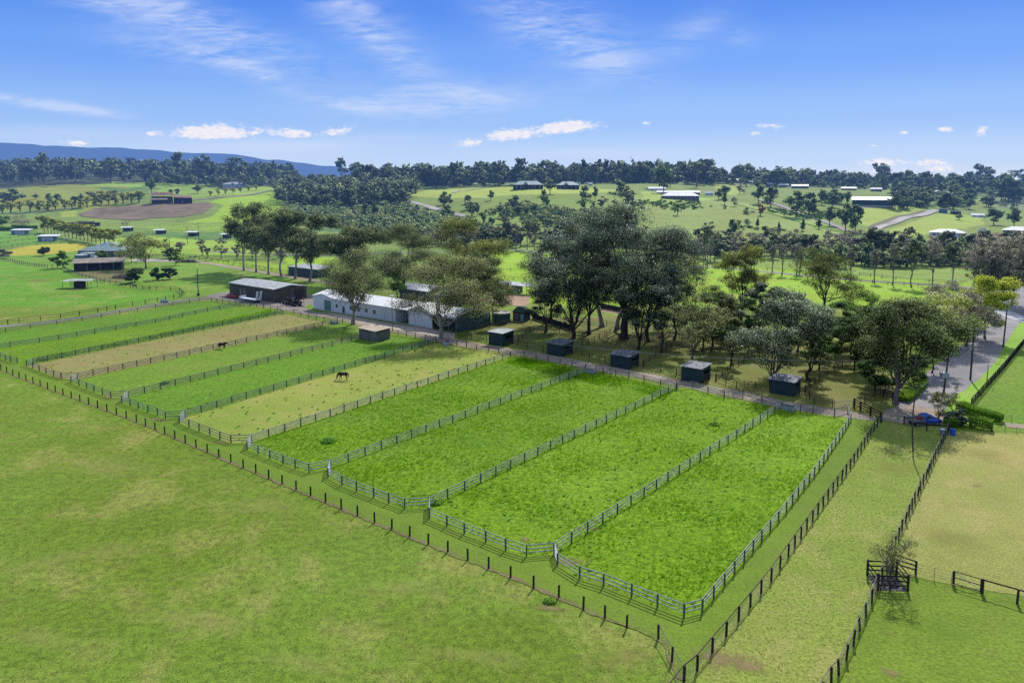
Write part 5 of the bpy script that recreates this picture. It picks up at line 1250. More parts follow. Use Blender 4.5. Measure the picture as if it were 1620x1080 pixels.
A, B = W(1433, 634), W(1465, 604); d = B - A
t = empty('kerb_wall', (A[0], A[1], 0), math.atan2(d[1], d[0]), 'low pale concrete edging wall along the road', 'wall')
MB().box(0, float(np.linalg.norm(d)), -.35, .35, 0, .5).build('wall', M['concrete'], t)
# heap of prunings beside the drive, branches by the old stable
for px, py, sx, sy, h, lab, n in ((298, 415, 6, 2, 1.6, 'brown heap of prunings beside the farm track', 90), (198, 440, 7, 3, 2.0, 'heap of grey dead branches beside the old stable yard', 140)):
    p = W(px, py); rr = random.Random(px); mb = MB()
    for k in range(n):
        x, y = rr.gauss(0, sx*.45), rr.gauss(0, sy*.45); z = max(0.05, h*(1-(x/sx)**2-(y/sy)**2)*rr.uniform(.3, 1))
        mb.bar((x, y, z), (x+rr.uniform(-1.5,1.5), y+rr.uniform(-1,1), max(.05, z+rr.uniform(-.5,.4))), .12, .12)
    mb.ell((0, 0, 0), (sx*.8, sy*.8, h*.7), 14, 6, 0, .15, rr)
    o = mb.build('branch_heap', M['twig'], None, loc=(p[0], p[1], 0)); tag(o, lab, 'branch heap')

# ---- horses: one continuous skin each
def horse(label, px, py, mat, rz, graze, sc=1.0):
    p = W(px, py); t = empty('horse', (p[0], p[1], 0), rz, label, 'horse')
    mb = MB(); T = lambda pts, r: mb.tube(pts, r, 10)
    # x forward; trunk from rump to chest
    T([(-.92,0,1.22),(-.82,0,1.26),(-.6,0,1.27),(-.25,0,1.2),(.1,0,1.17),(.4,0,1.22),(.62,0,1.25),(.75,0,1.2)], [.12,.25,.31,.31,.33,.33,.28,.16])
    if graze: hd = [(.6,0,1.3),(.85,0,1.15),(1.05,0,.85),(1.18,0,.55)]; nose = [(1.14,0,.62),(1.24,0,.42),(1.3,0,.24),(1.32,0,.1)]; ear = (1.1,.0,.68)
    else: hd = [(.55,0,1.32),(.85,0,1.42),(1.1,0,1.5),(1.28,0,1.52)]; nose = [(1.22,0,1.58),(1.4,0,1.46),(1.58,0,1.3),(1.68,0,1.2)]; ear = (1.22,0,1.68)
    T(hd, [.27,.2,.15,.12]); T(nose, [.12,.13,.09,.075])
    for s in (-1, 1): T([(ear[0], s*.07, ear[2]), (ear[0]-.02, s*.1, ear[2]+.14)], [.045, .015])
    for s in (-1, 1):
        st = .12 if s > 0 else -.14
        T([(.52,s*.17,1.15),(.5,s*.19,.85),(.52+st*.5,s*.18,.55),(.5+st*.8,s*.18,.3),(.5+st*.9,s*.18,.1),(.56+st*.9,s*.18,.02)], [.17,.12,.075,.05,.048,.07])
        T([(-.68,s*.17,1.2),(-.62,s*.2,.92),(-.55-st*.3,s*.19,.72),(-.8-st*.6,s*.18,.5),(-.76-st*.8,s*.18,.28),(-.74-st*.8,s*.18,.1),(-.67-st*.8,s*.18,.02)], [.22,.17,.11,.07,.05,.05,.07])
    tmp = mb.build('horse_body', M[mat], None)
    m = tmp.modifiers.new('r', 'REMESH'); m.mode = 'VOXEL'; m.voxel_size = .035; m.use_smooth_shade = True
    sm = tmp.modifiers.new('s', 'SMOOTH'); sm.iterations = 4; sm.factor = .5
    dg = bpy.context.evaluated_depsgraph_get(); dg.update()
    me = bpy.data.meshes.new_from_object(tmp.evaluated_get(dg)); me.name = 'body'; bpy.data.objects.remove(tmp)
    o = link('body', me, t)
    t.scale = (sc, sc, sc)
    MB().tube([(-.93,0,1.3),(-1.06,0,1.15),(-1.08,0,.85),(-1.04,0,.5)], [.05,.08,.09,.03], 8).build('tail', M['mane'], t, smooth=True)
    n = len(hd); mp = [(a[0]-.06-(.1 if graze else 0)*0, 0, a[2]+r) for a, r in zip(hd, (.26, .2, .16, .14))]
    if graze: mp = [(a[0]+.7*r, 0, a[2]+.75*r) for a, r in zip(hd, (.27, .2, .16, .13))]
    MB().tube(mp, [.05,.07,.07,.05], 6).build('mane', M['mane'], t, smooth=True)
    return t
horse('dark bay horse grazing head down in the olive paddock', 543, 601, 'horse_bay', math.pi - .15, True, 1.08)
horse('dark brown horse standing at the rail in the bare brown paddock', 352, 552, 'horse_dark', -.2, False, 1.0)
hw = horse('pale horse on the lane beside the avenue', 103, 381, 'white_coat', math.pi + .3, True, 1.25)
# ================================================================== trees
def tubes_np(paths, sides=5):
    """paths: list of (pts (k,3), radii (k,)) -> verts, quads"""
    V = []; Fq = []; b = 0
    ang = 2*np.pi*np.arange(sides)/sides
    for pts, rad in paths:
        pts = np.asarray(pts, float); k = len(pts)
        d = np.gradient(pts, axis=0); d /= np.linalg.norm(d, axis=1)[:, None] + 1e-9
        ref = np.where(np.abs(d[:, :1]) < .8, [[1.0, 0, 0]], [[0, 1.0, 0]])
        r = np.cross(d, ref); r /= np.linalg.norm(r, axis=1)[:, None] + 1e-9; u = np.cross(d, r)
        ring = pts[:, None] + np.asarray(rad)[:, None, None]*(np.cos(ang)[None, :, None]*r[:, None] + np.sin(ang)[None, :, None]*u[:, None])
        V.append(ring.reshape(-1, 3))
        i = np.arange(k-1)[:, None]*sides; a = np.arange(sides)[None]; a2 = (a+1) % sides
        Fq.append((b + np.stack([i+a, i+a2, i+sides+a2, i+sides+a], -1)).reshape(-1, 4)); b += k*sides
    return np.concatenate(V), np.concatenate(Fq)

def leaf_quads(rng, P, size, aspect, droop, shade, out=None, soft=.72):
    n = len(P)
    a = rng.normal(size=(n, 3)); a[:, 2] -= droop; a /= np.linalg.norm(a, axis=1)[:, None]
    b = rng.normal(size=(n, 3)); b -= (b*a).sum(1)[:, None]*a; b /= np.linalg.norm(b, axis=1)[:, None] + 1e-9
    s = size*rng.uniform(.6, 1.35, n)[:, None]; a *= s; b *= s/aspect
    c = np.cross(a, b); c *= (.25*size/(np.linalg.norm(c, axis=1)[:, None] + 1e-9))
    V = np.stack([P - a*.5 - b*.28, P - a*.1 + b*.5 + c*.15, P + a*.5 + b*.1, P + a*.05 - b*.5 - c*.15], 1).reshape(-1, 3)
    N = None
    if out is not None:
        g = np.cross(a, b); g /= np.linalg.norm(g, axis=1)[:, None] + 1e-9; g *= np.sign((g*out).sum(1))[:, None] + 1e-6
        N = out*soft + g*(1 - soft); N /= np.linalg.norm(N, axis=1)[:, None] + 1e-9; N = np.repeat(N, 4, 0)
    return V, np.arange(n*4).reshape(n, 4), np.repeat(shade, 4), N

def tree_geo(seed, h, cr, cb, off=(0., 0.), limbs=6, clumps=60, per=110, leaf=.5, aspect=1.8, droop=.3, tr=.35, fork=.35, flat=.62, lobes=.35, upw=.5, stems=1, crz=None, fill=.0, twig=0, csize=1.0, cone=0.0, soft=.5, upn=.25):
    rng = np.random.default_rng(seed)
    cz, rz = (h + cb)/2, (h - cb)/2; off = np.array(off)
    fk = max(h*fork*.6, cb*.55 if stems == 1 else h*.06)
    ph = rng.uniform(0, 6.28, 6)
    def env(d):                      # uneven crown outline
        az = np.arctan2(d[..., 1], d[..., 0]); el = d[..., 2]
        k = 1 + lobes*(.5*np.sin(2*az+ph[0]+el*2) + .4*np.sin(3*az+ph[1]-el*3) + .35*np.sin(5*az+ph[2]+el*4))
        k *= 1 - .08*np.clip(-el, 0, 1)
        return k
    paths = []; nodes = []; ends = []
    bases = [np.array([0., 0, 0])] if stems == 1 else [np.array([rng.uniform(-.5, .5)*tr*2, rng.uniform(-.5, .5)*tr*2, 0]) for _ in range(stems)]
    F0 = np.array([off[0]*.16, off[1]*.16, fk]) if stems == 1 else None
    if stems == 1:
        k = np.linspace(0, 1, 7)[:, None]; wob = rng.normal(size=2)*h*.012
        tp = np.concatenate([F0[None, :2]*k**1.5 + np.sin(k*3.1)*wob[None], F0[2]*k], 1)
        rad = np.interp(np.linspace(0, 1, 7), [0, .06, .2, 1], [tr*1.55, tr*1.15, tr, tr*.72]); paths.append((tp, rad))
    for i in range(limbs):
        az = 2*np.pi*(i + rng.uniform(-.3, .3))/limbs + ph[3]
        if i == 0: end = np.array([off[0], off[1], cz + rz*.62])
        else:
            rr = cr*rng.uniform(.35, .74); el = rng.uniform(-.6, .62)
            end = np.array([off[0]+rr*np.cos(az), off[1]+rr*np.sin(az), cz + rz*el])
        ends.append(end)
        st = F0 if stems == 1 else bases[i % stems]
        if stems == 1 and i: st = F0*(1 - rng.uniform(0, .28)*np.array([1, 1, 1]))
        mid = st + (end - st)*.5 + np.array([rng.normal()*cr*.08, rng.normal()*cr*.08, (end[2]-st[2])*.12])
        q = np.linspace(0, 1, 8)[:, None]; pts = (1-q)**2*st + 2*q*(1-q)*mid + q*q*end
        pts += np.concatenate([np.zeros((1, 3)), rng.normal(size=(7, 3))*cr*.025])
        r0 = tr*(.42 if i else .6)*rng.uniform(.7, 1.0) * (1.0 if stems == 1 else 1.15)
        paths.append((pts, np.linspace(r0, tr*.12, 8))); nodes.append(pts[2:])
    nodes = np.concatenate(nodes)
    d = rng.normal(size=(clumps, 3)); d[:, 2] += upw*.7; d /= np.linalg.norm(d, axis=1)[:, None]
    if cone:                         # upright spire: one tapering crown
        rad = rng.uniform(0, 1, clumps)**.55
        C = d*rad[:, None]*env(d)[:, None]*np.array([cr, cr, rz])*.9
        C[:, :2] *= (1 - cone*np.clip(C[:, 2:]/rz*.5+.5, 0, 1))*1.25
        C += np.array([off[0], off[1], cz]); mc = np.tile(np.array([off[0], off[1], cz]), (clumps, 1))
    else:                            # a crown of several leafy heads, one on each limb
        E = np.array(ends); k = rng.integers(0, len(E), clumps); mr = cr*rng.uniform(.26, .44, len(E))
        mc = E[k]; rad = (fill + (1-fill)*rng.uniform(.12, 1, clumps))**.45
        C = mc + d*rad[:, None]*mr[k][:, None]*np.array([1, 1, min(1.0, .78*max(.55, rz/cr))])
    q = nodes[rng.integers(0, len(nodes), int(clumps*.22))]; q = q[q[:, 2] > cb]; q = q + rng.normal(size=q.shape)*cr*.09
    C = np.concatenate([C, q]); mc = np.concatenate([mc, q - np.array([0, 0, .5])])
    pts = []; sh = []; nn = []; cc = np.array([off[0], off[1], cz - rz*.3])
    for c, m0 in zip(C, mc):
        j = np.argmin(((nodes - c)**2*np.array([1, 1, .7])).sum(1)); a = nodes[j]
        m = (a + c)/2 + np.array([0, 0, -.06*np.linalg.norm(c-a)]) + rng.normal(size=3)*.15
        paths.append((np.array([a, m, c]), np.array([tr*.14, tr*.09, tr*.035])))
        for _ in range(twig):
            e = c + rng.normal(size=3)*cr*.14; paths.append((np.array([(m+c)/2, (c+e)/2+rng.normal(size=3)*.1, e]), np.array([tr*.05, tr*.035, tr*.015])))
        rc = cr*rng.uniform(.1, .2)*csize; n = int(per*rng.uniform(.55, 1.45)); q = rng.normal(size=(n, 3)); q *= (np.minimum(1, 1.9/np.linalg.norm(q, axis=1)))[:, None]
        o = q*.8 + (c - m0)/cr*1.6 + (c - cc)/cr*.3 + np.array([0, 0, upn]); nn.append(o/(np.linalg.norm(o, axis=1)[:, None] + 1e-9))
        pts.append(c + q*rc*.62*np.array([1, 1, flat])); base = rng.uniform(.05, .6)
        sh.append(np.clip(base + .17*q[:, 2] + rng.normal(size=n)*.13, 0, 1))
    P = np.concatenate(pts); S = np.concatenate(sh)
    P[:, 2] = np.maximum(P[:, 2], .15)
    LV, LF, LS, LN = leaf_quads(rng, P, leaf, aspect, droop, S, np.concatenate(nn), soft)
    TV, TF = tubes_np(paths)
    return (TV, TF), (LV, LF, LS, LN)

_grng = np.random.default_rng(77)
def tree(label, base, top, x0, x1, ybot, kind='olive', bark='bark_gum', name='gum_tree', cat='tree', group=None, dens=1.0, seed=None, **kw):
    p = G(*base); Y = p[1]; h = hgt(None, Y, top) - p[2]; cb = max(.4, hgt(None, Y, ybot) - p[2])
    cr = (x1 - x0)*.5*Y/F; ox = ((x0 + x1)*.5 - base[0])*Y/F
    seed = seed if seed is not None else int(base[0]*7 + base[1])
    leaf = kw.pop('leaf', .4 if Y < 260 else .62)*.74; vol = cr*cr*max(1.5, (h-cb))
    cl = int(1.7*kw.pop('clumps', int(np.clip(22 + vol*.055, 26, 130)))); per = (1.75 if kind in ('silver', 'deep', 'olive') else 1.4)*kw.pop('per', 100)
    cr *= 1.2 if Y < 260 else 1.12; h *= 1.02; cb *= .82
    tv, lv = tree_geo(seed, h, cr, cb, (ox, 0), clumps=cl, per=int(per*dens), leaf=leaf, tr=kw.pop('tr', max(.14, h*.017)), **kw)
    t = empty(name, tuple(map(float, p)), 0, label, cat, group)
    link('trunk', npmesh('trunk', *tv, M[bark], smooth=True), t)
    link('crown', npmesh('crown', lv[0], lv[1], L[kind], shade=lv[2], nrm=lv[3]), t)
    return t

# ---- near and middle trees
tree('pale trunked gum with airy khaki crown directly behind the tan shelter', (559, 513), 392, 508, 632, 478, 'airy', limbs=9, dens=.95, lobes=.25, tr=.55, fork=.3)
tree('gum with a forked white trunk at the lane end of the olive paddock', (696, 537), 403, 638, 778, 500, 'airy', limbs=9, dens=1.0, lobes=.3, tr=.6, fork=.25)
tree('olive gum standing behind the white forked gum, right of the stable', (757, 517), 398, 715, 805, 490, 'olive', limbs=7, bark='bark_dark')
tree('broad bronze topped gum behind the long stable', (735, 482), 344, 674, 802, 432, 'gold', limbs=8, bark='bark_dark')
tree('dark rounded gum between the bronze gum and the airy khaki gum', (640, 470), 357, 588, 694, 432, 'olive', limbs=7, bark='bark_dark')
tree('olive gum behind the grey green shed', (556, 452), 358, 512, 612, 430, 'olive', limbs=7, bark='bark_dark')
tree('low pale green tree in the gap behind the stable roof', (628, 474), 424, 600, 655, 465, 'green', bark='bark_dark', name='shade_tree')
RG = [(386, 428, 322, 350, 424, 396), (405.5, 431, 318, 366, 452, 392), (425, 434, 322, 388, 474, 398), (445, 437, 330, 410, 498, 402), (467, 441, 333, 436, 522, 408), (490, 445, 334, 462, 546, 412)]
RL = ['gum at the left end of the row of six tall gums', 'second gum from the left in the row of six tall gums', 'third gum from the left in the row of six tall gums', 'fourth gum from the left in the row of six tall gums', 'fifth gum from the left, its trunk in front of the grey green shed', 'gum at the right end of the row of six, beside the shed corner']
for (x, y, tp, a, b, bt), lab in zip(RG, RL):
    tree(lab, (x, y), tp, a, b, bt, 'olive', group='row of six tall gums', limbs=7, per=62, leaf=.75, tr=.5, fork=.45, clumps=62, lobes=.4)
# big central group
tree('tallest silver grey gum, centre of the big group', (988, 536), 318, 900, 1082, 446, 'silver', bark='bark_dark', limbs=10, clumps=140, per=120, tr=1.0, lobes=.3, fill=.15)
tree('tall gum at the left shoulder of the big group', (953, 517), 338, 836, 962, 456, 'silver', limbs=8, tr=.7, clumps=100, per=110, lobes=.35)
tree('tall gum at the right shoulder of the big group with long side limb', (977, 521), 350, 985, 1112, 460, 'silver', limbs=8, tr=.6, clumps=100, per=105, lobes=.4)
tree('dark spreading tree in front of the big group, behind the second shelter', (907, 536), 404, 846, 968, 502, 'silver', bark='bark_dark', name='spreading_tree', limbs=11, per=110, tr=.55, fork=.15, clumps=90)
tree('small dark round tree beside the green hut', (863, 526), 450, 834, 892, 504, 'silver', bark='bark_dark', name='small_tree', limbs=6, tr=.35)
tree('silver grey tree directly behind the third shelter', (1010, 553), 418, 970, 1066, 520, 'silver', bark='bark_dark', limbs=9, tr=.4, fork=.18, clumps=80)
tree('narrow silver tree between the third and fourth shelters', (1047, 558), 468, 1024, 1082, 530, 'silver', bark='bark_dark', limbs=6, tr=.32)
tree('spreading open gum right behind the fourth shelter', (1094.5, 571), 462, 1046, 1152, 540, 'airy', bark='bark_grey', limbs=9, tr=.35, fork=.12, per=55, clumps=50, lobes=.5)
tree('pale yellow green airy tree right of the big group', (1086, 512), 404, 1052, 1124, 486, 'pale', bark='bark_grey', name='airy_tree', limbs=7, per=42, clumps=60, lobes=.5)
tree('small grey green tree on a dark trunk right of the fourth shelter', (1157.5, 578), 500, 1132, 1186, 552, 'airy', bark='bark_dark', name='small_tree', limbs=6, tr=.3)
tree('bronze green gum with gaps, standing in front of the bright field', (1172, 506), 382, 1136, 1220, 482, 'gold', bark='bark_dark', limbs=9, tr=.4, per=150, clumps=62, lobes=.55, csize=.95)
tree('big many stemmed silver gum over the right end shelter', (1224, 600), 456, 1172, 1308, 570, 'silver', bark='bark_grey', limbs=10, stems=4, tr=.32, per=120, clumps=90, lobes=.3)
tree('spiky silver tree top between the bronze gum and the big silver gum', (1203, 548), 440, 1172, 1226, 520, 'silver', bark='bark_dark', limbs=6, per=80)
tree('small grey round tree right of the right end shelter', (1280, 602), 520, 1254, 1312, 580, 'airy', bark='bark_dark', name='small_tree', limbs=6, tr=.4)
tree('tall bronze gum with open branches right of the big silver gum', (1302, 497), 390, 1256, 1362, 482, 'gold', bark='bark_dark', limbs=12, tr=.45, per=130, clumps=70, lobes=.5, csize=.9)
tree('dark green shrubby tree below the tall bronze gum', (1330, 552), 472, 1294, 1368, 545, 'deep', bark='bark_dark', name='shrubby_tree', limbs=6)
tree('dense dark green tree left of the large grey gum', (1372, 590), 482, 1336, 1412, 584, 'deep', bark='bark_dark', name='shrubby_tree', limbs=6, fill=.1)
tree('leafy bright green shrub tree behind the dark green ones', (1368, 520), 462, 1340, 1400, 512, 'green', bark='bark_dark', name='shrubby_tree', limbs=6)
tree('large grey trunked gum at the end of the lane', (1417, 639), 474, 1350, 1506, 592, 'olive', bark='bark_grey', limbs=11, tr=.5, clumps=120, per=105, lobes=.25, fork=.28)
tree('dark green bushy tree behind the large grey gum', (1474, 590), 516, 1444, 1512, 586, 'deep', bark='bark_dark', name='shrubby_tree', limbs=6)
tree('dark bush at the foot of the large grey gum', (1385, 618), 560, 1352, 1424, 616, 'deep', bark='bark_dark', name='shrubby_tree', limbs=6, fill=.1)
tree('pale lime tree left of the grey bare tree by the road', (1482, 552), 458, 1432, 1534, 545, 'lime', bark='bark_grey', name='spring_tree', limbs=9, per=120)
tree('grey bare tree between the lime and yellow trees by the road', (1528, 548), 456, 1486, 1566, 540, 'twigs', bark='bark_grey', name='bare_tree', limbs=12, per=60, aspect=9, leaf=.9, twig=3, clumps=70, droop=-.9)
tree('bright yellow green tree beside the road', (1558, 536), 433, 1510, 1592, 532, 'yellow', bark='bark_grey', name='spring_tree', limbs=10, per=240, fill=.2, clumps=60)
tree('second grey bare tree behind the yellow one', (1520, 512), 440, 1466, 1546, 500, 'twigs', bark='bark_grey', name='bare_tree', limbs=9, per=60, aspect=9, leaf=.9, twig=2)
BR = [(1548, 470, 372, 1520, 1574, 460), (1566, 474, 378, 1538, 1594, 462), (1580, 478, 366, 1556, 1610, 462), (1600, 484, 362, 1574, 1632, 470), (1622, 492, 360, 1594, 1660, 474), (1650, 498, 366, 1616, 1690, 478)]
BN = ['leftmost', 'second from the left', 'third from the left', 'fourth from the left', 'fifth from the left', 'rightmost']
for (x, y, tp, a, b, bt), n in zip(BR, BN):
    tree(f'bare brown tree in the roadside group at the right edge, {n}', (x, y), tp, a, b, bt, 'twigs', bark='bark_grey', name='bare_tree', group='bare brown trees along the far road', limbs=10, per=30, clumps=80, cone=.35, aspect=11, leaf=1.5, twig=2, droop=-1.2, csize=.9, tr=.3)
tree('small bare tree inside the dark timber guard', (1407, 926), 833, 1366, 1450, 892, 'pale', bark='bark_grey', name='small_tree', limbs=11, clumps=70, per=13, leaf=.19, aspect=2.2, tr=.12, twig=3, lobes=.2, fork=.35)
tree('small airy tree beside the blue truck', (1484, 662), 618, 1464, 1514, 652, 'pale', bark='bark_grey', name='small_tree', limbs=8, clumps=40, per=30, leaf=.25, stems=3, tr=.12, twig=1)
tree('thin bare sapling on the verge below the transformer pole', (1512, 634), 606, 1504, 1520, 630, 'twigs', bark='bark_grey', name='sapling', limbs=5, clumps=14, per=14, leaf=.2, tr=.06, twig=2)
for lab, b_, tp, a0, a1, bt, kd in (('dark olive tree in the belt between the open gum and the bronze gum', (1112, 556), 458, 1078, 1150, 545, 'deep'), ('dark rounded tree low in the belt beside the bronze gum', (1150, 536), 462, 1118, 1184, 528, 'silver'),
    ('dark silver tree low in the belt right of the big silver gum', (1296, 584), 506, 1264, 1332, 576, 'deep'), ('grey green tree filling the belt before the large grey gum', (1352, 586), 510, 1318, 1386, 578, 'olive'), ('dark tree in the belt behind the spiky silver one', (1224, 538), 452, 1192, 1258, 530, 'olive'),
    ('green leafy tree in the belt behind the large grey gum', (1404, 560), 476, 1372, 1446, 552, 'deep'),
    ('dark silver gum filling the gap left of the tallest gum', (932, 529), 366, 880, 986, 470, 'silver'), ('dark silver gum filling the gap right of the tallest gum', (1026, 541), 388, 984, 1078, 490, 'silver'),
    ('dark gum low at the left edge of the big group', (872, 508), 376, 836, 908, 470, 'silver'), ('dark gum low at the right edge of the big group', (1066, 538), 430, 1034, 1104, 510, 'olive'),
    ('olive gum in the belt behind the spreading open gum', (1128, 548), 448, 1098, 1166, 528, 'olive'), ('dark green tree in the belt left of the big silver gum', (1184, 556), 470, 1150, 1214, 546, 'deep'),
    ('dark silver tree in the belt behind the big silver gum', (1262, 556), 462, 1228, 1296, 546, 'silver'), ('deep green low tree in the belt under the tall bronze gum', (1312, 568), 502, 1280, 1346, 562, 'deep'),
    ('olive tree in the belt left of the dense dark green tree', (1346, 560), 486, 1316, 1384, 552, 'olive'), ('leafy green tree between the belt and the lime tree', (1440, 560), 486, 1404, 1476, 552, 'green'),
    ('dark low bush right of the grey gum trunk', (1444, 612), 562, 1418, 1472, 610, 'deep'), ('olive tree filling behind the white forked gum', (780, 500), 408, 742, 816, 480, 'olive')):
    tree(lab, b_, tp, a0, a1, bt, kd, bark='bark_dark', limbs=8)
# left farm trees
tree('spreading spring tree in front of the pale green roofed house', (231, 425), 366, 188, 262, 412, 'pale', bark='bark_grey', name='spring_tree', limbs=9, per=46, tr=.4, clumps=60, leaf=.7)
tree('lighter spring tree against the house roof', (208, 416), 378, 178, 226, 412, 'pale', bark='bark_grey', name='spring_tree', limbs=7, per=34, clumps=40, leaf=.7)
tree('round fresh green tree left of the old stable', (102, 424), 397, 84, 114, 419, 'green', bark='bark_dark', name='shade_tree', limbs=6, per=70)
tree('small green tree against the house wall', (161, 411), 396, 151, 172, 410, 'green', bark='bark_dark', name='small_tree', limbs=5)
tree('dark round bush in the yellow flower patch', (70, 405), 391, 58, 80, 404, 'deep', bark='bark_dark', name='bush', cat='bush')
tree('brown leafless bush left of the yellow flower patch', (6, 409), 394, -6, 16, 408, 'twigs', bark='bark_grey', name='bush', cat='bush')
tree('small pale tree on the lawn right of the house', (278, 420), 398, 268, 290, 414, 'green', bark='bark_grey', name='small_tree', limbs=5, per=50)
tree('dark shrub beside the distant pole near the house', (270, 409), 392, 258, 284, 408, 'olive', bark='bark_dark', name='bush', cat='bush')
for i, (x, y, tp, a, b, lab) in enumerate(((213, 447, 424, 196, 232, 'dark clipped bush under the spreading spring tree'), (249, 443, 423, 238, 260, 'left of the two dark round bushes on the lawn edge'), (268, 442, 424, 256, 280, 'right of the two dark round bushes on the lawn edge'))):
    tree(lab, (x, y), tp, a, b, y-1, 'deep', bark='bark_dark', name='bush', cat='bush', fill=.2, per=120, upw=1.0)
tree('wide bare grey tree near the left edge beyond the avenue', (35, 362), 338, 14, 56, 356, 'twigs', bark='bark_grey', name='bare_tree', limbs=12, per=24, clumps=50, aspect=8, leaf=1.2, twig=2)
tree('bright green tree at the left edge beyond the blue sheds', (0, 358), 342, -16, 16, 356, 'green', bark='bark_dark', name='shade_tree')
tree('small bare tree behind the first white roofed shelter', (199, 362), 346, 190, 208, 358, 'twigs', bark='bark_grey', name='bare_tree', limbs=7, per=14, clumps=24, aspect=8, leaf=1.0, twig=2)
AV = [(70, 369, 341, 22), (76, 369, 343, 20), (81, 370, 344, 18), (86, 371, 346, 18), (91, 372, 347, 18), (97, 373.5, 348, 20), (103, 375, 353, 18), (109, 376.5, 354, 18), (115, 377.5, 354, 18), (121, 378.5, 353, 20), (127, 380, 355, 20), (133, 381, 355, 20), (139, 382.5, 355, 22), (145, 383.5, 355, 24), (152, 385, 360, 22), (159, 386, 361, 22), (166, 387, 361, 24), (173, 388, 361, 26), (181, 390, 364, 24)]
for i, (x, y, tp, w) in enumerate(AV):
    tree('yellow green spring tree in the avenue along the farm lane', (x, y), tp, x-w/2, x+w/2, y-10, 'autumn' if i % 3 else 'bushyel', bark='bark_dark', name='avenue_tree', group='avenue of spring trees along the lane', limbs=6, clumps=26, per=40, leaf=.9, tr=.24, fork=.5)
for x, y, tp, w in ((263, 402, 377, 13), (286, 403, 382, 18), (320, 405, 378, 16), (328, 408, 392, 10), (350, 410, 374, 22), (375, 410, 386, 16), (399, 409, 376, 24), (421, 409, 380, 20), (443, 409, 384, 18)):
    tree('bare grey tree in the row along the valley road, behind the gums', (x, y), tp, x-w/2, x+w/2, y-8, 'twigs', bark='bark_grey', name='bare_tree', group='bare grey trees along the valley road', limbs=8, clumps=26, per=34, aspect=8, leaf=1.0, twig=2, droop=-.8, tr=.25, lobes=.15)
# poplars beside the valley road
for i, (x, y, tp, w, kd) in enumerate(((1383, 447, 392, 20, 'twigs'), (1412, 451, 386, 24, 'twigs'), (1442, 454, 379, 40, 'poplar'), (1475, 451, 382, 32, 'twigs'), (1507, 450, 380, 38, 'poplar'), (1260, 436, 382, 24, 'twigs'), (1237, 435, 386, 22, 'twigs'), (1265, 433, 390, 18, 'poplar'),
                                      (1119, 425, 352, 34, 'poplar'), (1113, 420, 372, 20, 'twigs'), (801, 390, 348, 18, 'poplar'), (806, 390, 352, 14, 'twigs'), (817, 397, 352, 16, 'twigs'), (834, 394, 346, 22, 'poplar'), (790, 388, 356, 16, 'twigs'), (846, 396, 350, 20, 'poplar'), (1222, 430, 388, 18, 'twigs'), (1345, 442, 392, 18, 'twigs'), (1540, 452, 384, 34, 'twigs'))):
    tree('slender poplar lining the valley road' if kd == 'poplar' else 'thin leafless poplar lining the valley road', (x, y), tp, x-w/2, x+w/2, y-(y-tp)*.62, kd, bark='bark_grey', name='poplar_tree', group='poplars along the valley road', limbs=7, clumps=38, per=30, aspect=2.5 if kd == 'poplar' else 9, leaf=.9, tr=.26, twig=1, droop=-.5, cone=.45, lobes=.2)

# ---- distant trees: copies of a few grown shapes
PROTO = {}
def proto(key, kind, bark, n=4, **kw):
    out = []
    for i in range(n):
        tv, lv = tree_geo(900 + 31*i + len(PROTO)*7, 1.0*kw.get('h', 20), kw.get('cr', 7), kw.get('cb', 5), (0, 0), limbs=kw.get('limbs', 7), clumps=kw.get('clumps', 34), per=kw.get('per', 26), csize=kw.get('csize', 1.45), upn=.55, soft=.6, leaf=kw.get('leaf', 1.5), aspect=kw.get('aspect', 1.5), tr=kw.get('tr', .45), lobes=kw.get('lobes', .4), flat=.7, fill=kw.get('fill', 0), cone=kw.get('cone', 0), upw=kw.get('top', .5), droop=kw.get('droop', .2))
        out.append((npmesh('trunk', *tv, M[bark], smooth=True), npmesh('crown', lv[0], lv[1], L[kind], shade=lv[2], nrm=lv[3]), kw.get('h', 20), kw.get('cr', 7)))
    PROTO[key] = out
proto('dark', 'hill', 'bark_dark', 5, cb=1.0, clumps=46)
proto('gum', 'forest', 'bark_grey', 4, cb=6, lobes=.55)
proto('round', 'bushyel', 'bark_dark', 4, h=8, cr=4.2, cb=1.0, leaf=.9, clumps=22, per=30, lobes=.2)
proto('grey', 'twigs', 'bark_grey', 4, cb=1.5, aspect=6, leaf=1.9, droop=-.4, clumps=44)
proto('poplar', 'poplar', 'bark_grey', 4, cb=2, lobes=.3, cr=5, clumps=44)
proto('scrub', 'scrub', 'bark_dark', 4, h=6, cr=4, cb=.4, leaf=.9, lobes=.35)
proto('fresh', 'green', 'bark_dark', 3, h=10, cr=4.5, cb=1.5, leaf=1.0)
proto('cone', 'deep', 'bark_dark', 2, h=12, cr=4, cb=.5, leaf=1.0, cone=.85, lobes=.1)
proto('rust', 'rust', 'bark_dark', 1, h=8, cr=4.5, cb=1, leaf=1.0)
proto('umbrella', 'hill', 'bark_dark', 1, h=22, cr=13, cb=11, leaf=1.6, clumps=40, per=36, lobes=.5)
proto('spindly', 'forest', 'bark_grey', 2, h=26, cr=5.5, cb=16, leaf=1.3, clumps=14, lobes=.6)
_drng = random.Random(41)
def far_tree(label, px, py, top, w, key, name='hill_tree', group=None, cat='tree'):
    p = G(px, py); h = max(1.5, hgt(None, p[1], top) - p[2]); r = w*.5*p[1]/F
    tm, cm, h0, r0 = _drng.choice(PROTO[key])
    t = empty(name, (float(p[0]), float(p[1]), float(p[2])), _drng.uniform(0, 6.28), label, cat, group)
    t.scale = (r/r0, r/r0, h/h0)
    link('trunk', tm, t); link('crown', cm, t); return t
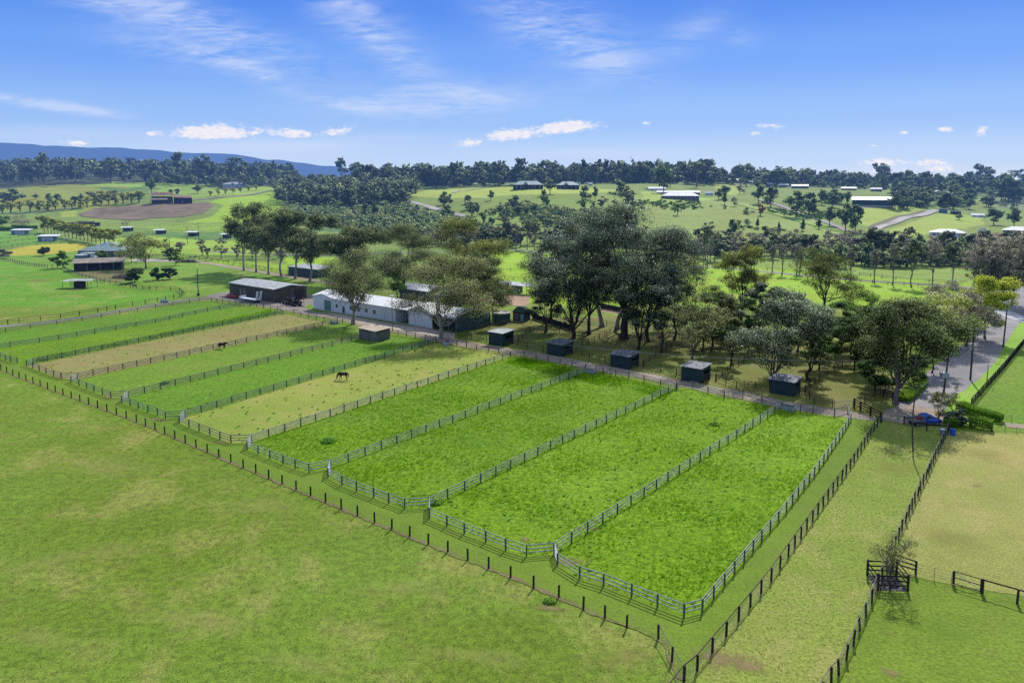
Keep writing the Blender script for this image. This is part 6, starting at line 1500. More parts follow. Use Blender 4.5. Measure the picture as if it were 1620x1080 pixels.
SPEC = [(1050, 306, 257, 28, 'dark', 'tallest dark tree on the skyline behind the long farmhouse'), (1107, 288, 261, 17, 'spindly', 'spindly open crowned tree on the ridge skyline'),
        (1146, 314, 292, 20, 'dark', 'taller of the two dark trees beside the ridge lawn'), (1137, 316, 298, 15, 'dark', 'shorter of the two dark trees beside the ridge lawn'),
        (1227, 294, 267, 44, 'dark', 'broad dark tree crowning the right ridge'), (1200, 322, 287, 26, 'dark', 'dark tree at the top of the white driveway'),
        (1219, 327, 294, 28, 'dark', 'dark tree left of the white driveway'), (1259, 343, 299, 36, 'dark', 'largest dark tree along the white driveway'),
        (1280, 340, 303, 30, 'dark', 'dark tree just right of the largest driveway tree'), (1300, 324, 299, 18, 'dark', 'dark tree at the right end of the driveway group'),
        (1072, 340, 322, 11, 'fresh', 'small fresh green tree on the open slope below the farmhouse'), (1159, 380, 346, 22, 'dark', 'dark round tree at the foot of the right hill'),
        (1211, 384, 357, 22, 'dark', 'dark tree at the hill foot right of the round one'), (1198, 359, 345, 9, 'cone', 'small dark cone shaped conifer on the open slope'), (1232, 368, 350, 8, 'cone', 'narrow conifer low on the right slope'),
        (1270, 365, 346, 10, 'cone', 'conifer beside the grassy hill track'), (1295, 362, 346, 15, 'cone', 'wide green conifer beside the white driveway'), (1146, 324, 305, 10, 'fresh', 'pale green tree in front of the ridge lawn trees'),
        (1162, 327, 311, 12, 'grey', 'grey leafless tree on the slope right of the farmhouse'), (1203, 341, 322, 12, 'rust', 'russet leaved tree beside the grassy hill track'), (1170, 307, 290, 18, 'grey', 'grey leafless tree at the right side of the ridge lawn'),
        (1337, 368, 318, 30, 'dark', 'middle dark tree of the clump left of the curving driveway'), (1353, 366, 322, 26, 'dark', 'right hand dark tree of the clump by the curving driveway'), (1312, 357, 324, 22, 'dark', 'left hand dark tree of the clump by the curving driveway'),
        (1428, 313, 286, 28, 'dark', 'big round dark tree on the skyline right of the green shed'), (1515, 313, 275, 32, 'dark', 'high domed dark tree on the far right skyline'), (1495, 337, 302, 24, 'dark', 'dark tree standing behind the blue container'),
        (1474, 302, 280, 15, 'spindly', 'small flat topped tree on the far right skyline'), (1590, 317, 276, 42, 'umbrella', 'wide umbrella shaped tree on the far right hill'), (1572, 356, 328, 28, 'dark', 'dark spreading tree left of the right edge house'), (1604, 359, 328, 26, 'dark', 'dark tree at the right edge of the hillside'),
        (1517, 348, 338, 13, 'dark', 'low dark bush in the right green hillside'), (1541, 286, 280, 8, 'dark', 'small tree on the skyline left of the umbrella shaped tree'),
        (240, 306, 281, 17, 'dark', 'big dark tree behind the old rusty barn'), (313, 306, 291, 15, 'dark', 'round dark tree on the left green hilltop'), (281, 308, 298, 11, 'dark', 'dark bush right behind the old rusty barn'), (270, 307, 299, 9, 'dark', 'smaller dark bush behind the old rusty barn'),
        (20, 326, 296, 34, 'dark', 'large dark clump of trees on the left hillside'), (6, 326, 302, 24, 'dark', 'dark tree left of the large clump on the left hillside'),
        (57, 315, 306, 10, 'dark', 'lone dark bush on the yellow green left hill'), (78, 324, 305, 12, 'dark', 'dark tree on the left hill, left of a pair'), (92, 326, 306, 15, 'gum', 'dark tree on the left hill, right of a pair'),
        (118, 325, 309, 16, 'dark', 'dark rounded tree above the round yellow bushes'), (129, 320, 305, 11, 'dark', 'dark tree just above the rounded one on the left hill'),
        (147, 316, 303, 20, 'gum', 'brown green tree left of the long dark row on the left hill'), (162, 315, 302, 16, 'gum', 'second brown green tree in the dark row on the left hill'), (173, 315, 302, 16, 'dark', 'third dark tree in the row on the left hill'), (183, 314, 301, 16, 'gum', 'right hand dark tree of the row on the left hill'),
        (203, 314, 304, 16, 'dark', 'dark bush left of the old rusty barn'), (222, 314, 302, 16, 'scrub', 'green bush next to the old rusty barn'),
        (870, 307, 282, 22, 'gum', 'tree standing between the two hilltop houses'), (992, 320, 294, 24, 'gum', 'grey green tree on the centre slope left of the farmhouse'), (980, 306, 284, 18, 'scrub', 'pale round tree right of the hilltop houses'),
        (740, 322, 308, 14, 'dark', 'dark tree above the pale dirt track'), (708, 345, 328, 13, 'dark', 'dark round tree beside the pale dirt track'), (593, 344, 320, 14, 'dark', 'dark round tree in the scrub below the centre forest'), (577, 345, 318, 14, 'dark', 'dark tree left of the round one in the scrub')]
for px, py, tp, w, key, lab in SPEC: far_tree(lab, px, py, tp, w, key)
# rounded yellow green bushes in a line on the left hill
for i, (x, y, w) in enumerate(((4, 337, 15), (17, 336, 17), (32, 334, 15), (48, 334, 18), (62, 332, 15), (76, 333, 14), (88, 331, 12), (102, 330, 12), (114, 330, 12), (127, 329, 13), (138, 327, 15), (150, 324, 16), (160, 322, 16), (172, 322, 16), (183, 322, 16), (195, 321, 17), (208, 321, 17), (220, 319, 17), (-12, 338, 16))):
    far_tree('rounded yellow green tree in the line below the left hill', x, y + 1, y - 9 - w*.45, w*1.15, 'round', 'round_tree', 'line of rounded trees on the left hill')
for i in range(7):
    x = 333 + i*12; far_tree('small yellow green tree along the hill track', x, 311 - i*1.6, 302 - i*1.7, 9, 'round', 'round_tree', 'small trees along the hill track')
# tree belt at the foot of the right hill
k = 0
for x in list(range(996, 1640, 7)):
    y = _drng.uniform(398, 415) - (6 if x < 1100 else 0); key = _drng.choice(['grey', 'poplar', 'poplar', 'dark', 'gum', 'grey'])
    tp = _drng.uniform(358, 380) if key != 'dark' else _drng.uniform(366, 384)
    far_tree('tree in the mixed belt along the foot of the right hill', x + _drng.uniform(-5, 5), y, tp, _drng.uniform(22, 38), key, 'belt_tree', 'mixed tree belt along the valley floor')
for x in range(1290, 1620, 12):
    far_tree('dark leafy tree at the back of the bright valley paddock', x, _drng.uniform(418, 424), _drng.uniform(384, 398), _drng.uniform(26, 40), _drng.choice(['poplar', 'dark', 'scrub', 'gum']), 'belt_tree', 'leafy trees behind the bright valley paddock')
for x in range(660, 1010, 8):
    far_tree('grey green tree in the belt at the foot of the centre slope', x + _drng.uniform(-5, 5), _drng.uniform(384, 392), _drng.uniform(350, 368), _drng.uniform(16, 28), _drng.choice(['grey', 'poplar', 'poplar', 'gum']), 'belt_tree', 'tree belt at the foot of the centre slope')
# hillside trees of the centre slope and behind the right green shed
for i in range(60):
    x = _drng.uniform(700, 1005); y = _drng.uniform(316, 376)
    far_tree('shrubby tree scattered on the wooded centre slope', x, y, y - _drng.uniform(10, 22), _drng.uniform(10, 22), _drng.choice(['gum', 'scrub', 'dark', 'scrub', 'fresh', 'poplar']), 'slope_tree', 'shrubby trees on the centre slope')
for i in range(20):
    x = _drng.uniform(1010, 1300); y = _drng.uniform(325, 374)
    far_tree('low shrub dotted over the open right slope', x, y, y - _drng.uniform(3, 7), _drng.uniform(6, 14), _drng.choice(['scrub', 'dark', 'scrub', 'grey']), 'hill_shrub', 'low shrubs on the open right slope', 'shrub')
for i in range(80):
    x = _drng.choice([_drng.gauss(1450, 26), _drng.gauss(1570, 40), _drng.gauss(1500, 20), _drng.gauss(1400, 15)]); y = _drng.uniform(314, 332)
    if 1366 < x < 1412 or 1530 < x < 1570 and y < 318: x += 60
    far_tree('dark tree in the woods behind the right hillside paddocks', x, y, y - _drng.uniform(14, 26), _drng.uniform(16, 28), _drng.choice(['dark', 'gum', 'dark']), 'hill_tree', 'woods behind the right hillside paddocks')
for i in range(16):
    x = _drng.uniform(1300, 1350) if i < 8 else _drng.uniform(1410, 1470); y = _drng.uniform(318, 328) if i < 8 else _drng.uniform(318, 330)
    far_tree('dark tree crowding round the big green shed', x, y, y - _drng.uniform(14, 24), _drng.uniform(14, 24), 'dark', 'hill_tree', 'dark trees round the big green shed')

for i in range(22):
    x = _drng.uniform(-10, 1640)
    if 380 < x < 520 or 800 < x < 930: continue
    y = 296 if x > 560 else 290
    far_tree('taller tree rising out of the ridge woods', x, y, y - _drng.uniform(28, 42) - (10 if x < 400 else 0), _drng.uniform(18, 40), _drng.choice(['dark', 'gum', 'gum', 'spindly']), 'ridge_tree', 'taller trees on the ridge')
# ---- woods that read as one mass
def arrays(me_c):
    n = len(me_c.vertices); v = np.empty(n*3, np.float32); me_c.vertices.foreach_get('co', v)
    f = np.empty(len(me_c.loops), np.int32); me_c.loops.foreach_get('vertex_index', f)
    s = np.empty(n, np.float32); me_c.attributes['shade'].data.foreach_get('value', s)
    nr = np.empty(n*3, np.float32); me_c.attributes['custom_normal'].data.foreach_get('vector', nr)
    return v.reshape(-1, 3), f.reshape(-1, 4), s, nr.reshape(-1, 3)
def mass(name, label, spots, keys, mat, hr, wr, seed, trunk=False):
    rng = np.random.default_rng(seed); V = []; Fs = []; S = []; NN = []; b = 0
    bank = [arrays(m[1]) + (m[2], m[3]) for k in keys for m in PROTO[k]]
    for (X, Y) in spots:
        v, f, s, nr, h0, r0 = bank[rng.integers(len(bank))]
        h = hr[0] + (hr[1]-hr[0])*rng.random()**1.7; r = (.5*h + .25*sum(hr))*rng.uniform(*wr); a = rng.uniform(0, 6.28); c, sn = math.cos(a), math.sin(a)
        keep = rng.random(len(f)) < .2; f2 = f[keep]; idx = f2.ravel(); q = v[idx].reshape(-1, 4, 3); q = (q.mean(1, keepdims=True) + (q - q.mean(1, keepdims=True))*1.7).reshape(-1, 3)
        P = np.stack([(q[:, 0]*c - q[:, 1]*sn)*r/r0 + X, (q[:, 0]*sn + q[:, 1]*c)*r/r0 + Y, q[:, 2]*h/h0 + float(ter(X, Y))], 1)
        m = nr[idx]; NN.append(np.stack([m[:, 0]*c - m[:, 1]*sn, m[:, 0]*sn + m[:, 1]*c, m[:, 2]], 1)); V.append(P); S.append(np.clip(s[idx]*.9 + rng.uniform(-.34, .34), 0, 1)); Fs.append(b + np.arange(len(idx)).reshape(-1, 4)); b += len(idx)
    o = link(name, npmesh(name, np.concatenate(V), np.concatenate(Fs), mat, shade=np.concatenate(S), nrm=np.concatenate(NN))); tag(o, label, kind='stuff'); return o
def spots(n, u0, u1, y0, y1, seed, test=None, clump=0.0):
    rng = np.random.default_rng(seed); out = []
    while len(out) < n:
        u = rng.uniform(u0, u1); Y = math.exp(rng.uniform(math.log(y0), math.log(y1))); X = (u - CX)/F*Y
        if clump and math.sin(X*.05 + 1.5*math.sin(Y*.021 + seed)) + math.sin(Y*.035 + X*.017 + seed) < rng.uniform(-2, 2)*(1-clump) + clump*.9: continue
        if test:
            px, py = project(X, Y, float(ter(X, Y)))
            if not test(px, py): continue
        out.append((X, Y))
    return out
mass('ridge_forest', 'dark eucalypt forest covering the left ridge', spots(1150, -420, 470, 1240, 2000, 1), ['dark', 'gum'], L['forest'], (18, 38), (.28, .42), 1)
mass('ridge_forest', 'dark eucalypt forest on the centre ridge', spots(760, 560, 1130, 990, 1330, 2, lambda x, y: not (805 < x < 925 and y > 293)), ['dark', 'gum'], L['forest'], (17, 36), (.26, .42), 2)
mass('ridge_forest', 'dark woods along the right skyline', spots(760, 1110, 2050, 1090, 1480, 3), ['dark', 'gum'], L['forest'], (13, 30), (.3, .5), 3)
F2 = [(445, 300), (480, 286), (640, 284), (662, 300), (655, 312), (640, 326), (560, 332), (470, 330), (440, 322)]
mass('ridge_understorey', 'dark undergrowth below the ridge forest', spots(620, 540, 2050, 1010, 1230, 12, lambda x, y: not (805 < x < 925 and y > 293)), ['dark'], L['forest'], (6, 13), (.5, .8), 12)
mass('hill_forest', 'dark forest on the hill left of centre', spots(760, 420, 690, 740, 1250, 4, lambda x, y: bool(inpoly(np.array([x]), np.array([y]), F2)[0])), ['dark', 'gum'], L['forest'], (12, 22), (.3, .46), 4)
F3 = [(470, 330), (540, 330), (640, 326), (700, 345), (780, 362), (760, 376), (600, 366), (480, 356)]
mass('scrub', 'thick green scrub below the centre forest', spots(1500, 440, 800, 500, 860, 5, lambda x, y: bool(inpoly(np.array([x]), np.array([y]), F3)[0]) and not (628 < x < 745 and abs(y - (312 + (x-628)*.27)) < 4)), ['scrub'], L['scrub'], (2.5, 5.5), (.5, .85), 5)
F4 = [(690, 318), (800, 312), (1000, 306), (1010, 384), (780, 384), (740, 350)]
mass('scrub', 'pale scrub scattered on the centre slope', spots(1000, 660, 1030, 520, 760, 6, lambda x, y: bool(inpoly(np.array([x]), np.array([y]), F4)[0]), .7), ['scrub', 'fresh'], L['scrub'], (1.5, 4.5), (.5, .9), 6)
mass('hill_weeds', 'rough tussocks on the open right slope', spots(420, 1000, 1310, 520, 800, 7, lambda x, y: 318 < y < 378, .8), ['scrub'], L['weed'], (.8, 1.8), (.8, 1.6), 7)
mass('edge_woods', 'woods closing the hill above the left green hilltop', spots(160, 240, 480, 1130, 1260, 8, lambda x, y: y < 296), ['dark'], L['forest'], (10, 20), (.3, .45), 8)
mass('far_woods', 'grey woods on the far right hillside', spots(150, 1530, 1900, 780, 1150, 9, lambda x, y: not (1530 < x < 1650 and (296 < y < 304))), ['grey', 'dark', 'scrub'], L['scrub'], (5, 12), (.4, .6), 9)

# ---- hedges
def hedge(label, px, w, h, kind='hedge', seed=1):
    rng = np.random.default_rng(seed); P = [W(*p) for p in px]; o3 = P[0]
    C = smooth_line(P, .25); n = len(C); T = np.gradient(C, axis=0); T /= np.linalg.norm(T, axis=1)[:, None] + 1e-9; Nn = np.stack([-T[:, 1], T[:, 0]], 1)
    k = int(n*160*w); i = rng.integers(0, n, k); side = rng.uniform(-1, 1, k); z = rng.uniform(.05, 1, k)**.6
    edge = rng.random(k) < .6; side = np.where(edge & (z < .9), np.sign(side)*rng.uniform(.8, 1.03, k), side)
    q = C[i] + Nn[i]*(side*w*.5)[:, None] + rng.normal(size=(k, 2))*.06
    bump = 1 + .08*np.sin(i*.13) + .05*np.sin(i*.37)
    P3 = np.concatenate([q - o3, (z*h*bump)[:, None]], 1)
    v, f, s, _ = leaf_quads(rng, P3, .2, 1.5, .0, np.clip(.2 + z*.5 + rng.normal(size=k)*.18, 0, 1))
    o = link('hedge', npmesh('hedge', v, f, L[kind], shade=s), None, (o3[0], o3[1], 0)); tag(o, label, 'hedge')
hedge('long clipped green hedge beside the road verge', [(1518, 648), (1545, 659), (1584, 668)], 1.6, 1.5, seed=1)
hedge('square clipped hedge above the dark rail panel', [(1534, 675), (1568, 681)], 1.5, 1.7, seed=2)
hedge('small bright hedge in front of the blue truck', [(1494, 673), (1514, 675)], 1.6, 1.2, seed=3)
hedge('dark clipped hedge at the left edge beyond the blue sheds', [(-30, 367), (22, 366)], 4, 3.4, 'hedge', 4)
hedge('dark clipped hedge under the wide bare grey tree', [(22, 362), (56, 363.5)], 4, 3.2, 'hedge', 5)
hedge('low garden bed of green shrubs beside the road edging', [(1426, 636), (1444, 624), (1458, 606)], 2.2, 1.1, 'hedge', 6)
# silvery drooping shrub by the truck
tree('silvery drooping shrub right of the blue truck', (1520, 672), 646, 1498, 1536, 668, 'silver', bark='bark_grey', name='shrub', cat='shrub', limbs=9, clumps=30, per=50, leaf=.5, aspect=5, tr=.1, stems=3)

# ---- grass and weeds in the near paddocks: growing blades, nobody could count them
def pip(poly, n, rng):
    P = np.array([W(*p) for p in poly]); lo, hi = P.min(0), P.max(0); out = []
    while sum(map(len, out)) < n:
        q = rng.uniform(lo, hi, (n*2, 2)); out.append(q[inpoly(q[:, 0], q[:, 1], [tuple(p) for p in P])])
    return np.concatenate(out)[:n]
def tufts(label, poly, n, blades, hh, ww, spread, mat, seed, patch=None, name='grass_tufts', dist=None):
    rng = np.random.default_rng(seed); Q = pip(poly, n*3 if patch else n, rng)
    if patch:                        # growth gathers in drifts
        v = np.sin(Q[:, 0]*patch + 1.7*np.sin(Q[:, 1]*patch*.8 + seed)) + np.sin(Q[:, 1]*patch*1.3 + 1.3*np.sin(Q[:, 0]*patch*.6)) + rng.normal(size=len(Q))*2.2
        Q = Q[np.argsort(-v)[:n]]
    base = np.repeat(Q, blades, 0); m = len(base); az = rng.uniform(0, 6.28, m); ln = np.repeat(rng.uniform(.5, 1.5, n), blades)*rng.uniform(*hh, m); sp = rng.uniform(.1, 1, m)*spread
    c, s = np.cos(az), np.sin(az); w = ww*rng.uniform(.6, 1.4, m)
    b0 = np.stack([base[:, 0] + c*sp*.35, base[:, 1] + s*sp*.35, np.zeros(m)], 1)
    tip = b0 + np.stack([c*sp, s*sp, ln], 1)
    sd = np.stack([-s*w*.5, c*w*.5, np.zeros(m)], 1); md = (b0 + tip)*.5; md[:, 2] += ln*.16
    V = np.stack([b0 - sd, b0 + sd, md + sd*.9, tip], 1).reshape(-1, 3); V[:, 2] += .03
    sh = np.repeat(np.clip(rng.uniform(.1, .9, m)*.6 + np.repeat(rng.uniform(0, .4, n), blades), 0, 1), 4)
    o = link(name, npmesh(name, V, np.arange(m*4).reshape(-1, 4), L[mat], shade=sh)); tag(o, label, kind='stuff')
pA = [J['A'][0], (917, 914), (1040, 957), (1085, 972), (1108, 964), (1205, 853), (1296, 741), (1343, 668), (1240, 650)]
pC = [J['C'][0], (707, 829), (833, 878), J['A'][0], BACK['A'], (1146, 630), BACK['C']]
pD = [J['D'][0], (541, 765), (640, 803), J['C'][0], BACK['C'], (954, 592), BACK['D']]
pE = [J['E'][0], (408, 716), (489, 746), J['D'][0], BACK['D'], (886, 578), BACK['E']]
tufts('short lush grass growing in the corner paddock', pA, 4500, 9, (.05, .2), .04, .2, 'blade', 1, .35)
tufts('short lush grass growing in the second bright paddock', pC, 5200, 9, (.05, .2), .045, .2, 'blade', 2, .33)
tufts('short lush grass growing in the third bright paddock', pD, 5000, 9, (.06, .24), .05, .22, 'blade', 3, .3)
tufts('lush grass growing in the weedy bright paddock', pE, 4500, 9, (.06, .24), .05, .22, 'blade', 4, .3)
tufts('sparse olive grass of the foreground field', [(-40, 610), (216, 672), (619, 838), (884, 948), (1036, 1012), (1070, 1090), (-60, 1090)], 9000, 6, (.03, .08), .04, .1, 'blade_olive', 5)
tufts('sparse grass of the strip between the dark fences', [(1085, 1082), (1390, 672), (1500, 684), (1427, 838), (1379, 953), (1320, 1090)], 3000, 6, (.03, .07), .035, .1, 'blade_olive', 6)
tufts('long grass at the lane end of the bright paddocks', [(830, 567), (925, 588), (950, 592), (1066, 619), (1050, 634), (1000, 614), (960, 612), (900, 596), (860, 590), (800, 573)], 1500, 9, (.1, .3), .07, .28, 'blade', 7, .3)
tufts('taller grass along the fence foot of the lush paddocks', [(60, 573), (250, 535), (440, 496), (425, 491), (250, 529), (60, 566)], 1500, 9, (.15, .45), .09, .3, 'blade', 8, .4)
W_ = [('dark broad leaved weeds dotted over the corner paddock', pA, 70, 11), ('dark broad leaved weeds dotted over the second bright paddock', pC, 110, 12), ('weed clumps dotted over the third bright paddock', pD, 130, 13), ('weed clumps dotted over the weedy bright paddock', pE, 130, 14),
      ('dark droppings and weeds in the eaten down olive paddock', [J['F'][0], (365, 699), J['E'][0], BACK['E'], BACK['F']], 90, 15), ('dark tufts dotted over the bare brown paddock', [J['I'][0], (97, 597), J['H'][0], BACK['H'], BACK['I']], 110, 16),
      ('weed clumps in the green paddock behind the grazing horse', [J['G'][0], (262, 662), J['F'][0], BACK['F'], BACK['G']], 60, 17), ('dark weed clumps scattered over the left field', [(-20, 430), (100, 440), (250, 466), (180, 485), (0, 510)], 140, 18)]
for lab, poly, n, sd in W_: tufts(lab, poly, int(n*1.7), 22, (.05, .2), .1, .3, 'weed', sd, None, 'weeds')
for px, py, r, lab, sd in ((69, 569, 1.6, 'dark weedy bush at the corner of the bare brown paddock', 21), (262, 607, 1.0, 'small dark weed bush in the olive green paddock', 22), (691, 796, .9, 'weed bush at the gate post of the second divider', 23), (520, 699, 1.3, 'weed clump in the weedy bright paddock', 24), (868, 952, .6, 'small leafy bush at the foot of the wire fence', 25), (1130, 672, .9, 'dark thistle clump in the second bright paddock', 26)):
    p = W(px, py); rng = np.random.default_rng(sd); n = int(420*r)
    q = rng.normal(size=(n, 3)); q *= np.minimum(1, 1.7/np.linalg.norm(q, axis=1))[:, None]; q *= np.array([r*.5, r*.5, r*.3]); q[:, 2] = np.abs(q[:, 2]) + .05
    v, f, s, _ = leaf_quads(rng, q, .3, 1.8, 0, rng.uniform(0, .8, n)); o = link('bush', npmesh('bush', v, f, L['weed'], shade=s), None, (p[0], p[1], 0)); tag(o, lab, 'bush')
# ================================================================== mountains, sky, sun, camera
def mountains():
    px = np.arange(-900, 1000, 6.0)
    prof = np.interp(px, [-900, -300, -60, 0, 60, 100, 140, 190, 240, 300, 345, 375, 420, 470, 520, 560, 600, 700, 1000], [236, 226, 222, 223.5, 227, 230, 230.5, 232, 236, 240, 243, 242, 249, 256, 262, 265, 268, 274, 287])
    rng = np.random.default_rng(4); prof = prof + np.convolve(rng.normal(size=len(px)), np.hanning(9), 'same')*.5
    rows = []; Yr = np.linspace(9500, 17000, 24)
    for Y in Yr:
        t = (Y - 9500)/5500; s = np.clip(t, 0, 1)**1.25; z = hgt(None, 15000, prof)*s*(1 if Y <= 15000 else (17600-Y)/2600)
        X = (px - CX)/F*15000*(Y/15000)**.35
        z = z*(1 - .16*s*(1-s)*4*(.5+.5*np.sin(px*.11 + Y*.0011)*np.sin(px*.037)))
        rows.append(np.stack([X, np.full_like(px, Y), z - 4], 1))
    V = np.stack(rows, 0); n, m = V.shape[:2]; idx = np.arange(n*m).reshape(n, m)
    f = np.stack([idx[:-1, :-1], idx[:-1, 1:], idx[1:, 1:], idx[1:, :-1]], -1).reshape(-1, 4)
    o = link('mountains', npmesh('mountains', V.reshape(-1, 3), f, grass('mountain_forest', (44, 60, 44), (56, 72, 50), fine=.004, contrast=.4, big=.0006, mid=.0015, bump=0.0), smooth=True)); tag(o, 'blue forested mountain range on the left horizon', kind='structure')
mountains()

SUN_EL, SUN_AZ = R(41), math.atan2(.38, .92)    # azimuth measured from +Y toward +X
world = bpy.data.worlds.new('World'); scene.world = world; world.use_nodes = True
nt = world.node_tree; nt.nodes.clear()
class WN(NT):
    def __init__(s): s.t = nt
w = WN()
out = w.n('ShaderNodeOutputWorld'); bg = w.n('ShaderNodeBackground'); w.l(bg.outputs[0], out.inputs[0])
STR = .1
bg.inputs['Strength'].default_value = STR
sky = w.n('ShaderNodeTexSky'); sky.sky_type = 'NISHITA'; sky.sun_disc = False
sky.sun_elevation = SUN_EL; sky.sun_rotation = SUN_AZ
sky.air_density = 1.0; sky.dust_density = .3; sky.ozone_density = 2.5; sky.altitude = 100
d = w.n('ShaderNodeTexCoord').outputs['Generated']
sp = w.n('ShaderNodeSeparateXYZ'); w.l(d, sp.inputs[0])
el = sp.outputs['Z']
ramp = w.n('ShaderNodeValToRGB'); w.l(w.math('MULTIPLY', el, 2.0, clamp=True), ramp.inputs[0])
cr = ramp.color_ramp; cr.interpolation = 'EASE'
stops = [(0, (202, 221, 252)), (.05, (180, 209, 252)), (.16, (144, 187, 251)), (.30, (106, 162, 249)), (.44, (72, 136, 241)), (.6, (120, 158, 230)), (1, (184, 200, 230))]  # last two stops: unseen upper sky, paled to lift the ambient light
while len(cr.elements) < len(stops): cr.elements.new(.5)
for e, (p, c) in zip(cr.elements, stops): e.position = p; e.color = C4(c)
grad = w.scale(ramp.outputs['Color'], 1/STR)
col = w.mix(.88, sky.outputs['Color'], grad)
# high cloud: soft banks placed by compass direction on the sky itself, broken up by stretched noise
yy = w.math('MAXIMUM', sp.outputs['Y'], .05)
u = w.math('DIVIDE', sp.outputs['X'], yy); v = w.math('DIVIDE', sp.outputs['Z'], yy)
front = w.math('GREATER_THAN', sp.outputs['Y'], .06)
cb = w.n('ShaderNodeCombineXYZ'); w.l(u, cb.inputs[0]); w.l(v, cb.inputs[1]); uv = cb.outputs[0]
def mapped(rot, sc):
    m = w.n('ShaderNodeMapping'); m.inputs['Rotation'].default_value = (0, 0, rot); m.inputs['Scale'].default_value = sc; w.l(uv, m.inputs[0]); return m.outputs[0]
nc = w.noise(mapped(.38, (5, 26, 1)), 1.0, 7, .62, .6)          # streaks running down to the right
nr = w.noise(mapped(-.12, (22, 110, 1)), 1.0, 4, .6, .8)         # fine ripples across them
np_ = w.noise(mapped(0, (46, 100, 1)), 1.0, 6, .62, .2)            # puffs
np2 = w.noise(mapped(0, (130, 260, 1)), 1.0, 5, .6, .3)
def blob(px, py, a, b, rot=0.0, flatb=None):
    u0, v0 = (px - CX)/F, (285 - py)/F; a /= F; b /= F
    du = w.math('SUBTRACT', u, u0); dv = w.math('SUBTRACT', v, v0); c, s = math.cos(rot), math.sin(rot)
    p = w.math('DIVIDE', w.math('ADD', w.math('MULTIPLY', du, c), w.math('MULTIPLY', dv, s)), a)
    q = w.math('DIVIDE', w.math('SUBTRACT', w.math('MULTIPLY', dv, c), w.math('MULTIPLY', du, s)), b)
    e = w.math('ADD', w.math('MULTIPLY', p, p), w.math('MULTIPLY', q, q))
    return w.math('EXPONENT', w.math('MULTIPLY', e, -1.0))
def total(bl, wts):
    t = None
    for x, k in zip(bl, wts):
        y = w.math('MULTIPLY', x, k); t = y if t is None else w.math('ADD', t, y)
    return t
cir = total([blob(330, 45, 190, 26, -.36), blob(190, 15, 120, 22, -.25), blob(395, 112, 75, 13, -.33), blob(300, 92, 110, 22, -.2), blob(575, 40, 80, 34, -.55), blob(640, 100, 60, 24, -.5), blob(690, 165, 130, 26, .05), blob(540, 167, 70, 9, -.16), blob(60, 165, 100, 8, -.13), blob(160, 180, 90, 7, -.15), blob(890, 60, 110, 48, -.45), blob(950, 100, 70, 26, -.3), blob(1085, 62, 60, 26, .4), blob(800, 30, 60, 26, -.4), blob(1170, 68, 30, 12, .1)],
            [.75, .5, .7, .4, .6, .38, .85, .7, .85, .5, .55, .4, .3, .25, .25])
streak = w.math('MULTIPLY', cir, w.math('ADD', w.mr(nc, .3, .7, .05, 1.05), w.mr(nr, .35, .7, -.2, .26)), clamp=True); streak = w.math('MULTIPLY', streak, 1.8, clamp=True)
haze = total([blob(470, 232, 110, 9), blob(930, 243, 120, 7), blob(100, 212, 200, 12), blob(620, 218, 90, 7), blob(330, 235, 160, 14), blob(1000, 268, 300, 8), blob(420, 252, 150, 10)], [1.0, .8, .55, .4, .55, .4, .45])
haze = w.math('MULTIPLY', haze, w.mr(nc, .2, .7, .55, 1.0), clamp=True)
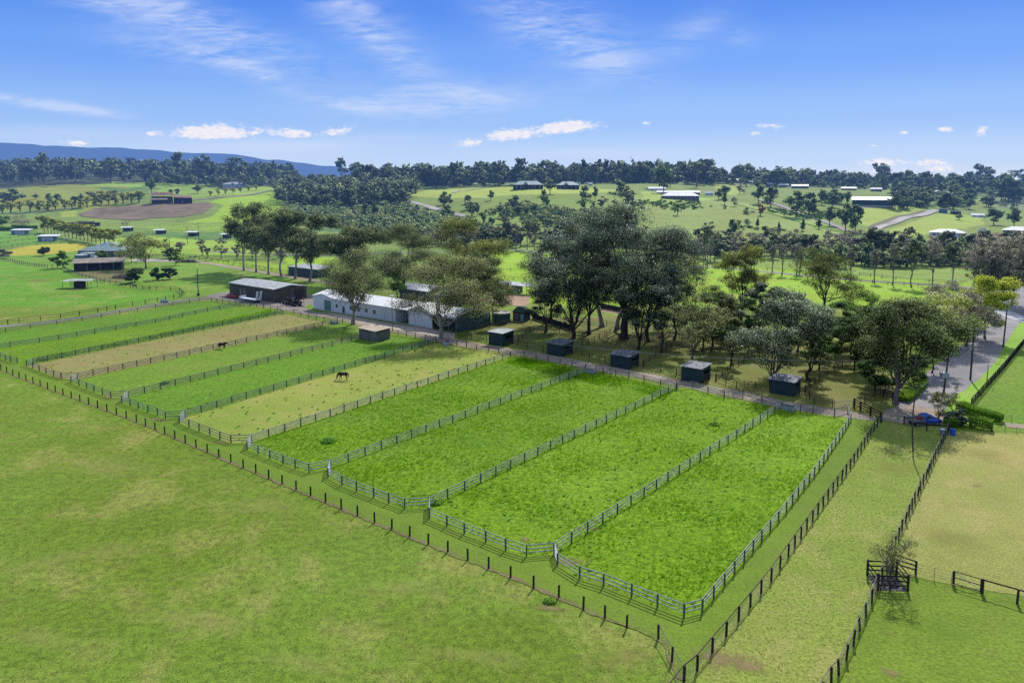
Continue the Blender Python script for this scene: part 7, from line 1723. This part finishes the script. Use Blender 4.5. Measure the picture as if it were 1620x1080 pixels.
pf = total([blob(360, 211, 78, 12), blob(330, 212, 40, 10), blob(472, 214, 34, 8), blob(540, 209, 26, 8, .12), blob(742, 228, 24, 8, .12), blob(800, 216, 30, 9), blob(868, 207, 70, 10, .12), blob(905, 202, 34, 7), blob(1020, 197, 9, 4), blob(1189, 212, 12, 3.5), blob(1212, 202, 22, 5), blob(1483, 207, 15, 5), blob(1542, 209, 12, 8, .7), blob(1385, 257, 42, 8), blob(1470, 258, 44, 6), blob(1484, 268, 26, 5), blob(1385, 270, 32, 6), blob(1420, 212, 8, 3), blob(128, 227, 24, 6), blob(1376, 232, 12, 3), blob(250, 213, 14, 4)], [1.0]*21)
puff = w.mr(w.math('ADD', pf, w.math('MULTIPLY', w.math('SUBTRACT', w.math('ADD', w.math('MULTIPLY', np_, .6), w.math('MULTIPLY', np2, .4)), .5), 3.2)), .25, 1.1)
puff = w.math('MULTIPLY', puff, w.mr(pf, .03, .2))
cl = w.math('MULTIPLY', front, w.math('MAXIMUM', w.math('MULTIPLY', w.math('MAXIMUM', streak, haze), .62), w.math('MULTIPLY', puff, .95)), clamp=True)
cloudc = w.mix(w.math('MULTIPLY', puff, w.mr(np2, .3, .68, .45, 1.0)), (*[x/STR for x in lin((208, 222, 252))], 1), (*[x/STR for x in lin((250, 244, 246))], 1))
col = w.mix(cl, col, cloudc)
w.l(col, bg.inputs['Color'])

sun = bpy.data.lights.new('sun', 'SUN'); sun.energy = 4.7; sun.angle = R(.53); sun.color = (1, .955, .88)
so = bpy.data.objects.new('sun', sun); COL.objects.link(so)
dirv = Vector((math.sin(SUN_AZ)*math.cos(SUN_EL), math.cos(SUN_AZ)*math.cos(SUN_EL), math.sin(SUN_EL)))
so.rotation_euler = dirv.to_track_quat('Z', 'Y').to_euler()

cam = bpy.data.cameras.new('camera'); co = bpy.data.objects.new('camera', cam); COL.objects.link(co); scene.camera = co
co.location = (0, 0, HC); co.rotation_euler = (math.pi/2 - TH, 0, 0)
cam.sensor_width = 36; cam.lens = F/1620*36; cam.shift_y = -(540 - PY)/1620
cam.clip_start = .5; cam.clip_end = 60000
scene.view_settings.view_transform = 'Standard'; scene.view_settings.look = 'None'; scene.view_settings.exposure = 0; scene.view_settings.gamma = 1
scene.render.engine = 'CYCLES'
scene.cycles.max_bounces = 7; scene.cycles.diffuse_bounces = 4; scene.cycles.glossy_bounces = 2; scene.cycles.transmission_bounces = 5; scene.cycles.transparent_max_bounces = 8
scene.cycles.use_denoising = False
